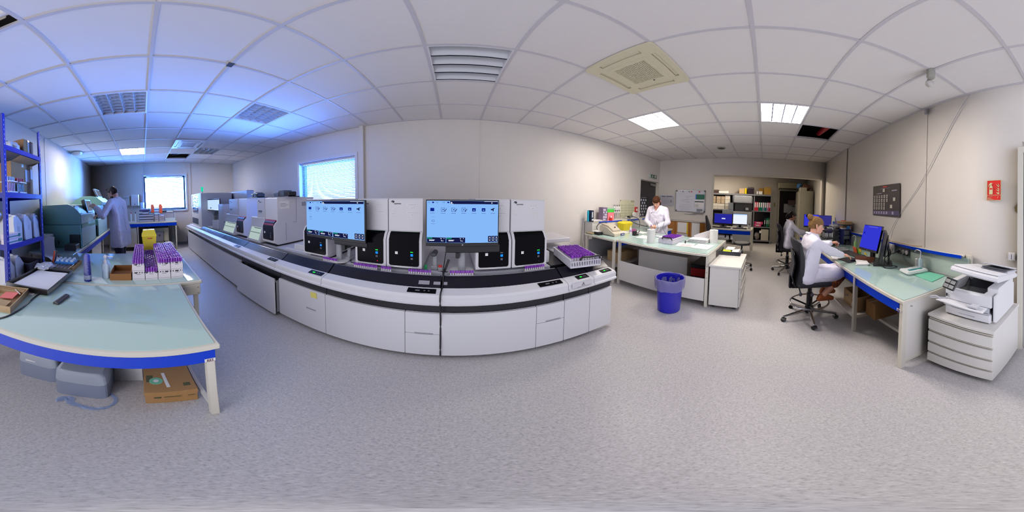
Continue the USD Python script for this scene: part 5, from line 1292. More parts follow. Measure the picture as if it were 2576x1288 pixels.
for r, row in enumerate(((.30, .5, .7), (.4, .6), (.32, .52, .72), (.15, .34, .54, .74), (.2, .4, .6), (.28, .48))):
    for x in row:
        n += 1
        s.part('cell_picture', move(prism(Point(0, 0).buffer(.033, quad_segs=5), .002, 'y', 0), (4.44 + .56 * x, VB + .109, 1.46 - .085 * r)), mat('cell_pale', (206, 208, 222), .6))
s.part('heading', box(4.6, 4.85, VB + .109, VB + .112, 1.53, 1.538), mat('cell_pale', (206, 208, 222)))
s.part('border', box(4.40, 4.98, VB + .107, VB + .112, .965, .98), mat('cell_pale', (206, 208, 222)))

# instruments on the wall bench
t = R('tablet_dock', 'dark tablet lying on a card at the left end of the wall bench', 'tablet', (2.42, 2.75, BZ)); t.part('card', box(2.31, 2.44, 2.72, 2.91, BZ + .004, BZ + .025, .004), mat('dock_tan', (150, 136, 104), .6)); t.part('tablet', box(2.37, 2.47, 2.60, 2.74, BZ + .004, BZ + .055, .006), BLACK); t.part('sheet', box(2.38, 2.50, 2.66, 2.80, BZ + .057, BZ + .061), PAPER)
s = R('wire_loop', 'grey cable looping up behind the tablet', 'cable', (2.7, 2.75, BZ)); s.part('cord', tube([(2.60, 2.9, BZ + .05), (2.58, 2.88, BZ + .14), (2.64, 2.82, BZ + .2), (2.72, 2.75, BZ + .19), (2.76, 2.7, BZ + .08)], .007, smooth=20), DGREY)
BEIGE = mat('instrument_beige', (206, 196, 176), .45)
t = R('bench_instrument', 'beige sloped bench instrument with a blue nameplate on the wall bench', 'instrument', (2.72, 2.55, BZ)); 
t.part('body', prism([(2.34, BZ + .005), (2.34, BZ + .05), (2.40, BZ + .075), (2.54, BZ + .15), (2.72, BZ + .17), (2.74, BZ + .005)], .25, 'x', 2.50), BEIGE, smooth=25)
t.part('lid', prism([(2.41, BZ + .08), (2.54, BZ + .152), (2.71, BZ + .172), (2.70, BZ + .20), (2.53, BZ + .178), (2.40, BZ + .10)][::-1], .20, 'x', 2.525), mat('instrument_lid', (188, 178, 160), .45), smooth=25)
t.part('base', box(2.49, 2.76, 2.345, 2.74, BZ + .003, BZ + .012), DGREY)
t.part('nameplate', box(2.66, 2.76, 2.333, 2.341, BZ + .010, BZ + .048), mat('nameplate_blue', (40, 56, 130), .4)); t.part('name_strip', box(2.68, 2.74, 2.330, 2.334, BZ + .023, BZ + .035), PAPER); t.part('knob', ball(2.64, 2.47, BZ + .145, .016), BLACK)
t = R('bench_phone', 'small black handset beside the beige instrument', 'telephone', (2.93, 2.2, BZ)); t.part('cradle', hull(np.vstack([box(2.62, 2.72, 2.17, 2.24, BZ + .003, BZ + .02).vertices + (.25, .0, 0), box(2.64, 2.70, 2.19, 2.23, BZ + .05, BZ + .08).vertices + (.26, .02, 0)])), BLACK); t.part('screen', box(2.92, 2.95, 2.17, 2.18, BZ + .03, BZ + .05), GREYP)
t = R('dropper_bottle', 'white dropper bottle with a pink label behind the handset', 'bottle', (3.0, 2.35, BZ)); t.part('bottle', cyl(3.02, 2.40, BZ + .003, BZ + .12, .028, .02, 12), PAPER); t.part('label', cyl(3.02, 2.40, BZ + .04, BZ + .08, .0285, .0265, 12), mat('label_lilac', (180, 150, 190), .5)); t.part('tip', cyl(3.02, 2.40, BZ + .12, BZ + .17, .01, .004, 8), PAPER)
t = R('pen_bundle', 'purple packet and metal tools beside the dropper bottle', 'packet', (3.2, 2.4, BZ)); t.part('packet', turn(box(3.08, 3.3, 2.42, 2.52, BZ + .01, BZ + .06, .006), 30, (0, 0, 1), (3.2, 2.45, 0)), mat('packet_purple', (150, 60, 120), .5)); t.part('tool', [rod((3.0, 2.22, BZ + .02), (3.18, 2.3, BZ + .05), .012), rod((3.02, 2.27, BZ + .03), (3.16, 2.36, BZ + .06), .012)], STEEL)
t = R('sharps_bin', 'low yellow sharps container on the wall bench', 'bin', (3.5, 2.75, BZ)); sharps(t, 3.16, 3.46, 2.70, 2.88, BZ + .003, .19)
t = R('bench_light', 'small steel lamp arm standing on the wall bench right of the yellow bin', 'lamp', (3.9, 2.7, BZ)); t.part('arm', tube([(3.85, 2.8, BZ + .01), (3.80, 2.85, BZ + .25), (3.65, 2.88, BZ + .27), (3.9, 2.6, BZ + .05)], .009, smooth=20), STEEL); t.part('lamp_head', ball(3.93, 2.6, BZ + .07, .04, 1.2, 1, .6), CHROME)
t = R('wall_camera', 'small dark webcam on a stalk at the right end of the wall bench', 'camera', (4.15, 2.7, BZ)); t.part('stalk', rod((4.15, 2.6, BZ + .003), (4.15, 2.6, BZ + .12), .01), BLACK); t.part('camera_head', ball(4.15, 2.6, BZ + .13, .03), BLACK); t.part('base', cyl(4.15, 2.6, BZ + .003, BZ + .015, .05, n=14), BLACK)
s = R('folded_cloth', 'white folded cloth on the rail shelf below the calendar', 'cloth', (3.9, 3.05, .977)); s.solo(crumple(box(3.72, 4.1, 3.0, 3.14, .977, 1.01, .01), .004, 30, 9), PAPER)
s = R('fan_heater', 'small white desk fan on the rail shelf below the calendar', 'fan', (4.0, 3.08, .977)); s.part('body', ball(4.0, 3.08, 1.08, .06, 1.2, .5, 1), mat('fan_white', (226, 224, 218), .4)); s.part('base', cyl(4.0, 3.08, .977, 1.04, .03, n=12), mat('fan_white', (226, 224, 218), .4))
s = R('mouse_black', 'small black object left of the desk fan', 'object', (3.72, 3.05, .977)); s.solo(box(3.66, 3.72, 2.98, 3.04, 1.012, 1.05, .008), BLACK)
for k, (u, v, r, lab) in enumerate(((3.05, 2.62, 5, 'blank sheet on the wall bench'), (3.30, 2.35, -8, 'second blank sheet on the wall bench near the purple packet'))):
    s = R('paper_sheet', lab, 'paper', (u, v, BZ)); s.solo(turn(box(u - .1, u + .1, v - .14, v + .14, BZ + .004, BZ + .006), r, (0, 0, 1), (u, v, 0)), PAPER)

# on the island bench
paper_roll('paper towel roll standing in front of the standing woman', 2.56, 1.63, BZ + .003, .062, .21)
paper_roll('paper towel roll at the right end of the island bench', 3.13, .80, BZ + .003, .068, .215)
basket('tube_basket', 'white ribbed tube basket with a black handle on the island bench', 2.62, 1.53, BZ + .003, -90, 'x', 0, 0, L=.42, W=.24, hh=.085)
caps = [move(lathe([(0, 0), (.0078, 0), (.0078, .018), (.0064, .022), (0, .022)], 8), (2.70 + .026 * a, 1.50 - .026 * b, BZ + .085 + .004 * rng.random())) for a in range(12) for b in range(8)]
s = R('blood_tubes', 'purple caps packed in the basket on the island bench', 'tubes', (2.8, 1.4, BZ + .08), kind='stuff'); s.solo(caps, PURPLE)
s = R('tube_tag', 'small black clip beside the basket on the island bench', 'clip', (2.85, 1.18, BZ)); s.solo(box(2.83, 2.86, 1.17, 1.185, BZ + .004, BZ + .05, .004), BLACK)
t = R('white_bin', 'tilted white plastic scoop bin beside the right paper roll', 'bin', (3.3, 1.0, BZ))
t.part('bin', cut(hull([(3.20, .87, BZ + .003), (3.42, .87, BZ + .003), (3.20, 1.08, BZ + .003), (3.42, 1.08, BZ + .003), (3.18, .86, BZ + .20), (3.44, .86, BZ + .20), (3.18, 1.17, BZ + .085), (3.44, 1.17, BZ + .085)]), hull([(3.21, .88, BZ + .02), (3.41, .88, BZ + .02), (3.21, 1.07, BZ + .02), (3.41, 1.07, BZ + .02), (3.19, .87, BZ + .22), (3.43, .87, BZ + .22), (3.19, 1.16, BZ + .1), (3.43, 1.16, BZ + .1)])), WHITE)
for k in range(3):
    s = R('document', ['lowest', 'middle', 'uppermost'][k] + ' sheaf of the white paper pile on the island bench', 'paper', (3.1, 1.05, BZ + .02 * k)); s.part('pages', turn(box(2.98, 3.2, .87, 1.22 - .02 * k, BZ + .004 + .02 * k, BZ + .021 + .02 * k, .004), 2 * k - 2, (0, 0, 1), (3.1, 1.05, 0)), PAPER); s.part('edge', turn(box(2.976, 2.98, .89, 1.2, BZ + .011 + .02 * k, BZ + .014 + .02 * k), 2 * k - 2, (0, 0, 1), (3.1, 1.05, 0)), GREYP)
s = R('document', 'clean white document at the front right corner of the island bench', 'paper', (2.75, .85, BZ)); s.part('pages', turn(box(2.58, 2.92, .73, .98, BZ + .004, BZ + .010), -2, (0, 0, 1), (2.75, .85, 0)), PAPER); s.part('cover_sheet', turn(box(2.59, 2.91, .735, .975, BZ + .0105, BZ + .012), 1, (0, 0, 1), (2.75, .85, 0)), PAPER)
s = R('paper_sheet', 'printed sheet beside the tube basket on the island bench', 'paper', (2.75, 1.1, BZ)); s.part('sheet', turn(box(2.62, 2.88, 1.0, 1.26, BZ + .004, BZ + .006), 12, (0, 0, 1), (2.75, 1.1, 0)), mat('paper_warm', (224, 216, 214), .7)); s.part('print', [turn(box(2.65 + .03 * k, 2.655 + .03 * k, 1.03, 1.2, BZ + .006, BZ + .0068), 12, (0, 0, 1), (2.75, 1.1, 0)) for k in range(5)], mat('print_grey', (120, 118, 126)))
s = R('paper_sheet', 'white sheet lying left of the standing paper roll', 'paper', (2.85, 2.0, BZ)); s.solo(turn(box(2.75, 3.05, 1.85, 2.08, BZ + .004, BZ + .006), 10, (0, 0, 1), (2.85, 2, 0)), PAPER)
s = R('paper_sheet', 'white sheet right behind the standing paper roll', 'paper', (2.95, 1.75, BZ)); s.solo(turn(box(2.9, 3.1, 1.62, 1.75, BZ + .004, BZ + .006), -8, (0, 0, 1), (2.95, 1.7, 0)), PAPER)
t = R('wire_stand', 'thin wire sample stand in front of the standing woman', 'stand', (3.05, 1.72, BZ))
t.part('frame', tube([(3.1, 1.70, BZ + .02), (3.1, 1.88, BZ + .02), (3.1, 1.83, BZ + .17), (3.1, 1.87, BZ + .30), (3.1, 1.70, BZ + .30), (3.1, 1.74, BZ + .17), (3.1, 1.62, BZ + .02)], .005, n=6), STEEL); t.part('tray', box(3.04, 3.16, 1.6, 1.9, BZ + .004, BZ + .022, .004), mat('tray_ice', (196, 206, 214), .2))

# waste bin with a liner
t = R('waste_bin', 'round blue waste bin with a clear liner bag in front of the island bench', 'waste bin', (2.12, 1.06, 0))
BX, BY = 2.12, 1.055
t.part('bin', move(lathe([(0, 0), (.128, 0), (.136, .012), (.160, .452), (.168, .467), (.163, .472), (.154, .452), (.130, .02), (0, .016)], 40), (BX, BY, 0)), mat('bin_blue', (26, 22, 178), .4), smooth=40)
LINER = usdkit.material(stage, '/World/Looks/bin_liner', {'p': ('principled_bsdf', dict(base_color=lin((160, 156, 200)), roughness=.25)), 't': ('transparent_bsdf', dict(color=lin((220, 220, 250)))), 'm': ('mix_closure', dict(fac=.5))}, [('p.BSDF', 'm.closure1'), ('t.BSDF', 'm.closure2')], surface='m.closure')
an = np.linspace(0, 2 * PI, 73)[:-1]
rings = []
for z, r in ((.27, .140), (.40, .150), (.467, .166), (.479, .176), (.470, .184), (.415, .183), (.36, .177), (.325, .172)):
    rr = r + .004 * np.sin(an * 9 + z * 20) + .003 * np.sin(an * 17 + z * 40)
    rings.append(np.stack([BX + rr * np.cos(an), BY + rr * np.sin(an), np.full(72, z) + .006 * np.sin(an * 5 + z * 9)], 1))
v_ = np.vstack(rings)
f_ = [(i * 72 + j, i * 72 + (j + 1) % 72, (i + 1) * 72 + j) for i in range(7) for j in range(72)] + [(i * 72 + (j + 1) % 72, (i + 1) * 72 + (j + 1) % 72, (i + 1) * 72 + j) for i in range(7) for j in range(72)]
t.part('liner_bag', trimesh.Trimesh(v_, np.array(f_), process=False), LINER, smooth=True)

# mobile drawer unit beside the island bench
t = R('mobile_drawers', 'white drawer unit on casters beside the island bench, with papers on top', 'drawer unit', (2.7, .43, 0))
t.part('body', box(2.36, 3.05, .27, .635, .05, .615, .003), PANEL)
t.part('top', box(2.335, 3.075, .245, .645, .617, .64, .003), PANEL, smooth=35)
for k in range(4):
    z0 = .06 + .137 * k
    D_ = t.part('drawer', box(2.37, 3.04, .252, .268, z0, z0 + .13, .003), PANEL)
    t.part('handle', box(2.45, 2.96, .238, .253, z0 + .10, z0 + .12, .004), CREAM, under=D_)
for a in (2.42, 2.98):
    for b in (.31, .58):
        t.part('caster', rod((a, b - .012, .026), (a, b + .012, .026), .025, n=14), BLACK)
t = R('paper_tray', 'dark letter tray with yellow and white papers on the drawer unit', 'tray', (3.0, .48, .642)); t.part('tray', [box(2.9, 3.25, .33, .655, .642, .648), box(2.9, 2.906, .33, .655, .648, .70), box(2.9, 3.25, .33, .336, .648, .69), box(2.9, 3.25, .649, .655, .648, .70)], DGREY)
s = R('yellow_folder', 'bright yellow sheet in the dark letter tray', 'paper', (3.1, .55, .66)); s.solo(turn(box(2.96, 3.2, .50, .63, .655, .668, .003), 8, (0, 0, 1), (3.1, .56, 0)), mat('fluo_yellow', (226, 240, 40), .6))
s = R('document', 'curled white document in the dark letter tray', 'paper', (3.05, .42, .66)); s.solo(hull([(2.93, .345, .66), (3.15, .345, .66), (2.93, .47, .68), (3.15, .48, .68), (2.93, .36, .70), (3.15, .36, .70)]), PAPER)
s = R('paper_sheet', 'white paper wad beside the yellow sheet on the drawer unit', 'paper', (3.2, .58, .66)); s.solo(crumple(box(3.12, 3.32, .46, .60, .668, .69, .006), .008, 18, 4), PAPER)

# ---------------------------------------------------------------- end wall and alcove
s = R('whiteboard', 'framed whiteboard with notes, a green poster and papers on the end wall', 'whiteboard', (5.39, 2.1, 1.48))
s.part('board', box(5.375, 5.39, 1.675, 2.57, 1.185, 1.785), mat('board_grey', (206, 206, 216), .3))
s.part('board_frame', [box(5.365, 5.395, 1.66, 2.585, 1.785, 1.797), box(5.365, 5.395, 1.66, 2.585, 1.172, 1.185), box(5.365, 5.395, 1.66, 1.675, 1.185, 1.785), box(5.365, 5.395, 2.57, 2.585, 1.185, 1.785)], STEEL)
for (a, b) in ((1.66, 1.172), (1.66, 1.757), (2.545, 1.172), (2.545, 1.757)):
    s.part('corner_cap', box(5.36, 5.396, a, a + .04, b, b + .04, .006), DGREY)
s.part('pen_tray', box(5.30, 5.37, 1.66, 2.02, 1.155, 1.172), GREYP)
s.part('handwriting', [box(5.372, 5.3755, 2.05 + .1 * rng.random(), 2.50 - .3 * rng.random(), 1.22 + .05 * k, 1.225 + .05 * k) for k in range(9)], mat('pen_ink', (130, 132, 156), .6))
for nm, (a, b, c, e), m in (('green_poster', (1.69, 1.94, 1.54, 1.68), mat('poster_green', (38, 110, 86), .6)), ('blue_edge', (1.94, 1.96, 1.54, 1.68), mat('poster_blue', (60, 120, 240), .6)), ('white_notice', (1.70, 1.99, 1.30, 1.52), PAPER), ('dark_strip', (1.71, 1.98, 1.455, 1.485), mat('strip_dark', (70, 84, 90), .6)), ('grey_note', (1.74, 1.91, 1.195, 1.26), mat('note_grey', (130, 136, 142), .6))):
    s.part(nm, box(5.370 if nm != 'dark_strip' else 5.367, 5.3745, a, b, c, e), m)
w = turn(turn(words('12', .055, .001), 90, (1, 0, 0)), -90); w.apply_translation((5.3695, 1.96, 1.33)); s.part('date', w, DGREY)
for k, (v, m) in enumerate(((2.36, DGREY), (2.16, DGREY), (2.09, RED), (1.84, RED))):
    q = R('magnet', ['dark magnet near the left top of the whiteboard', 'small dark magnet at the top middle of the whiteboard', 'red magnet at the top middle of the whiteboard', 'red magnet above the green poster'][k], 'magnet', (5.37, v, 1.76)); q.solo(rod((5.375, v, 1.755), (5.362, v, 1.755), .014 if k < 2 else .02, n=12), m)
s = R('marker_pens', 'white and dark markers on the whiteboard tray', 'pens', (5.33, 1.75, 1.18)); s.solo([rod((5.33, 1.70, 1.183), (5.33, 1.80, 1.183), .01, n=8), rod((5.345, 1.69, 1.183), (5.345, 1.78, 1.183), .01, n=8)], PAPER)
s = R('wall_notice', 'framed grey notice on the end wall behind the standing woman', 'notice', (5.39, 2.9, 1.48)); s.part('sheet', box(5.38, 5.395, 2.68, 3.13, 1.335, 1.635), mat('notice_grey', (180, 178, 188), .6)); s.part('heading', [box(5.377, 5.381, 2.72, 2.92, 1.59, 1.61), box(5.377, 5.381, 2.95, 3.08, 1.59, 1.61)], DGREY); s.part('print', [box(5.377, 5.381, 2.80, 3.08, 1.37 + .04 * k, 1.374 + .04 * k) for k in range(5)], mat('print_grey', (120, 118, 126))); s.part('figure', box(5.377, 5.381, 2.745, 2.765, 1.42, 1.49), DGREY)
s.part('notice_frame', [box(5.376, 5.396, 2.672, 2.682, 1.325, 1.645), box(5.376, 5.396, 3.128, 3.138, 1.325, 1.645), box(5.376, 5.396, 2.682, 3.128, 1.325, 1.335), box(5.376, 5.396, 2.682, 3.128, 1.635, 1.645)], STEEL)
s = R('wall_strip', 'thin grey strip on the wall under the whiteboard', 'strip', (5.39, 2.1, 1.1)); s.solo(box(5.385, 5.398, 1.95, 2.3, 1.085, 1.1), GREYP)
t = R('low_cupboard', 'low orange-brown wooden cupboard with papers taped on, under the whiteboard', 'cupboard', (5.2, 2.1, 0))
WOOD = mat('wood_orange', (168, 108, 40), .5, grain=.12, scale=14)
t.part('body', box(5.22, 5.385, 1.60, 2.95, .05, .88, .004), WOOD); t.part('top', box(5.19, 5.388, 1.58, 2.97, .88, .905, .004), mat('cupboard_top', (196, 190, 184), .5))
for k in range(3):
    t.part('door', box(5.205, 5.22, 1.61 + .445 * k, 2.045 + .445 * k, .08, .87, .003), WOOD)
t.part('taped_paper', [box(5.200, 5.205, 2.13, 2.42, .56, .86)], PAPER); t.part('taped_paper', box(5.200, 5.205, 2.10, 2.44, .30, .54), mat('paper_shade', (190, 190, 196), .7)); t.part('taped_paper', box(5.200, 5.205, 1.74, 1.98, .42, .87), PAPER); t.part('taped_paper', box(5.199, 5.204, 1.78, 2.06, .26, .42), mat('paper_shade', (190, 190, 196), .7)); t.part('yellow_edge', box(5.199, 5.2045, 2.10, 2.13, .52, .86), YELLOW)
# chairs and stools
def star_base(t, u, v, r=.30, arms=5, ph=0, z=.07, m=CHROME):
    for k in range(arms):
        a = ph + 2 * PI * k / arms
        e = (u + r * math.cos(a), v + r * math.sin(a))
        t.part('base_arm', hull(np.vstack([ball(u, v, z + .05, .028, sub=1).vertices, ball(e[0], e[1], z + .005, .014, sub=1).vertices])), m, smooth=40)
        c, s = math.cos(a + .6) * .02, math.sin(a + .6) * .02
        t.part('caster', [rod((e[0] - s, e[1] + c, .028), (e[0] + s, e[1] - c, .028), .028, n=14), rod((e[0], e[1], .03), (e[0], e[1], z), .008)], BLACK)
def lab_chair(label, u, v, face, ph, ring=True):
    """A high swivel chair; face: the direction it looks, in degrees."""
    t = Thing('lab_chair', label, 'chair', at=(u, v, 0), rot=face)
    star_base(t, 0, 0, .31, 5, ph)
    t.part('gas_column', [rod((0, 0, .08), (0, 0, .36), .036, n=16), rod((0, 0, .36), (0, 0, .5), .026, n=14)], BLACK)
    t.part('hub', cyl(0, 0, .07, .17, .05, n=16), BLACK)
    if ring:
        a = np.linspace(0, 2 * PI, 41)
        t.part('foot_ring', tube(np.stack([.225 * np.cos(a), .225 * np.sin(a), np.full(41, .235)], 1), .011), CHROME, smooth=True)
        for k in range(3):
            b = .5 + 2 * PI * k / 3
            t.part('ring_spoke', rod((0, 0, .17), (.22 * math.cos(b), .22 * math.sin(b), .235), .011), BLACK)
    seat = hull(np.vstack([ball(.02 + sx * .16, sy * .16, .525, .035, 1, 1, .9, 1).vertices for sx in (-1, 1) for sy in (-1, 1)] + [ball(.21, 0, .515, .03, sub=1).vertices, box(-.16, .16, -.14, .14, .49, .5).vertices]))
    t.part('seat', seat, mat('chair_fabric', (30, 30, 38), .7, bump=.2, scale=300), smooth=50)
    t.part('mechanism', box(-.19, .1, -.05, .05, .455, .495, .01), BLACK)
    for k, (x, y) in enumerate(((-.14, -.10), (-.02, -.13))):
        t.part('lever', [rod((x, y * .4, .47), (x, y - .05, .43), .008), ball(x, y - .06, .415, .02, 1, 1, 1.3, 1)], DGREY)
    zs = np.linspace(.50, 1.06, 25)
    xs = -.165 + .018 * np.cos((zs - .76) / .56 * 2 * PI) - .05 * np.maximum(0, (zs - .85) / .21) ** 1.6
    th_ = .032 * np.sqrt(np.maximum(0, 1 - np.abs((zs - .78) / .285) ** 4)) + .004
    prof = list(zip(xs - th_, zs)) + list(zip(xs[::-1] + th_[::-1], zs[::-1]))
    ws = np.linspace(-.19, .19, 13); n_ = len(prof); bv = []
    for w in ws:
        e_ = abs(w) / .19; sh_ = max(.12, (1 - e_ ** 5))
        cx = xs.mean()
        bv += [(cx + (x - cx) * (.35 + .65 * sh_) + .035 * e_ ** 2, w, .78 + (z - .78) * (1 - .13 * e_ ** 4)) for x, z in prof]
    bf = [(a * n_ + b_, a * n_ + (b_ + 1) % n_, (a + 1) * n_ + b_) for a in range(12) for b_ in range(n_)] + [(a * n_ + (b_ + 1) % n_, (a + 1) * n_ + (b_ + 1) % n_, (a + 1) * n_ + b_) for a in range(12) for b_ in range(n_)]
    bf += [(0, b_ + 1, b_) for b_ in range(1, n_ - 1)] + [(12 * n_, 12 * n_ + b_, 12 * n_ + b_ + 1) for b_ in range(1, n_ - 1)]
    back = trimesh.Trimesh(np.array(bv), np.array(bf), process=False); back.fix_normals()
    t.part('backrest', [crumple(back, .0, 1, 1)], mat('chair_fabric', (30, 30, 38)), smooth=40)
    t.part('back_shell', prism(Polygon([(-.185, .50), (-.225, .62), (-.195, .78), (-.225, .92), (-.235, .92), (-.212, .78), (-.238, .62), (-.205, .50)]), .22, 'y', -.11), DGREY, smooth=40)
    t.part('back_bracket', [box(-.22, -.10, -.04, .04, .44, .48, .008), box(-.25, -.215, -.035, .035, .44, .62, .008)], BLACK)
    return t
lab_chair('black high lab chair with a chrome foot ring under the blonde woman', 2.24, -.56, -90, .9)
lab_chair('black high lab chair under the dark-haired woman farther back', 4.16, -.52, -90, .3)
def stool(label, u, v, z, r=.19, low=False):
    t = R('round_stool', label, 'stool', (u, v, 0))
    star_base(t, u, v, .27, 5, .4)
    t.part('column', [rod((u, v, .08), (u, v, z - .2), .03, n=14), rod((u, v, z - .2), (u, v, z - .05), .018, n=12)], BLACK)
    t.part('seat', move(lathe([(0, z - .055), (r - .03, z - .05), (r, z - .028), (r - .008, z - .006), (r - .03, z), (0, z)], 32), (u, v, 0)), mat('stool_black', (36, 36, 42), .5), smooth=50)
    t.part('underframe', [rod((u - .12, v, z - .055), (u + .12, v, z - .055), .012), rod((u, v - .12, z - .055), (u, v + .12, z - .055), .012)], STEEL)
stool('black round stool in front of the alcove desk', 4.30, .46, .60)
stool('black round stool half hidden behind the right paper roll', 4.62, .98, .60)
t = R('office_chair', 'tall black office chair edge-on beside the alcove desk', 'chair', (5.0, 1.55, 0))
star_base(t, 4.95, 1.52, .28, 5, .2, m=BLACK)
t.part('column', rod((4.95, 1.52, .08), (4.95, 1.52, .45), .03), BLACK); t.part('seat', box(4.75, 5.15, 1.32, 1.72, .45, .52, .03), mat('chair_fabric', (30, 30, 38)))
t.part('backrest', turn(hull(np.vstack([ball(5.0, 1.42, .58, .05, 3, .7, 1).vertices, ball(5.0, 1.50, 1.08, .04, 2.4, .6, 1).vertices, ball(5.0, 1.40, .80, .05, 3.2, .6, 1).vertices])), 8, (0, 0, 1), (5, 1.45, 0)), mat('chair_fabric', (30, 30, 38)), smooth=50)
# alcove desk
t = R('alcove_desk', 'desk with a deep blue edge in the alcove, carrying two screens', 'desk', (5.9, .95, 0))
t.part('worktop', box(5.42, 6.2, .32, 1.75, .705, .74, .004), CREAM); t.part('blue_apron', box(5.43, 5.445, .36, 1.73, .60, .705), BLUE)
for v in (.345, 1.7):
    t.part('leg', box(5.43, 5.47, v - .02, v + .02, 0, .705), CREAM)
t.part('leg', box(6.14, 6.18, .325, .365, 0, .705), CREAM); t.part('low_rail', box(5.44, 6.16, .335, .355, .22, .26), CREAM); t.part('power_strip', [box(5.55, 5.58, 1.10, 1.30, .42, .54), box(5.55, 5.58, .98, 1.06, .42, .54), box(5.55, 5.58, .86, .93, .42, .54)], PAPER)
monitor('royal blue screen on the left of the alcove desk', 5.92, 1.24, .99, .55, .285, -90, -4, glow('screen_blue_dark', (46, 48, 176), .75), [(.42, .45, .2, .12, SCR_W)], stand=flatpost(.742))
monitor('white lit screen on the right of the alcove desk', 5.92, .72, 1.0, .42, .30, -88, -4, SCR_W, [(0, .94, 1, .06, SCR_LB), (.0, .86, 1, .008, SCR_LB)], stand=flatpost(.742))
s = R('keyboard', 'black keyboard lying on the alcove desk', 'keyboard', (5.6, 1.2, .742)); s.part('body', box(5.55, 5.70, .95, 1.55, .742, .765, .006), BLACK); s.part('keys', [box(5.56 + .03 * a, 5.58 + .03 * a, .97 + .04 * b, 1.0 + .04 * b, .765, .77) for a in range(4) for b in range(14)], DGREY, kind='stuff')
s = R('keyboard', 'second black keyboard under the white screen', 'keyboard', (5.6, .65, .742)); s.part('body', box(5.56, 5.70, .48, .88, .742, .765, .006), BLACK); s.part('keys', [box(5.57 + .03 * a, 5.59 + .03 * a, .5 + .04 * b, .53 + .04 * b, .765, .77) for a in range(4) for b in range(9)], DGREY, kind='stuff')
s = R('pen_cup', 'small pale cup with pens at the right end of the alcove desk', 'cup', (5.7, .42, .742)); s.part('cup', cyl(5.7, .42, .742, .84, .04, n=14), PAPER); s.part('pens', [rod((5.7, .42, .84), (5.72, .44, .9), .008, n=6), rod((5.7, .41, .84), (5.68, .40, .91), .008, n=6)], DGREY)
# alcove shelving
t = R('steel_shelving', 'grey steel shelving across the alcove back wall, full of files and boxes', 'shelving', (7.6, .9, 0))
GR = mat('shelf_grey', (122, 124, 132), .45)
for v in (-.24, .40, 1.2, 2.2):
    t.part('upright', box(7.42, 7.80, v - .02, v + .02, 0, 1.86), GR)
t.part('back_sheet', box(7.80, 7.82, -.24, 2.2, .05, 1.84), mat('shelf_back', (96, 92, 96), .6))
t.part('shelf_board', box(7.40, 7.82, -.26, 2.22, 1.80, 1.86), GR)
for z in (.10, .62, 1.225):
    t.part('shelf_board', box(7.42, 7.80, -.24, .40, z - .02, z + .015), GR)
    t.part('shelf_board', box(7.42, 7.80, .40, 2.2, z - .02, z + .015), GR)
BN = [('red', (226, 44, 76)), ('red', (226, 44, 76)), ('green', (0, 120, 100)), ('green', (0, 120, 100)), ('grey', (130, 140, 170)), ('teal', (0, 116, 116)), ('mauve', (170, 130, 180)), ('red', (226, 44, 76))]
for k, (cn, c) in enumerate(BN):
    v = .352 - .078 * k
    s = R('ring_binder', ['leftmost red', 'second red', 'first green', 'second green', 'grey', 'teal', 'mauve', 'rightmost red'][k] + ' ring binder on the upper alcove shelf', 'binder', (7.5, v, 1.24), 'ring binders on the upper alcove shelf')
    s.part('cover', box(7.46, 7.76, v - .036, v + .036, 1.242, 1.565, .003), mat('binder_' + cn, c, .5)); s.part('spine_label', box(7.455, 7.461, v - .024, v + .024, 1.37, 1.55), mat('binder_label', (230, 214, 224), .6)); s.part('finger_hole', rod((7.457, v, 1.31), (7.461, v, 1.31), .014, n=10), BLACK)
for k, (v0, v1, z0, z1, c, lab) in enumerate(((.10, .36, .64, .73, (236, 70, 140), 'lower pink file lying flat on the second alcove shelf'), (.04, .36, .732, .82, (210, 60, 120), 'upper pink file lying flat on the second alcove shelf'), (-.06, .0, .64, .96, (40, 52, 50), 'black file standing on the second alcove shelf'), (-.15, -.08, .64, .97, (0, 112, 90), 'green file standing on the second alcove shelf'), (-.21, -.16, .64, .98, (60, 120, 60), 'last leaf-green file on the second alcove shelf'))):
    s = R('file', lab, 'file', (7.6, (v0 + v1) / 2, z0)); s.part('cover', box(7.46, 7.76, v0, v1, z0, z1, .003), mat('file_%d' % k, c, .5)); s.part('spine_label', box(7.455, 7.461, v0 + (v1 - v0) * .25, v1 - (v1 - v0) * .25, z0 + (z1 - z0) * .35, z0 + (z1 - z0) * .8), PAPER)
for k in range(7):
    v, z, w, h = [(1.98, 1.47, .19, .28), (1.77, 1.47, .17, .27), (1.60, 1.47, .14, .27), (1.42, 1.47, .19, .31), (1.93, 1.245, .26, .215), (1.66, 1.245, .27, .215), (1.42, 1.245, .17, .215)][k]
    s = R('archive_box', ['tan carton leftmost on the upper row', 'tan carton second on the upper row', 'tan carton third on the upper row', 'white carton at the right of the upper row', 'pale carton leftmost on the lower row', 'pale carton in the middle of the lower row', 'small white carton at the right of the lower row'][k] + ' of alcove boxes', 'box', (7.6, v, z)); s.part('carton', box(7.45, 7.75, v - w / 2, v + w / 2, z, z + h, .003), mat('archive_tan', (180, 160, 138), .7) if k < 3 else mat('archive_white', (212, 206, 198), .7)); s.part('edge_tape', box(7.447, 7.451, v - w / 2 + .01, v + w / 2 - .01, z + h * .48, z + h * .52), mat('archive_line', (150, 132, 110), .7))
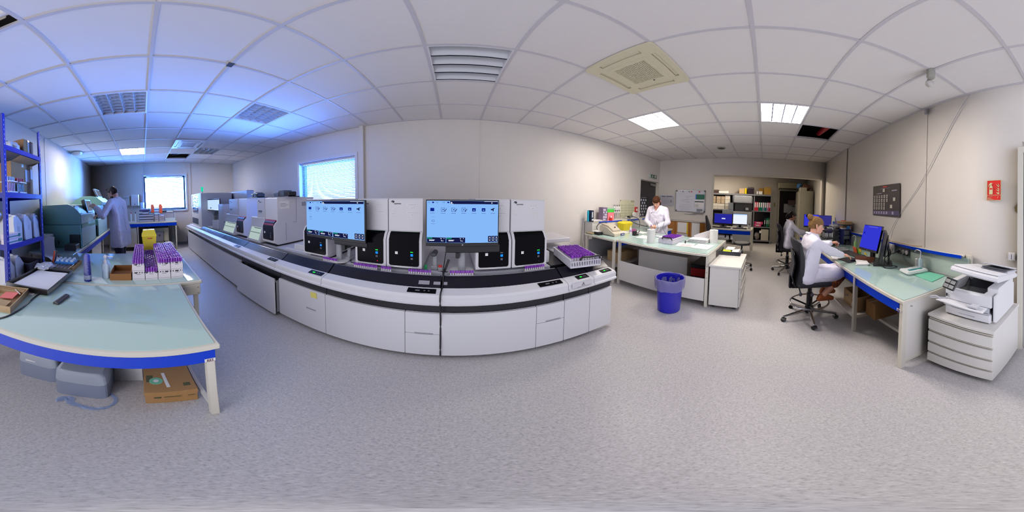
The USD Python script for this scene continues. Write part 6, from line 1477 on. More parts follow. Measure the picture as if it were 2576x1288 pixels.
for k, (v0, v1, h, m, lab) in enumerate(((1.80, 2.05, .13, mat('basket_brown', (70, 48, 44), .8), 'dark brown basket on top of the alcove shelving'), (1.40, 1.78, .09, PAPER, 'flat white box on top of the alcove shelving'), (.78, .98, .20, CARD2, 'tan box left of the yellow folder on the alcove shelving'), (.70, .77, .22, YELLOW, 'yellow folder standing on the alcove shelving'), (.44, .66, .26, mat('box_aubergine', (40, 26, 44), .6), 'dark aubergine box on top of the alcove shelving'), (.26, .32, .12, PAPER, 'small white carton on top of the alcove shelving'), (.10, .24, .12, PAPER, 'second small white carton on top of the alcove shelving'), (.06, .24, .26, None, 'tan carton on top of the alcove shelving'), (-.22, .04, .28, None, 'large mustard carton on top of the alcove shelving'))):
    s = R('stored_box', lab, 'box', (7.6, (v0 + v1) / 2, 1.862)); d0 = 7.62 if k == 7 else 7.45
    s.part('carton', box(d0, 7.78, v0, v1, 1.862, 1.862 + h, .004), m or mat('carton_mustard', (184, 142, 60), .7)); s.part('seam', box(d0 - .002, d0 + .001, v0 + .01, v1 - .01, 1.862 + h * .86, 1.862 + h * .9), GREYP)
t = R('copier', 'grey office copier with a dark paper output, behind the alcove screens', 'copier', (7.1, .8, 0))
t.part('body', box(6.9, 7.40, .45, 1.10, .05, 1.20, .01), mat('copier_grey', (150, 154, 164), .45)); t.part('output_bay', box(6.93, 7.40, .47, 1.04, 1.20, 1.50), mat('copier_dark', (36, 40, 52), .5)); t.part('scanner_top', box(6.9, 7.40, .45, 1.10, 1.50, 1.76, .02), mat('copier_grey', (150, 154, 164))); t.part('side_tray', [box(6.95, 7.3, 1.10, 1.5, 1.10, 1.26, .01), box(6.95, 7.3, 1.1, 1.28, 1.26, 1.50, .01)], mat('copier_grey2', (128, 134, 146), .45)); t.part('sticker', box(6.895, 6.931, .56, .66, 1.26, 1.34), GREYP)
s = R('round_urn', 'pale round flask with a red tap at the left of the alcove shelves', 'flask', (7.3, 2.05, 1.1)); s.part('urn', cyl(7.3, 2.06, 1.0, 1.42, .09, .06, 16), mat('urn_grey', (170, 168, 176), .4)); s.part('tap', ball(7.2, 2.0, 1.06, .04), RED)
s = R('white_carton', 'tall white carton at the bottom of the alcove shelves', 'carton', (7.6, -.02, .12)); s.solo(box(7.44, 7.72, -.19, .10, .118, .55, .004), mat('carton_beige', (190, 184, 172), .6))
s = R('plastic_bag', 'grey plastic bag beside the tall carton at the bottom of the shelves', 'bag', (7.55, .24, .3)); s.part('bag', crumple(ball(7.56, .25, .27, .11, 1, 1.1, 1.4, 3), .03, 9, 21), mat('bag_grey', (140, 134, 132), .5), smooth=True); s.part('label', box(7.42, 7.425, .08, .16, .40, .50), PAPER)
t = R('tall_cabinet', 'tall cream cupboard standing in the right corner of the alcove', 'cupboard', (6.9, -1.45, 0))
t.part('body', box(6.62, 7.4, -1.66, -1.17, .05, 2.0, .005), mat('cupboard_cream', (200, 196, 180), .5)); t.part('side_door', box(6.64, 7.38, -1.17, -1.155, .08, 1.97), mat('cupboard_cream', (200, 196, 180), .5)); t.part('front_panel', box(6.605, 6.62, -1.65, -1.18, .08, 1.97), mat('cupboard_cream2', (184, 182, 168), .5)); t.part('hinge', box(6.60, 6.62, -1.16, -1.145, .3, 1.9), CREAM)
s = R('stored_box', 'white box on top of the tall cream cupboard', 'box', (6.8, -1.3, 2.0)); s.part('carton', box(6.65, 7.0, -1.42, -1.19, 2.002, 2.12, .004), mat('cupboard_cream', (200, 196, 180))); s.part('seam', box(6.648, 6.651, -1.4, -1.2, 2.1, 2.105), GREYP)
s = R('plastic_bag', 'blue bag on top of the tall cream cupboard', 'bag', (7.1, -1.2, 2.1)); s.solo(crumple(ball(7.1, -1.24, 2.2, .12, 1.2, 1, .9, 3), .04, 8, 31), mat('bag_blue', (80, 130, 190), .4), smooth=True)
s = R('brown_sack', 'brown sack on top of the tall cream cupboard', 'sack', (7.1, -1.5, 2.1)); s.solo(crumple(ball(7.0, -1.47, 2.15, .15, 1.1, 1.1, .9, 3), .03, 8, 33), mat('sack_brown', (116, 84, 62), .8), smooth=True)
t = R('wall_air_conditioner', 'cream wall air conditioner above the alcove door', 'air conditioner', (7.75, -.86, 2.2)); t.part('case', box(7.58, 7.84, -1.25, -.50, 2.12, 2.36, .02), mat('aircon_cream', (212, 200, 162))); t.part('outlet', box(7.575, 7.7, -1.22, -.53, 2.125, 2.15), mat('aircon_dark', (58, 54, 46))); t.part('flap', box(7.57, 7.58, -1.2, -.55, 2.16, 2.17), CREAM)
s = R('door_notice', 'white papers pinned on the dark alcove door', 'notice', (7.79, -.95, 1.45)); s.part('sheet', box(7.79, 7.80, -1.28, -.76, 1.20, 1.55), mat('paper_shade', (190, 190, 196))); s.part('sheet', box(7.785, 7.79, -1.2, -.92, 1.50, 1.70), mat('photo_brown', (140, 112, 108), .7)); s.part('stamp', box(7.786, 7.79, -1.2, -1.08, 1.44, 1.48), DGREY)
s = R('thermometer', 'small green tag hanging beside the alcove door', 'tag', (7.83, -.4, 1.5)); s.solo(box(7.83, 7.845, -.42, -.38, 1.42, 1.58, .004), mat('tag_green', (150, 170, 90), .5))
t = Thing('ceiling_light', 'lit ceiling panel inside the alcove, hidden above its opening', 'ceiling light', at=(6.6, .5, 2.6)); t.M = np.eye(4)
t.part('frame', box(6.3, 6.95, -.2, 1.2, 2.59, 2.62), WHITE); t.part('lamp_diffuser', box(6.33, 6.92, -.17, 1.17, 2.582, 2.59), glow('lamp_diffuser_soft', (255, 240, 216), 34.0))

# ---------------------------------------------------------------- right-hand bench
RZ = .73
t = R('side_bench', 'long glass-topped bench with a blue edge along the right wall', 'bench', (2.8, -1.25, 0))
worktop(t, 1.035, 4.95, -1.60, -.895, RZ)
t.part('blue_apron', box(1.10, 4.95, -.93, -.912, .605, RZ - .034), BLUE, smooth=35)
for (a, b) in ((1.06, -.92), (1.80, -.92), (3.4, -.92), (4.9, -.92), (1.06, -1.57)):
    t.part('leg', box(a - .02, a + .02, b - .02, b + .02, 0, RZ - .034, .003), CREAM)
t.part('end_panel', box(1.045, 1.055, -1.56, -.94, .09, RZ - .036, .002), PANEL)
t.part('end_rail', [box(1.04, 1.075, -1.56, -.93, .075, .10)], CREAM)
t.part('screw', [ball(1.036, v, .665, .006, .5, 1, 1, 1) for v in (-.98, -1.5)], STEEL)
t.part('low_shelf', box(1.80, 3.35, -1.35, -.90, .185, .205, .002), PANEL, smooth=35)
t.part('low_rail', box(1.08, 1.82, -1.16, -1.12, .17, .205), CREAM); t.part('shelf_edge', box(1.79, 1.81, -1.35, -.9, .175, .215), CREAM)
t.part('upstand', box(.97, 4.9, -1.655, -1.63, RZ - .1, .955, .003), mat('upstand_mint', (190, 204, 194), .3), smooth=35)
t.part('rail_shelf', box(1.02, 4.0, -1.675, -1.612, .962, .978, .002), CREAM, smooth=35)
t.part('blue_edge', box(1.04, 4.0, -1.613, -1.603, .948, .979), BLUE, smooth=35)
tag(t, lambda m: move(turn(m, 180), (1.075, -.893, .64)))
t = R('open_carton', 'open cardboard carton with hand holes on the low shelf of the right bench', 'box', (2.0, -1.1, .21)); t.part('carton', cut(box(1.86, 2.22, -1.22, -.98, .207, .40, .002), box(1.87, 2.21, -1.21, -.99, .22, .6)), CARD2); t.part('label', box(1.90, 2.0, -.98, -.978, .23, .29), PAPER); t.part('hand_hole', [box(2.10, 2.14, -.981, -.977, .32, .345, .006), box(2.16, 2.20, -.981, -.977, .30, .325, .006)], BLACK)
t = R('brown_carton', 'closed brown carton beside the open one on the low shelf', 'box', (1.75, -1.2, .21)); t.part('carton', box(1.82, 1.855, -1.3, -1.0, .207, .36) if 0 else box(1.62, 1.80, -1.33, -1.05, .207, .40, .003), CARD); t.part('tape', box(1.70, 1.73, -1.331, -1.049, .36, .401), mat('tape', (176, 140, 92)))
t = R('cable_box', 'white socket box under the right bench near its leg', 'box', (1.3, -1.3, .5)); t.solo(box(1.2, 1.3, -1.35, -1.2, .5, .6, .01), WHITE2)
# on the right bench
monitor('tilted royal blue screen on the right bench facing the blonde woman', 2.25, -1.345, 1.045, .36, .315, 188, -15, SCR_BL, [(.08, .62, .06, .07, glow('screen_mark', (10, 10, 150), .8)), (.30, .93, .5, .03, glow('screen_tint', (110, 116, 236), .8))], stand=flatpost(RZ + .004, .22, .2))
t = Thing('monitor', 'black monitor seen edge-on from behind, with its own black stand', 'monitor', at=(2.03, -1.36, RZ + .004), rot=147)
t.part('casing', turn(box(-.19, .19, -.02, .02, .05, .42, .006), -9, (1, 0, 0), (0, 0, .05)), BLACK); t.part('back_cover', turn(box(-.13, .13, .02, .055, .12, .36, .015), -9, (1, 0, 0), (0, 0, .05)), BLACK); t.part('screen', turn(box(-.175, .175, -.0215, -.0195, .065, .405), -9, (1, 0, 0), (0, 0, .05)), mat('screen_off', (20, 22, 34), .15))
t.part('stand_base', box(-.13, .13, -.08, .15, 0, .014, .004), BLACK); t.part('stand_post', turn(box(-.03, .03, .10, .125, .0, .37, .006), 4, (1, 0, 0), (0, .11, 0)), BLACK); t.part('cables', [tube([(.02, .08, .22), (.05, .11, .14), (0, .10, .06), (-.05, .12, .10), (-.02, .09, .2)], .006, smooth=20), tube([(-.03, .08, .2), (.03, .13, .16), (.04, .09, .08)], .006, smooth=14)], BLACK)
t = R('keyboard', 'black keyboard on the right bench below the blue screen', 'keyboard', (2.6, -1.25, RZ)); kb = lambda m: turn(m, 8, (0, 0, 1), (2.6, -1.25, 0))
t.part('body', kb(box(2.38, 2.84, -1.35, -1.20, RZ + .004, RZ + .024, .005)), BLACK)
t.part('keys', [kb(box(2.39 + .029 * a, 2.415 + .029 * a, -1.34 + .027 * b, -1.317 + .027 * b, RZ + .024, RZ + .030)) for a in range(15) for b in range(5)], DGREY, kind='stuff')
s = R('mouse_mat', 'black mouse mat under the blonde woman hand', 'mouse mat', (2.33, -1.08, RZ)); s.solo(turn(box(2.22, 2.46, -1.20, -.99, RZ + .004, RZ + .008), 14, (0, 0, 1), (2.33, -1.08, 0)), BLACK)
t = R('mouse', 'black computer mouse on the mat in the blonde woman hand', 'mouse', (2.30, -1.13, RZ)); t.part('body', ball(2.285, -1.13, RZ + .016, .03, 1.0, 1.6, .55), mat('mouse_dark', (40, 40, 48), .4), smooth=True); t.part('cord', tube([(2.28, -1.18, RZ + .015), (2.24, -1.26, RZ + .008), (2.15, -1.27, RZ + .008), (2.02, -1.26, RZ + .008)], .0045, smooth=20), DGREY)
for k, (u, v, r, m, lab) in enumerate(((2.64, -1.335, 10, ORANGE, 'orange card propped below the blue screen'), (2.54, -1.345, 0, mat('card_green', (120, 180, 50), .6), 'green card propped below the blue screen'), (2.42, -1.315, 0, mat('card_yellow', (232, 196, 30), .6), 'yellow sticky note below the blue screen'), (2.25, -1.30, 0, mat('card_yellow', (232, 196, 30)), 'small yellow sticky note on the lower screen edge'))):
    s = R('card', lab, 'card', (u, v, RZ)); w = (.06, .06, .035, .03)[k]; z0 = (.01, .01, .09, .085)[k]; s.solo(turn(box(u - w, u + w, v - .003, v, RZ + z0, RZ + z0 + (.11, .10, .05, .025)[k]), -14, (1, 0, 0), (u, v, RZ)), m)
t = R('magazine_stack', 'brown-edged folders and papers between the two monitors', 'folders', (2.2, -1.2, RZ)); t.part('folder', hull([(2.33, -1.14, RZ + .005), (2.10, -1.30, RZ + .005), (2.30, -1.12, RZ + .005), (2.28, -1.16, RZ + .08), (2.08, -1.32, RZ + .08)]), mat('folder_brown', (96, 56, 40), .5)); t.part('papers', [turn(box(2.02, 2.25, -1.24, -1.10, RZ + .004 + .008 * k, RZ + .009 + .008 * k), -30 + 5 * k, (0, 0, 1), (2.14, -1.17, 0)) for k in range(3)], PAPER)
s = R('counter', 'grey flat keypad on the bench before the woman', 'keypad', (2.75, -1.05, RZ)); s.part('body', box(2.66, 2.84, -1.12, -.98, RZ + .004, RZ + .03, .006), GREYP); s.part('keys', [box(2.68 + .04 * a, 2.71 + .04 * a, -1.10 + .04 * b, -1.07 + .04 * b, RZ + .03, RZ + .036) for a in range(4) for b in range(3)], WHITE2)
for k, (u, v, r) in enumerate(((2.62, -1.03, 8), (2.50, -.98, -12))):
    s = R('paper_sheet', ('printed sheet under the raised hand of the blonde woman', 'white sheet near the bench edge beside the mouse mat')[k], 'paper', (u, v, RZ)); s.solo(turn(box(u - .10, u + .10, v - .07, v + .07, RZ + .004, RZ + .006), r, (0, 0, 1), (u, v, 0)), PAPER)
t = R('slide_tray', 'pale tray of slides beside the keypad', 'tray', (3.0, -1.2, RZ)); t.part('tray', box(2.92, 3.12, -1.35, -1.08, RZ + .004, RZ + .02, .004), WHITE2); t.part('slides', [box(2.94, 3.10, -1.33 + .035 * k, -1.31 + .035 * k, RZ + .02, RZ + .03) for k in range(7)], GREYP)
# microscope, analyser box, organiser
t = R('microscope', 'black binocular microscope on the right bench before the blonde woman', 'microscope', (3.45, -1.2, RZ))
t.part('base', box(3.34, 3.62, -1.34, -1.08, RZ + .004, RZ + .05, .01), BLACK); t.part('pillar', box(3.42, 3.50, -1.36, -1.28, RZ + .05, RZ + .30, .01), BLACK); t.part('stage', box(3.36, 3.56, -1.26, -1.06, RZ + .13, RZ + .15, .004), BLACK); t.part('head', hull(np.vstack([ball(3.46, -1.22, RZ + .27, .045, sub=1).vertices, ball(3.46, -1.12, RZ + .27, .04, sub=1).vertices])), mat('scope_indigo', (44, 34, 96), .3)); t.part('eyepiece', [rod((3.43, -1.12, RZ + .27), (3.42, -.96, RZ + .30), .017), rod((3.49, -1.12, RZ + .27), (3.49, -.96, RZ + .30), .017)], BLACK); t.part('objective', cyl(3.46, -1.16, RZ + .16, RZ + .25, .022, n=12), CHROME); t.part('lamp', cyl(3.46, -1.16, RZ + .05, RZ + .07, .03, n=12), glow('scope_lamp', (255, 244, 220), 2.0)); t.part('cable', tube([(3.46, -1.3, RZ + .30), (3.46, -1.2, RZ + .36), (3.5, -1.10, RZ + .33)], .006, smooth=12), BLACK)
t = R('scope_control', 'white upright control box with black knobs behind the microscope', 'control box', (3.55, -1.5, RZ)); t.part('case', box(3.60, 3.82, -1.52, -1.30, RZ + .004, RZ + .36, .012), mat('control_white', (198, 200, 212), .4)); 
for k, z in enumerate((.25, .19, .12)):
    t.part('knob', rod((3.60, -1.44, RZ + z), (3.585, -1.44, RZ + z), .02 - .003 * k, n=14), DGREY)
t.part('display', box(3.596, 3.602, -1.46, -1.36, RZ + .29, RZ + .32), DGREY)
t = R('desk_organiser', 'blue desk organiser with grey trays on the right bench', 'organiser', (3.6, -1.65, RZ))
OB = mat('organiser_blue', (36, 44, 130), .45)
t.part('side', box(3.44, 3.70, -1.475, -1.455, RZ + .004, RZ + .30), OB); t.part('side', box(3.44, 3.70, -1.625, -1.60, RZ + .004, RZ + .30), OB); t.part('top', box(3.44, 3.70, -1.62, -1.455, RZ + .28, RZ + .30), OB); t.part('shelf', box(3.45, 3.70, -1.60, -1.475, RZ + .18, RZ + .19), OB); t.part('drawer', [box(3.45, 3.69, -1.60, -1.475, RZ + .19, RZ + .27), box(3.45, 3.69, -1.60, -1.475, RZ + .11, RZ + .17)], mat('organiser_grey', (140, 146, 150), .4)); t.part('tape_dispenser', hull(np.vstack([ball(3.44, -1.54, RZ + .06, .03, sub=1).vertices, box(3.40, 3.46, -1.60, -1.49, RZ + .004, RZ + .02).vertices])), BLACK)
for k in range(5):
    s = R('loose_file', ['lowest white', 'second brown', 'middle black', 'fourth tan', 'topmost orange-tabbed'][k] + ' file of the untidy stack on the blue organiser', 'file', (3.55, -1.55, RZ + .3 + .03 * k)); s.solo(turn(box(3.42, 3.72, -1.63, -1.44, RZ + .303 + .03 * k, RZ + .327 + .03 * k, .004), (k - 2) * 5, (0, 0, 1), (3.57, -1.54, 0)), [PAPER, CARD, BLACK, CARD2, mat('file_sand', (180, 150, 110), .6)][k])
s = R('blue_tape', 'bright blue roll on the stack of files', 'tape roll', (3.42, -1.55, RZ + .33)); s.solo(rod((3.40, -1.57, RZ + .335), (3.40, -1.51, RZ + .335), .03, n=12), mat('tape_blue', (20, 120, 210), .4))
s = R('orange_tab', 'orange tab on top of the stack of files', 'tab', (3.5, -1.48, RZ + .46)); s.solo(box(3.44, 3.56, -1.50, -1.46, RZ + .452, RZ + .465), ORANGE)
def pump(label, u, v, z, h=.16, green=False):
    t = R('pump_bottle', label, 'bottle', (u, v, z)); t.part('bottle', move(lathe([(0, .003), (.030, .003), (.032, .01), (.032, h * .75), (.014, h * .85), (0, h * .85)], 20), (u, v, z)), CLEAR if not green else mat('bottle_green', (150, 190, 130), .3), smooth=40); t.part('pump', [move(lathe([(0, h * .84), (.012, h * .84), (.008, h), (.006, h + .05), (0, h + .05)], 12), (u, v, z)), tube([(u, v, z + h + .05), (u + .03, v + .005, z + h + .062), (u + .075, v + .01, z + h + .052), (u + .08, v + .01, z + h + .035)], .006, smooth=12)], WHITE)
pump('white-topped pump bottle by the wall at the near end of the right bench', 1.55, -1.575, RZ + .003, .17)
pump('green and white pump bottle beside the blue organiser', 3.05, -1.53, RZ + .003, .16, True)
s = R('green_folder', 'mint green folder lying on the near end of the right bench', 'folder', (1.32, -1.42, RZ)); s.solo(hull([(1.19, -1.36, RZ + .004), (1.45, -1.39, RZ + .004), (1.22, -1.59, RZ + .004), (1.45, -1.585, RZ + .004), (1.19, -1.36, RZ + .009), (1.45, -1.39, RZ + .009), (1.22, -1.59, RZ + .009), (1.45, -1.585, RZ + .009)]), mat('folder_mint', (112, 196, 164), .6))
s = R('wipes_pack', 'crinkled white pack of wipes behind the green folder', 'pack', (1.55, -1.45, RZ)); s.part('pack', crumple(turn(box(1.45, 1.63, -1.60, -1.33, RZ + .004, RZ + .042, .016).subdivide().subdivide().subdivide(), -8, (0, 0, 1), (1.54, -1.45, 0)), .007, 34, 14), mat('pack_white', (220, 226, 224), .35), smooth=30); s.part('stripe', turn(box(1.50, 1.53, -1.55, -1.38, RZ + .040, RZ + .0475), -8, (0, 0, 1), (1.54, -1.45, 0)), TEAL)
t = R('wall_socket', 'black triple wall socket with a plug above the right bench', 'socket', (1.9, -1.62, .89)); t.part('plate', box(1.79, 2.0, -1.63, -1.615, .845, .93, .003), DGREY); t.part('outlet', [rod((1.83 + .065 * k, -1.616, .888), (1.83 + .065 * k, -1.606, .888), .027, n=16) for k in range(3)], PAPER); t.part('plug', rod((1.96, -1.606, .888), (1.96, -1.57, .885), .02, n=12), BLACK)
s = R('socket_cable', 'black cable running from the wall socket behind the monitor', 'cable', (2.0, -1.5, .8)); s.part('cord', tube([(1.96, -1.57, .885), (2.02, -1.5, .84), (2.06, -1.46, .80), (1.95, -1.42, RZ + .01), (1.80, -1.45, RZ + .008), (1.78, -1.38, RZ + .008), (1.92, -1.34, RZ + .008)], .006, smooth=30), BLACK)
t = R('socket_box', 'white socket box on the upstand behind the monitors', 'socket', (2.12, -1.61, .88)); t.part('case', box(2.06, 2.18, -1.63, -1.60, .84, .96, .006), PAPER); t.part('outlet', rod((2.12, -1.601, .9), (2.12, -1.594, .9), .03, n=16), WHITE2)
t = R('white_plug', 'white power adapter leaning at the wall beside the pump bottle', 'adapter', (1.65, -1.6, RZ)); t.solo(box(1.62, 1.66, -1.62, -1.59, RZ + .004, RZ + .12, .006), PAPER)
s = R('bench_cable', 'grey cable lying along the wall on the right bench', 'cable', (1.5, -1.6, RZ)); s.part('cord', tube([(1.9, -1.60, .86), (1.75, -1.605, RZ + .02), (1.5, -1.612, RZ + .012), (1.2, -1.612, RZ + .012), (1.06, -1.60, RZ + .012)], .005, smooth=24), GREYP)
s = R('wall_flex', 'thin grey cord running diagonally up the right wall to the ceiling', 'cord', (1.6, -1.67, 1.8)); s.part('cord', tube([(2.28, -1.655, 1.0), (2.25, -1.66, 1.08), (1.75, -1.67, 1.66), (1.32, -1.672, 2.25), (1.005, -1.672, CEIL)], .0022, n=6, smooth=30), mat('cord_grey', (130, 140, 160), .5))
s = R('cord_end', 'tan cord loop lying on the rail shelf of the right bench', 'cord', (1.6, -1.6, .985)); s.part('cord', tube([(2.26, -1.64, .99), (2.0, -1.63, .986), (1.85, -1.625, .988), (1.75, -1.64, .986), (1.66, -1.655, .99), (1.62, -1.662, .995)], .005, smooth=24), mat('cord_tan', (170, 140, 110), .5))
s = R('books', 'white papers on the rail shelf behind the blue screen', 'papers', (2.7, -1.6, .982)); s.solo([box(2.75, 3.05, -1.67, -1.60, .982, .992), turn(box(2.8, 3.05, -1.67, -1.61, .993, 1.0), 4, (0, 0, 1), (2.7, -1.6, 0))], PAPER)
# far part: second pair of screens
monitor('far royal blue screen beyond the blonde woman head', 4.76, -1.16, 1.11, .36, .28, 255, -8, SCR_BL, [(.30, .93, .5, .03, glow('screen_tint', (110, 116, 236), .8))], stand=flatpost(RZ + .004, .2, .2))
monitor('dim blue screen turned away beside the far one', 4.62, -1.47, 1.12, .30, .24, 238, -8, glow('screen_dim_blue', (70, 66, 160), .6), [], stand=flatpost(RZ + .004, .2, .2))
t = R('far_microscope', 'small white instrument with a blue top beyond the microscope', 'instrument', (4.1, -1.4, RZ)); t.part('body', box(3.95, 4.2, -1.5, -1.28, RZ + .004, RZ + .22, .012), mat('control_white', (198, 200, 212))); t.part('head', box(3.98, 4.15, -1.6, -1.42, RZ + .22, RZ + .30, .01), mat('instr_navy', (60, 66, 100), .4)); t.part('lens_tube', rod((4.05, -1.35, RZ + .22), (4.05, -1.22, RZ + .32), .03), BLACK)
s = R('blue_bottle', 'tiny blue bottle on the far end of the right bench', 'bottle', (4.3, -1.6, RZ)); s.part('bottle', cyl(4.3, -1.58, RZ + .22 - .216, RZ + .36, .03, n=10), mat('bottle_blue_pale', (130, 150, 220), .3)); s.part('cap', cyl(4.3, -1.58, RZ + .36, RZ + .39, .03, n=10), mat('tape_blue', (20, 120, 210)))
s = R('dark_eyepiece', 'black binocular head standing before the far blue screen', 'microscope', (4.3, -1.05, RZ)); s.part('eyepiece', [rod((4.3, -1.02, RZ + .48), (4.28, -.98, RZ + .40) if 0 else (4.32, -.93, RZ + .52), .03), rod((4.24, -1.02, RZ + .47), (4.26, -.93, RZ + .51), .03)], BLACK); s.part('column', rod((4.28, -1.08, RZ + .004), (4.28, -1.05, RZ + .48), .03), BLACK); s.part('stage', box(4.2, 4.38, -1.16, -1.0, RZ + .12, RZ + .15), BLACK); s.part('base', box(4.18, 4.4, -1.2, -.98, RZ + .004, RZ + .04, .008), BLACK)

# printer on drawers
t = R('drawer_pedestal', 'white four-drawer pedestal on casters in the right corner, under the printer', 'drawer unit', (.73, -1.35, 0))
t.part('body', box(.478, .985, -1.61, -1.12, .045, .545, .003), PANEL, smooth=35); t.part('top', box(.470, .995, -1.62, -1.10, .549, .575, .004), PANEL, smooth=35)
zz = [.045, .17, .295, .42, .545]
for k in range(4):
    t.part('drawer', [box(.478, .985, -1.118, -1.098, zz[k], zz[k + 1] - .022, .004)], PANEL, smooth=35)
    t.part('drawer_grip', box(.478, .985, -1.118, -1.106, zz[k + 1] - .019, zz[k + 1] - .004, .004), CREAM, smooth=35)
for a in (.52, .94):
    for b in (-1.56, -1.16):
        t.part('caster', [rod((a - .014, b, .024), (a + .014, b, .024), .024, n=14), box(a - .02, a + .02, b - .02, b + .02, .03, .046)], BLACK)
t = R('printer', 'white multifunction printer with a raised lid and a small tilted display', 'printer', (.72, -1.35, .578))
PW = mat('printer_white', (222, 222, 226), .38)
PG = mat('printer_grey', (188, 190, 198), .4)
b = .578
t.part('paper_drawer', box(.535, .905, -1.57, -1.185, b, b + .085, .012), PW, smooth=35)
t.part('drawer_line', [box(.53, .91, -1.187, -1.183, b + .082, b + .088), box(.65, .78, -1.187, -1.183, b + .035, b + .042)], PG)
t.part('tray_slot', box(.55, .89, -1.30, -1.19, b + .087, b + .13, .004), PG)
t.part('body', cut(box(.53, .91, -1.58, -1.19, b + .13, b + .235, .012), box(.60, .86, -1.50, -1.22, b + .19, 2)), PW, smooth=35)
t.part('rear_block', box(.53, .91, -1.58, -1.50, b + .085, b + .25, .01), PW, smooth=35)
t.part('left_block', box(.505, .60, -1.56, -1.26, b + .21, b + .275, .01), PW, smooth=35)
t.part('right_block', box(.86, .93, -1.56, -1.25, b + .20, b + .27, .01), PW)
t.part('side_cover', box(.50, .532, -1.57, -1.20, b + .01, b + .235, .01), PW, smooth=35)
t.part('output_well', box(.605, .855, -1.49, -1.23, b + .191, b + .196), mat('well_dark', (40, 42, 48), .25)); t.part('well_ramp', hull([(.605, -1.50, b + .19), (.855, -1.50, b + .19), (.605, -1.50, b + .27), (.855, -1.50, b + .27), (.605, -1.40, b + .195), (.855, -1.40, b + .195)]), mat('well_black', (16, 16, 26), .2))
t.part('bypass_tray', hull([(.56, -1.20, b + .13), (.90, -1.20, b + .13), (.55, -1.10, b + .135), (.92, -1.10, b + .145), (.56, -1.20, b + .137), (.90, -1.20, b + .137), (.55, -1.10, b + .142), (.92, -1.10, b + .152)]), PW)
t.part('tray_wire', tube([(.88, -1.18, b + .14), (.95, -1.12, b + .15), (.965, -1.09, b + .16), (.95, -1.08, b + .175), (.88, -1.10, b + .165)], .005, smooth=16), PG)
t.part('tray_guide', [box(.60, .66, -1.17, -1.12, b + .145, b + .165, .004), box(.62, .68, -1.15, -1.12, b + .15, b + .16)], PG)
lid = [box(.485, .875, -1.60, -1.17, 0, .042, .012), box(.50, .86, -1.58, -1.19, .042, .056, .01)]
def tilt(m): return move(turn(turn(m, 12, (1, 0, 0), (.7, -1.6, 0)), -5, (0, 1, 0), (.7, -1.4, 0)), (0, 0, b + .278))
t.part('scanner_lid', [tilt(m) for m in lid], PW, smooth=35)
t.part('feeder', [tilt(box(.49, .72, -1.585, -1.35, .056, .07, .006)), tilt(turn(box(.49, .71, -1.57, -1.37, .078, .088, .004), 5, (1, 0, 0), (.6, -1.56, .08)))], PG, smooth=35)
t.part('feeder_slot', tilt(box(.50, .70, -1.52, -1.34, .0705, .078)), DGREY)
t.part('lid_arm', [rod((.84, -1.47, b + .24), (.84, -1.45, b + .32), .014)], PG); t.part('lid_arm', [rod((.58, -1.50, b + .24), (.58, -1.49, b + .32), .016)], PG); t.part('lid_hinge', [box(.70, .80, -1.57, -1.53, b + .24, b + .31, .01)], PG)
D_ = t.part('display', turn(turn(box(.80, .905, -1.165, -1.15, b + .235, b + .325, .006), 32, (1, 0, 0), (.86, -1.16, b + .24)), -8, (0, 1, 0), (.86, -1.16, b + .27)), BLACK)
t.part('display_glass', [turn(turn(box(.812 + .045 * q, .852 + .045 * q, -1.1495, -1.148, b + .245 + .038 * p_, b + .273 + .038 * p_), 32, (1, 0, 0), (.86, -1.16, b + .24)), -8, (0, 1, 0), (.86, -1.16, b + .27)) for q in range(2) for p_ in range(2)], mat('display_mirror', (190, 190, 186), .15, metal=.8), under=D_)
t.part('display_arm', box(.83, .88, -1.22, -1.17, b + .20, b + .25, .008), PW)
t.part('usb_port', box(.885, .895, -1.19, -1.186, b + .16, b + .185), BLACK)
# on the right wall
s = R('cell_poster', 'dark poster of small cell pictures on the right wall', 'poster', (2.4, -1.665, 1.55))
s.part('sheet', hull([(2.065, -1.672, 1.784), (2.75, -1.672, 1.795), (2.735, -1.672, 1.33), (2.05, -1.672, 1.32), (2.065, -1.668, 1.784), (2.75, -1.668, 1.795), (2.735, -1.668, 1.33), (2.05, -1.668, 1.32)]), mat('poster_brown', (62, 56, 58), .45))
px_ = lambda a, b_: (2.735 - .67 * a, 1.775 - .44 * b_)
for r in range(4):
    for c in range(6):
        if c == 5 and r > 1: continue
        x, z = px_(.07 + .10 * c, .36 + .13 * r)
        s.part('cell_picture', box(x - .019, x + .019, -1.668, -1.6655, z - .022, z + .022), mat('cell_frame', (206, 200, 190), .6))
        s.part('cell', box(x - .008, x + .008, -1.6665, -1.6645, z - .009, z + .009, .003), mat('cell_core', (96, 70, 110), .6))
for (a, b_) in ((.44, .15), (.83, .47), (.73, .70)):
    x, z = px_(a, b_); s.part('cell_picture', box(x - .026, x + .026, -1.668, -1.6655, z - .024, z + .024), mat('cell_frame', (206, 200, 190)))
s.part('lower_band', box(2.065, 2.72, -1.668, -1.667, 1.345, 1.405), mat('poster_violet', (88, 80, 118), .5))
for c in range(7):
    x, z = px_(.07 + .10 * c + (.12 if c == 6 else 0), .91); s.part('cell_picture', box(x - .02, x + .02, -1.668, -1.6655, z - .02, z + .02), mat('cell_mauve', (176, 164, 190), .6))
s.part('red_heading', box(2.36, 2.47, -1.668, -1.666, 1.752, 1.772), RED); s.part('heading', [box(2.12, 2.24, -1.668, -1.666, 1.685, 1.70), box(2.5, 2.64, -1.668, -1.666, 1.66, 1.672), box(2.30, 2.55, -1.668, -1.666, 1.735, 1.739)], mat('cell_mauve', (176, 164, 190)))
t = R('fire_sign', 'red fire extinguisher sign on the right wall', 'sign', (.735, -1.67, 1.61))
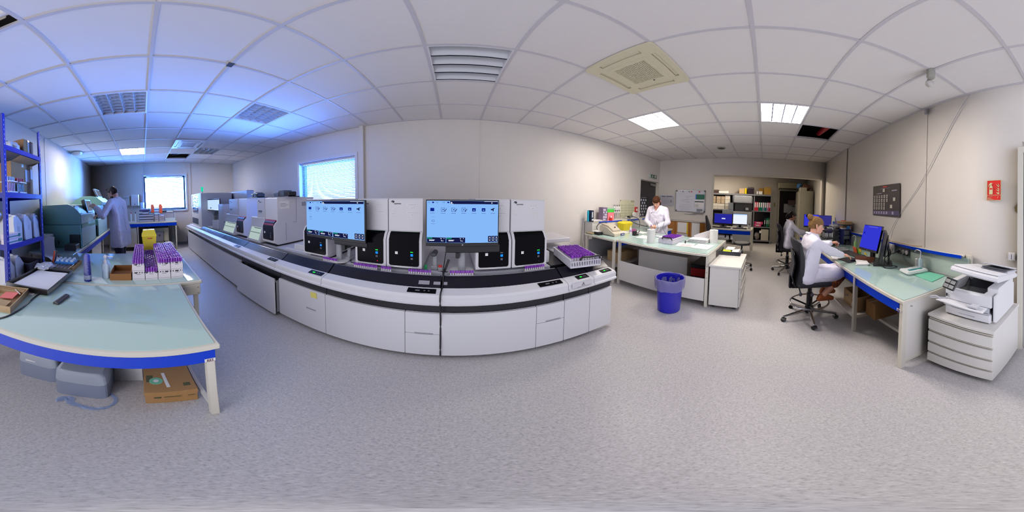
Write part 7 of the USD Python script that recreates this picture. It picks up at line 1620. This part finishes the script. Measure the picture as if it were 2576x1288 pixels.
t.part('plate', box(.665, .805, -1.677, -1.672, 1.52, 1.705), mat('sign_red', (226, 34, 20), .45))
SP = mat('sign_cream', (206, 200, 150), .5)
def onw(poly, m, d=.0015):
    p_ = prism(Polygon([(-x, z) for x, z in poly][::-1]), d, 'y', -1.672); p_.apply_translation((.805, 0, 1.52)); return p_
ext = [(.022, .055), (.022, .118), (.027, .130), (.035, .138), (.033, .146), (.018, .132), (.016, .122), (.013, .128), (.017, .146), (.030, .160), (.040, .165), (.050, .160), (.056, .160), (.050, .152), (.046, .150), (.046, .140), (.054, .130), (.058, .118), (.058, .055)]
t.part('extinguisher_symbol', onw(ext, SP), SP); q = onw([(.028, .100), (.053, .100), (.053, .114), (.028, .114)], RED); q.apply_translation((0, .0008, 0)); t.part('symbol_band', q, mat('sign_red', (226, 34, 20)))
for fl in ([(.125, .055), (.105, .058), (.092, .074), (.102, .070), (.125, .072)], [(.125, .078), (.108, .084), (.088, .102), (.100, .096), (.125, .088)], [(.125, .094), (.112, .098), (.092, .125), (.104, .112), (.125, .105)], [(.122, .116), (.108, .126), (.090, .152), (.104, .140), (.120, .124)], [(.125, .124), (.118, .132), (.108, .156), (.122, .140)]):
    t.part('flame_symbol', onw(fl, SP), SP)
t.part('sign_border', [box(.803, .807, -1.678, -1.671, 1.518, 1.707), box(.663, .667, -1.678, -1.671, 1.518, 1.707), box(.667, .803, -1.678, -1.671, 1.518, 1.521), box(.667, .803, -1.678, -1.671, 1.565, 1.568), box(.667, .803, -1.678, -1.671, 1.704, 1.707)], SP)
for k, (w_, tx) in enumerate(((.07, 'EXTINCTEUR'),)):
    q = words(tx, .0052, .001); q = turn(turn(q, 90, (1, 0, 0)), 180); q.apply_translation((.795, -1.672, 1.553)); t.part('wording', q, SP)
t.part('small_print', [box(.80 - .012 - w_, .798, -1.672, -1.6705, 1.526 + .0075 * k, 1.5285 + .0075 * k) for k, w_ in enumerate((.05, .035, .018))], SP); t.part('bolt_symbol', [onw([(.112, .036), (.104, .022), (.109, .024), (.106, .012)][::-1] + [(.114, .026), (.110, .025)], SP)], SP)
t = R('light_switch', 'white double light switch low on the right wall near the door', 'switch', (.558, -1.67, 1.0)); t.part('plate', box(.524, .592, -1.68, -1.668, .972, 1.045, .003), PAPER); t.part('rocker', [box(.532, .556, -1.669, -1.664, .985, 1.032, .002), box(.560, .584, -1.669, -1.664, .985, 1.032, .002)], WHITE)
t = R('peeling_paint', 'patch of peeled paint showing tan plaster beside the door', 'paint patch', (.51, -1.675, 1.45)); t.solo(prism([(.503, 1.50), (.535, 1.452), (.528, 1.42), (.503, 1.395), (.500, 1.40), (.494, 1.485)][::-1], .002, 'y', -1.679), mat('plaster_tan', (136, 122, 92), .9))
t = R('wall_panel', 'cream corner panel on the wall at the end of the rail shelf', 'panel', (.96, -1.65, .8)); t.solo(box(.945, 1.01, -1.672, -1.64, .60, .985, .003), CREAM)
# ceiling devices
t = R('motion_sensor', 'grey double spotlight sensor hanging under the ceiling on the right', 'sensor', (1.05, -1.13, CEIL)); t.part('mount', move(lathe([(0, -.11), (.03, -.105), (.036, -.09), (.034, 0), (0, 0)], 18), (1.045, -1.125, CEIL)), mat('sensor_grey', (150, 148, 140), .5), smooth=40); t.part('sensor_ball', ball(1.09, -1.16, CEIL - .13, .038), mat('sensor_pale', (180, 176, 172), .4), smooth=True); t.part('arm', rod((1.06, -1.14, CEIL - .07), (1.12, -1.16, CEIL - .10), .012), mat('sensor_grey', (150, 148, 140)))
t = R('smoke_detector', 'flat round dark detector on the ceiling near the alcove', 'detector', (4.39, 1.03, CEIL)); t.part('dome', move(lathe([(0, -.018), (.07, -.016), (.09, -.006), (.09, 0), (0, 0)], 20), (4.39, 1.03, CEIL - .005)), mat('detector_dark', (70, 66, 60), .5)); t.part('rim', move(lathe([(.088, -.012), (.10, -.012), (.10, -.002), (.088, -.002), (.088, -.012)], 20), (4.39, 1.03, CEIL - .003)), CREAM)
t = R('smoke_detector', 'white round dome on the ceiling above the left wall', 'detector', (-4.5, -1.5, CEIL)); t.part('dome', move(lathe([(0, -.07), (.09, -.06), (.14, -.02), (.15, 0), (0, 0)], 22), (-4.55, -1.50, CEIL - .004)), mat('dome_white', (200, 196, 190), .5), smooth=40); t.part('rim', move(lathe([(.148, -.015), (.16, -.015), (.16, -.002), (.148, -.002), (.148, -.015)], 22), (-4.55, -1.50, CEIL - .003)), GREYP)
t = R('ceiling_plate', 'small dark square plate at a crossing of the ceiling bars', 'plate', (-1.455, .744, CEIL)); t.solo(box(-1.485, -1.42, .715, .765, CEIL - .008, CEIL - .0035), DGREY)
t = R('wall_hook', 'small grey bracket high on the right wall under the ceiling', 'bracket', (1.6, -1.66, 2.7)); t.solo(box(1.585, 1.615, -1.67, -1.64, 2.64, 2.72, .004), GREYP)

# ================================================================ PEOPLE
SKIN = mat('skin', (226, 166, 138), .5, grain=.04, scale=30)
SKIN2 = mat('skin_brown', (150, 100, 76), .5, grain=.04, scale=30)
COAT = mat('lab_coat', (226, 222, 236), .75, bump=.06, scale=60)
TROUS = mat('trousers_navy', (24, 24, 44), .8)
HAIRB = mat('hair_brown', (74, 44, 26), .55, spec=.12, grain=.3, scale=120, bump=.35)
HAIRD = mat('hair_dark', (48, 32, 26), .5, spec=.12, grain=.3, scale=120, bump=.35)
HAIRK = mat('hair_black', (16, 12, 14), .45, spec=.12, grain=.3, scale=120, bump=.3)
HAIRY = mat('hair_blonde', (128, 94, 54), .55, spec=.12, grain=.3, scale=120, bump=.35)
V = lambda *a: np.array(a, float)

def sph(p, r):
    s = m3.Manifold.sphere(1.0, 20)
    r = np.broadcast_to(np.asarray(r, float), 3)
    return s.scale(tuple(r)).translate(tuple(map(float, p)))
def bone(*pr):
    """A limb through (point, radius) pairs: hulls of neighbouring balls."""
    return m3.Manifold.batch_boolean([m3.Manifold.batch_hull([sph(a, ra), sph(b, rb)]) for (a, ra), (b, rb) in zip(pr[:-1], pr[1:])], m3.OpType.Add)
def blobhull(*pr):
    return m3.Manifold.batch_hull([sph(p, r) for p, r in pr])
def soft(parts, edge=.012, it=10, minus=()):
    m = m3.Manifold.batch_boolean(list(parts), m3.OpType.Add)
    for q in minus:
        m = m - q
    t = tm(m.refine_to_length(edge))
    t = trimesh.Trimesh(t.vertices, t.faces, process=True)
    trimesh.smoothing.filter_taubin(t, lamb=.5, nu=.53, iterations=it)
    return t
def ik(s, h, a, b, hint):
    """The elbow between shoulder s and hand h."""
    d = h - s; L = min(np.linalg.norm(d), (a + b) * .995); n = d / np.linalg.norm(d)
    x = (a * a - b * b + L * L) / (2 * L); y = math.sqrt(max(a * a - x * x, 0))
    p = hint - n * np.dot(hint, n); p /= np.linalg.norm(p)
    return s + n * x + p * y, s + n * L
def frame(o, fwd, up):
    """Columns x, y (forward), z (up)."""
    y = fwd / np.linalg.norm(fwd); z = up - y * np.dot(up, y); z /= np.linalg.norm(z)
    M = np.eye(4); M[:3, 0] = np.cross(y, z); M[:3, 1] = y; M[:3, 2] = z; M[:3, 3] = o
    return M
def hand(M, side, curl=.5, s=1.0, spread=.10):
    """Palm, four fingers and a thumb; M's y points along the fingers, z out of the back of the hand; side: +1 right, -1 left."""
    T = lambda p: (M @ np.r_[np.asarray(p, float) * s, 1])[:3]
    out = [blobhull((T((-.026, .015, 0)), .014 * s), (T((.026, .015, 0)), .014 * s), (T((-.034, .082, .0)), .012 * s), (T((.034, .082, 0)), .012 * s), (T((0, -.01, 0)), .02 * s))]
    for k, (x, L) in enumerate(((-.033, .064), (-.011, .080), (.011, .075), (.032, .057)) if side < 0 else ((.033, .064), (.011, .080), (-.011, .075), (-.032, .057))):
        p = np.array((x, .085, 0.0)); a = .15; pts = [(T(p), .0092 * s)]
        for f, r in ((.45, .0086), (.32, .0078), (.23, .0066)):
            a += curl * (.9 if f > .4 else 1.0)
            p = p + L * f * np.array((math.sin(spread * (1.5 - k) * -side * .5) * .6, math.cos(a), -math.sin(a)))
            pts.append((T(p), r * s))
        out.append(bone(*pts))
    sx = -side
    out.append(bone((T((sx * .026, .018, -.004)), .0125 * s), (T((sx * .050, .045, -.016)), .0105 * s), (T((sx * .058, .072, -.026)), .0092 * s), (T((sx * .052, .094, -.036)), .0078 * s)))
    return out
def head_bones(M, s=1.0, jaw=1.0):
    T = lambda p: (M @ np.r_[np.asarray(p, float) * s, 1])[:3]
    q = lambda p, r: (T(p), np.asarray(r) * s)
    b = [blobhull(q((0, -.008, .118), .078), q((0, .018, .112), .076), q((0, -.02, .10), .072)),
         blobhull(q((-.042, .045, .098), .032), q((.042, .045, .098), .032), q((-.036, .028, .022), .026 * jaw), q((.036, .028, .022), .026 * jaw), q((0, .070, .006), .020), q((0, .075, .045), .026), q((0, .072, .115), .026)),
         bone(q((0, .094, .088), .008), q((0, .110, .062), .0105)), blobhull(q((-.009, .100, .054), .008), q((.009, .100, .054), .008), q((0, .108, .058), .009)),
         blobhull(q((-.016, .092, .032), .006), q((.016, .092, .032), .006), q((0, .097, .034), .007)), blobhull(q((-.013, .090, .023), .006), q((.013, .090, .023), .006), q((0, .094, .022), .007)),
         blobhull(q((-.030, .082, .104), .010), q((.030, .082, .104), .010))]
    for sx in (-1, 1):
        b.append(blobhull(q((sx * .077, .0, .085), .012), q((sx * .080, -.008, .10), .012), q((sx * .074, .004, .062), .009)))
    return b
def face_bits(t, body, M, s=1.0, brow=None, lips=(178, 96, 92)):
    for sx in (-1, 1):
        T = lambda p: (M @ np.r_[np.asarray(p, float) * s, 1])[:3]
        e = ball(0, 0, 0, .0115 * s, sub=2); e.apply_translation(T((sx * .031, .0875, .086)))
        E_ = t.part('eye', e, mat('eye_white', (232, 230, 226), .2), under=body, smooth=True)
        d = ball(0, 0, 0, .0062 * s, sub=1); d.apply_translation(T((sx * .031, .0955, .085))); t.part('iris', d, mat('iris_dark', (50, 36, 28), .2), under=body)
        l = tm(blobhull((T((sx * .018, .0945, .104)), .004 * s), (T((sx * .045, .086, .105)), .0035 * s))); t.part('eyebrow', l, brow or HAIRD, under=body)
    l = tm(blobhull((T((-.018, .0935, .0275)), .0045 * s), (T((.018, .0935, .0275)), .0045 * s), (T((0, .100, .028)), .005 * s))); t.part('lips', l, mat('lips_%d' % lips[0], lips, .45), under=body)
def wrinkle(t, amp, sc, seed):
    return crumple(t, amp, sc, seed)

def person(label, at, rot, hip, lean, sh_w, s, head_yaw, head_pitch, rh, lh, skin, hairm, feet, seated=False, torso=.50, hem=None, hint_r=(.6, -.5, -.7), hint_l=(-.6, -.5, -.7), rhM=None, lhM=None, curl=(.4, .4), collar=True, legm=None, knees=None, shoe=None, side_shift=0, vneck=True, brow=None):
    """at: the floor point under the hips; local frame: facing +y, right = +x. rh, lh: wrists in room metres."""
    t = Thing('person', label, 'person', at=(at[0], at[1], 0), rot=rot)
    inv = np.linalg.inv(t.M)
    loc = lambda p: (inv @ np.r_[np.asarray(p, float), 1])[:3]
    ln = math.radians(lean)
    ax = V(side_shift, math.sin(ln), math.cos(ln)); ax /= np.linalg.norm(ax)
    hp = V(0, 0, hip)
    ch = hp + ax * torso * .72
    sh = hp + ax * torso
    nk = sh + ax * .045 * s + V(0, .012, 0)
    yaw, pit = math.radians(head_yaw), math.radians(head_pitch)
    fw = V(-math.sin(yaw) * math.cos(pit), math.cos(yaw) * math.cos(pit), -math.sin(pit))
    MH = frame(nk + ax * .030 * s, fw, V(0, 0, 1))
    S = [sh + V(sx * sh_w, -.01, -.03) for sx in (1, -1)]
    R_, L_ = loc(rh), loc(lh)
    ua, fa = .275 * s, .245 * s
    er, R_ = ik(S[0], R_, ua, fa, V(*hint_r)); el, L_ = ik(S[1], L_, ua, fa, V(*hint_l))
    parts = [blobhull((hp + V(.09 * s, 0, 0), .10 * s), (hp + V(-.09 * s, 0, 0), .10 * s), (hp + ax * .2 * s + V(.06 * s, 0, 0), .09 * s), (hp + ax * .2 * s - V(.06 * s, 0, 0), .09 * s)),
             blobhull((hp + ax * .2 * s + V(.06 * s, 0, 0), .09 * s), (hp + ax * .2 * s - V(.06 * s, 0, 0), .09 * s), (ch + V(.09 * s, 0, 0), .10 * s), (ch - V(.09 * s, 0, 0), .10 * s)),
             blobhull((ch + V(.09 * s, 0, 0), .10 * s), (ch - V(.09 * s, 0, 0), .10 * s), (S[0], .05 * s), (S[1], .05 * s), (sh, .06 * s)),
             bone((sh, .058 * s), (nk, .050 * s), (MH[:3, 3] + V(0, 0, .05 * s), .052 * s))]
    parts += head_bones(MH, s)
    for k, (a, e, w) in enumerate(((S[0], er, R_), (S[1], el, L_))):
        parts.append(bone((a, .047 * s), (e, .036 * s), (w, .026 * s)))
        d = w - e
        hm = (rhM, lhM)[k]
        M = frame(w, (inv[:3, :3] @ V(*hm[0])) if hm else d, (inv[:3, :3] @ V(*hm[1])) if hm else V(0, 0, 1))
        parts += hand(M, 1 if k == 0 else -1, curl[k], s * .98)
    legs = []
    for k, f in enumerate(feet):
        f = loc(f)
        hj = hp + V((.085, -.085)[k] * s, 0, -.02)
        kn = loc(knees[k]) if knees else (hj + f) / 2 + V(0, .02, .03)
        legs.append((hj, kn, f))
        parts.append(bone((hj, .085 * s), (kn, .055 * s), (f, .038 * s)))
        parts.append(blobhull((f, .038 * s), (f + V(0, -.03, -.035), .028 * s), (f + V(0, .13 * s, -.045), .022 * s)))
    body = t.part('body', soft(parts, .0105 if seated or True else .012, 8), skin, smooth=True, k=.2)
    face_bits(t, body, MH, s, brow)
    # coat
    g = 1.0
    rad = .115 * s
    ct = [blobhull((hp + V(.10 * s, -.005, -.02), rad * 1.04), (hp + V(-.10 * s, -.005, -.02), rad * 1.04), (hp + ax * .22 * s + V(.085 * s, 0, 0), rad), (hp + ax * .22 * s - V(.085 * s, 0, 0), rad)),
          blobhull((hp + ax * .22 * s + V(.085 * s, 0, 0), rad), (hp + ax * .22 * s - V(.085 * s, 0, 0), rad), (ch + V(.10 * s, 0, 0), rad), (ch - V(.10 * s, 0, 0), rad)),
          blobhull((ch + V(.10 * s, 0, 0), rad), (ch - V(.10 * s, 0, 0), rad), (S[0] + V(0, 0, .004), .062 * s), (S[1] + V(0, 0, .004), .062 * s), (sh + V(0, -.02, .012), .068 * s))]
    for a, e, w in ((S[0], er, R_), (S[1], el, L_)):
        c = e + (w - e) * .93
        ct.append(bone((a, .066 * s), (a + (e - a) * .5, .060 * s), (e, .055 * s), (e + (w - e) * .5, .050 * s), (c, .046 * s)))
    if not seated:
        for sx in (1, -1):
            ct.append(blobhull((hp + V(.10 * s * sx, -.005, 0), rad * 1.05), (V(.13 * s * sx, .02, hem + .05), .085 * s), (V(.10 * s * sx, -.05, hem + .05), .085 * s), (hp + V(0, 0, 0), rad)))
        ct.append(blobhull((hp, rad), (V(.10 * s, .03, hem + .05), .085 * s), (V(-.10 * s, .03, hem + .05), .085 * s), (V(0, -.06, hem + .05), .085 * s)))
    else:
        for hj, kn, f in legs:
            e_ = hj + (kn - hj) * .97
            ct.append(bone((hj, .108 * s), (hj + (e_ - hj) * .6, .100 * s), (e_ + V(0, 0, .005), .085 * s)))
        (h1, k1, _), (h2, k2, _) = legs
        ct.append(blobhull((h1, .10 * s), (h2, .10 * s), (h1 + (k1 - h1) * .9, .078 * s), (h2 + (k2 - h2) * .9, .078 * s)))
    minus = []
    if vneck:
        T = lambda p: (MH @ np.r_[np.asarray(p, float), 1])[:3]
        n0 = sh + V(0, .03, .05)
        minus.append(m3.Manifold.hull_points(np.array([n0 + V(-.055 * s, -.05, .03), n0 + V(.055 * s, -.05, .03), n0 + V(-.05 * s, .14, .03), n0 + V(.05 * s, .14, .03), n0 + V(0, .16, -.14 * s), n0 + V(0, .02, -.10 * s)])))
    if not seated:
        minus.append(m3.Manifold.cube((2, 2, 1), True).translate((0, 0, hem - .5)))
        minus.append(blobhull((V(.06, 0, hem), .085), (V(-.06, 0, hem), .085), (V(0, 0, hem + .1), .05)))
    coat = soft(ct, .016, 10, minus)
    coat = wrinkle(coat, .012 * s, 9, int(s * 100)); coat = wrinkle(coat, .005 * s, 26, 5)
    C_ = t.part('lab_coat', coat, COAT, smooth=True, k=.2)
    # collar
    cl = []
    for sx in (1, -1):
        a = sh + V(.055 * s * sx, -.045, .055); b_ = sh + V(.065 * s * sx, .04, .04); c = sh + V(.02 * s * sx, .115, -.07 * s)
        cl.append(hull(np.vstack([a + V(0, 0, .012), a - V(0, 0, .03), b_ + V(.0, .01, .010), b_ + V(.035 * sx, .01, -.03), c, c + V(.03 * sx, .0, .0), b_ + V(.02 * sx, .02, -.02), a + V(.012 * sx, -.01, 0)])))
    cl.append(tube([sh + V(-.055 * s, -.045, .05), sh + V(0, -.075 * s, .06), sh + V(.055 * s, -.045, .05)], .014, smooth=10))
    t.part('collar', cl, COAT, under=C_, smooth=40)
    t.part('undershirt', tm(blobhull((sh + V(0, .028, -.075), .046 * s), (ch + V(0, .03, .0), .07 * s))), TROUS)
    if not seated:
        t.part('coat_seam', tube([sh + V(0, -.10 * s, -.05), ch + V(0, -.125 * s, 0), hp + ax * .15 + V(0, -.125 * s, 0), hp + V(0, -.135 * s, 0)], .003, n=5, smooth=14), mat('seam_shade', (190, 186, 206), .8), under=C_)
    # trousers or stockings, shoes
    if legm is not None:
        lg = [bone((hj, .098 * s), (kn, .072 * s), (f + V(0, 0, .03), .058 * s)) for hj, kn, f in legs]
        t.part('trousers', soft(lg, .02, 6), legm, smooth=True, k=.2)
    for hj, kn, f in legs:
        t.part('shoe', tm(blobhull((f + V(0, -.02, -.005), .046 * s), (f + V(0, -.045, -.04), .034 * s), (f + V(0, .12 * s, -.045), .034 * s), (f + V(0, .06, -.03), .042 * s))), shoe or BLACK, smooth=True)
    return t, body, MH, dict(sh=sh, hp=hp, ch=ch, ax=ax, legs=legs, L=L_, R=R_, el=el, er=er, nk=nk)

def hairdo(t, body, M, s, m, kind):
    T = lambda p: (M @ np.r_[np.asarray(p, float) * s, 1])[:3]
    q = lambda p, r: (T(p), np.asarray(r) * s)
    cap = blobhull(q((0, -.010, .124), .084), q((0, .020, .122), .079), q((0, -.026, .095), .078))
    face = m3.Manifold.hull_points(np.array([T((x, y, z)) for x in (-.078, .078) for y, z in ((.040, .105), (.2, .132), (.2, -.08), (.045, -.08), (.0, .03), (.018, .06))] ))
    low = m3.Manifold.hull_points(np.array([T((x, y, z)) for x in (-.2, .2) for y, z in ((-.2, .035 if kind != 'long' else -.03), (.2, .06), (.2, -.2), (-.2, -.2))]))
    parts = [cap]
    minus = [face, low]
    if kind == 'bun':
        parts.append(blobhull(q((0, -.085, .175), .042), q((0, -.06, .17), .03), q((.0, -.10, .19), .03)))
    if kind == 'low_bun':
        parts.append(blobhull(q((0, -.10, .06), .045), q((0, -.085, .09), .04)))
        minus = [face]
        parts.append(blobhull(q((0, -.05, .08), .07), q((0, -.06, .05), .05)))
    if kind == 'long':
        for sx in (-1, 1):
            parts.append(blobhull(q((sx * .062, .0, .10), .024), q((sx * .066, .012, .02), .018), q((sx * .050, -.04, .0), .03)))
        parts.append(blobhull(q((0, -.06, .10), .05), q((0, -.06, .0), .04)))
        minus = [face]
    if kind == 'short':
        for sx in (-1, 1):
            parts.append(blobhull(q((sx * .072, -.008, .10), .016), q((sx * .072, .02, .09), .012), q((sx * .070, -.03, .06), .014)))
        parts.append(blobhull(q((-.02, .06, .178), .03), q((.03, .05, .182), .03), q((0, .0, .19), .03)))
    h = soft(parts, .010, 6, minus)
    h = crumple(h, .004, 60, 3)
    return t.part('hair', h, m, under=body, smooth=True, k=.2)

# bearded man at the mint analysers
t, body, MH, J = person('bearded man with dark hair and glasses in a white lab coat, tapping a mint analyser', (-3.42, -.40), 152, .97, 7, .19, 1.02, 12, 28,
    (-3.75, -.86, 1.22), (-3.27, -.78, 1.37), SKIN, HAIRD, ((-3.48, -.40, .09), (-3.34, -.36, .09)), torso=.50, hem=.68, hint_l=(-.8, -.2, -.9), lhM=((-.25, -.8, .45), (.75, .2, .55)), curl=(.4, .3), legm=TROUS, brow=HAIRD)
hairdo(t, body, MH, 1.0, HAIRD, 'short')
TH = lambda p: (MH @ np.r_[np.asarray(p, float), 1])[:3]
t.part('beard', soft([blobhull((TH((-.040, .035, .020)), .028), (TH((.040, .035, .020)), .028), (TH((0, .078, .006)), .022), (TH((-.036, .045, .045)), .022), (TH((.036, .045, .045)), .022))], .010, 3), HAIRD, under=body, smooth=True)
for sx in (-1, 1):
    a = np.linspace(0, 2 * PI, 21); t.part('glasses', tube([TH((sx * .034 + .022 * math.cos(x), .102, .086 + .018 * math.sin(x))) for x in a], .0025, n=6), BLACK, under=body)
    t.part('glasses', rod(TH((sx * .056, .10, .09)), TH((sx * .08, .0, .095)), .0025, n=6), BLACK, under=body)
e = J['el'] + (J['L'] - J['el']) * .93
t.part('wrist_band', rod(e - (J['L'] - J['el']) * .0, e + (J['L'] - J['el']) * .07, .033, n=16), BLACK)

# woman standing behind the island bench
t, body, MH, J = person('brown-haired woman in a white lab coat standing behind the island bench, looking down', (3.74, 2.20), 93, .83, 9, .18, 1.0, 12, 38,
    (3.50, 2.235, .905), (3.495, 2.085, .90), SKIN, HAIRB, ((3.78, 2.28, .08), (3.78, 2.12, .08)), torso=.455, hem=.50, hint_r=(.9, -.2, -.8), hint_l=(-.9, -.2, -.8), rhM=((-.35, -.8, .1), (-.2, .1, .9)), lhM=((-.35, .8, .1), (-.2, .1, .9)), curl=(.7, .7), legm=TROUS, brow=HAIRB)
hairdo(t, body, MH, 1.0, HAIRB, 'long')
t.part('pocket_mark', [tube([J['ch'] + V(.075, .118, .03), J['ch'] + V(.095, .114, .015), J['ch'] + V(.11, .11, .02)], .006, n=6)], DGREY)
# the small tube she handles
w = Thing('blood_tube', 'single blood tube held by the standing woman', 'tube', at=(3.43, 2.16, .90)); w.M = np.eye(4)
w.part('vial', rod((3.43, 2.13, .90), (3.43, 2.18, .925), .008), TUBE); w.part('cap', rod((3.43, 2.18, .925), (3.43, 2.20, .935), .010), PURPLE)

# blonde woman on the near high chair
t, body, MH, J = person('blonde woman with glasses and a bun, seated in a white coat at the right bench', (2.22, -.50), 183, .635, 8, .165, .90, -6, 10,
    (2.275, -1.03, .795), (2.42, -.86, .96), SKIN, HAIRY, ((2.18, -.70, .33), (2.34, -.78, .35)), seated=True, torso=.43, hint_r=(.9, -.1, -.7), hint_l=(-.9, .1, -.5), rhM=((.02, -1, -.18), (-.1, -.15, 1)), lhM=((.3, -.95, .05), (.4, .2, .9)), curl=(.32, .7), knees=((2.15, -.93, .62), (2.34, -.93, .62)), shoe=mat('shoe_tan', (170, 90, 44), .55), brow=HAIRY)
hairdo(t, body, MH, .9, HAIRY, 'bun')
for sx in (-1, 1):
    TH = lambda p: (MH @ np.r_[np.asarray(p, float) * .9, 1])[:3]
    a = np.linspace(0, 2 * PI, 21); t.part('glasses', tube([TH((sx * .034 + .022 * math.cos(x), .104, .086 + .016 * math.sin(x))) for x in a], .0018, n=6), STEEL, under=body)
    t.part('glasses', rod(TH((sx * .056, .10, .09)), TH((sx * .08, .0, .095)), .0018, n=6), STEEL, under=body)
for hj, kn, f in J['legs']:
    t.part('skirt_hem', soft([bone((kn + V(0, -.03, -.01), .074), (kn + (f - kn) * .42, .062))], .018, 4), usdkit.material(stage, '/World/Looks/floral', {'g': ('geometry', {}), 'n': ('voronoi_texture', dict(scale=26.0)), 'r': ('rgb_ramp', dict(ramp=[(.0, lin((196, 150, 40))), (.35, lin((150, 70, 30))), (.6, lin((96, 46, 28))), (1, lin((60, 40, 30)))])), 'p': ('principled_bsdf', dict(roughness=.8))}, [('g.position', 'n.vector'), ('n.distance', 'r.fac'), ('r.color', 'p.base_color')], surface='p.BSDF') if 'floral' not in MATS else MATS['floral'], smooth=True, label='brown and gold flowered hem below the coat')
    MATS['floral'] = UsdShade.Material.Get(stage, '/World/Looks/floral')
w = Thing('slide', 'tiny glass slide held in the raised hand of the blonde woman', 'slide', at=(2.47, -.97, .96)); w.M = np.eye(4); w.solo(ball(2.455, -.985, .945, .010), mat('slide_glass', (210, 216, 226), .15))

# dark-haired woman farther back
t, body, MH, J = person('dark-haired woman in a white coat, seated farther back before the far blue screen', (4.16, -.50), 186, .635, 6, .165, .90, 4, 16,
    (4.12, -.92, .86), (4.36, -.92, .86), SKIN2, HAIRK, ((4.08, -.72, .33), (4.24, -.74, .33)), seated=True, torso=.45, hint_r=(.9, -.2, -.8), hint_l=(-.9, -.2, -.8), curl=(.5, .5), knees=((4.08, -.90, .62), (4.26, -.90, .62)), legm=TROUS, brow=HAIRK)
hairdo(t, body, MH, .9, HAIRK, 'low_bun')
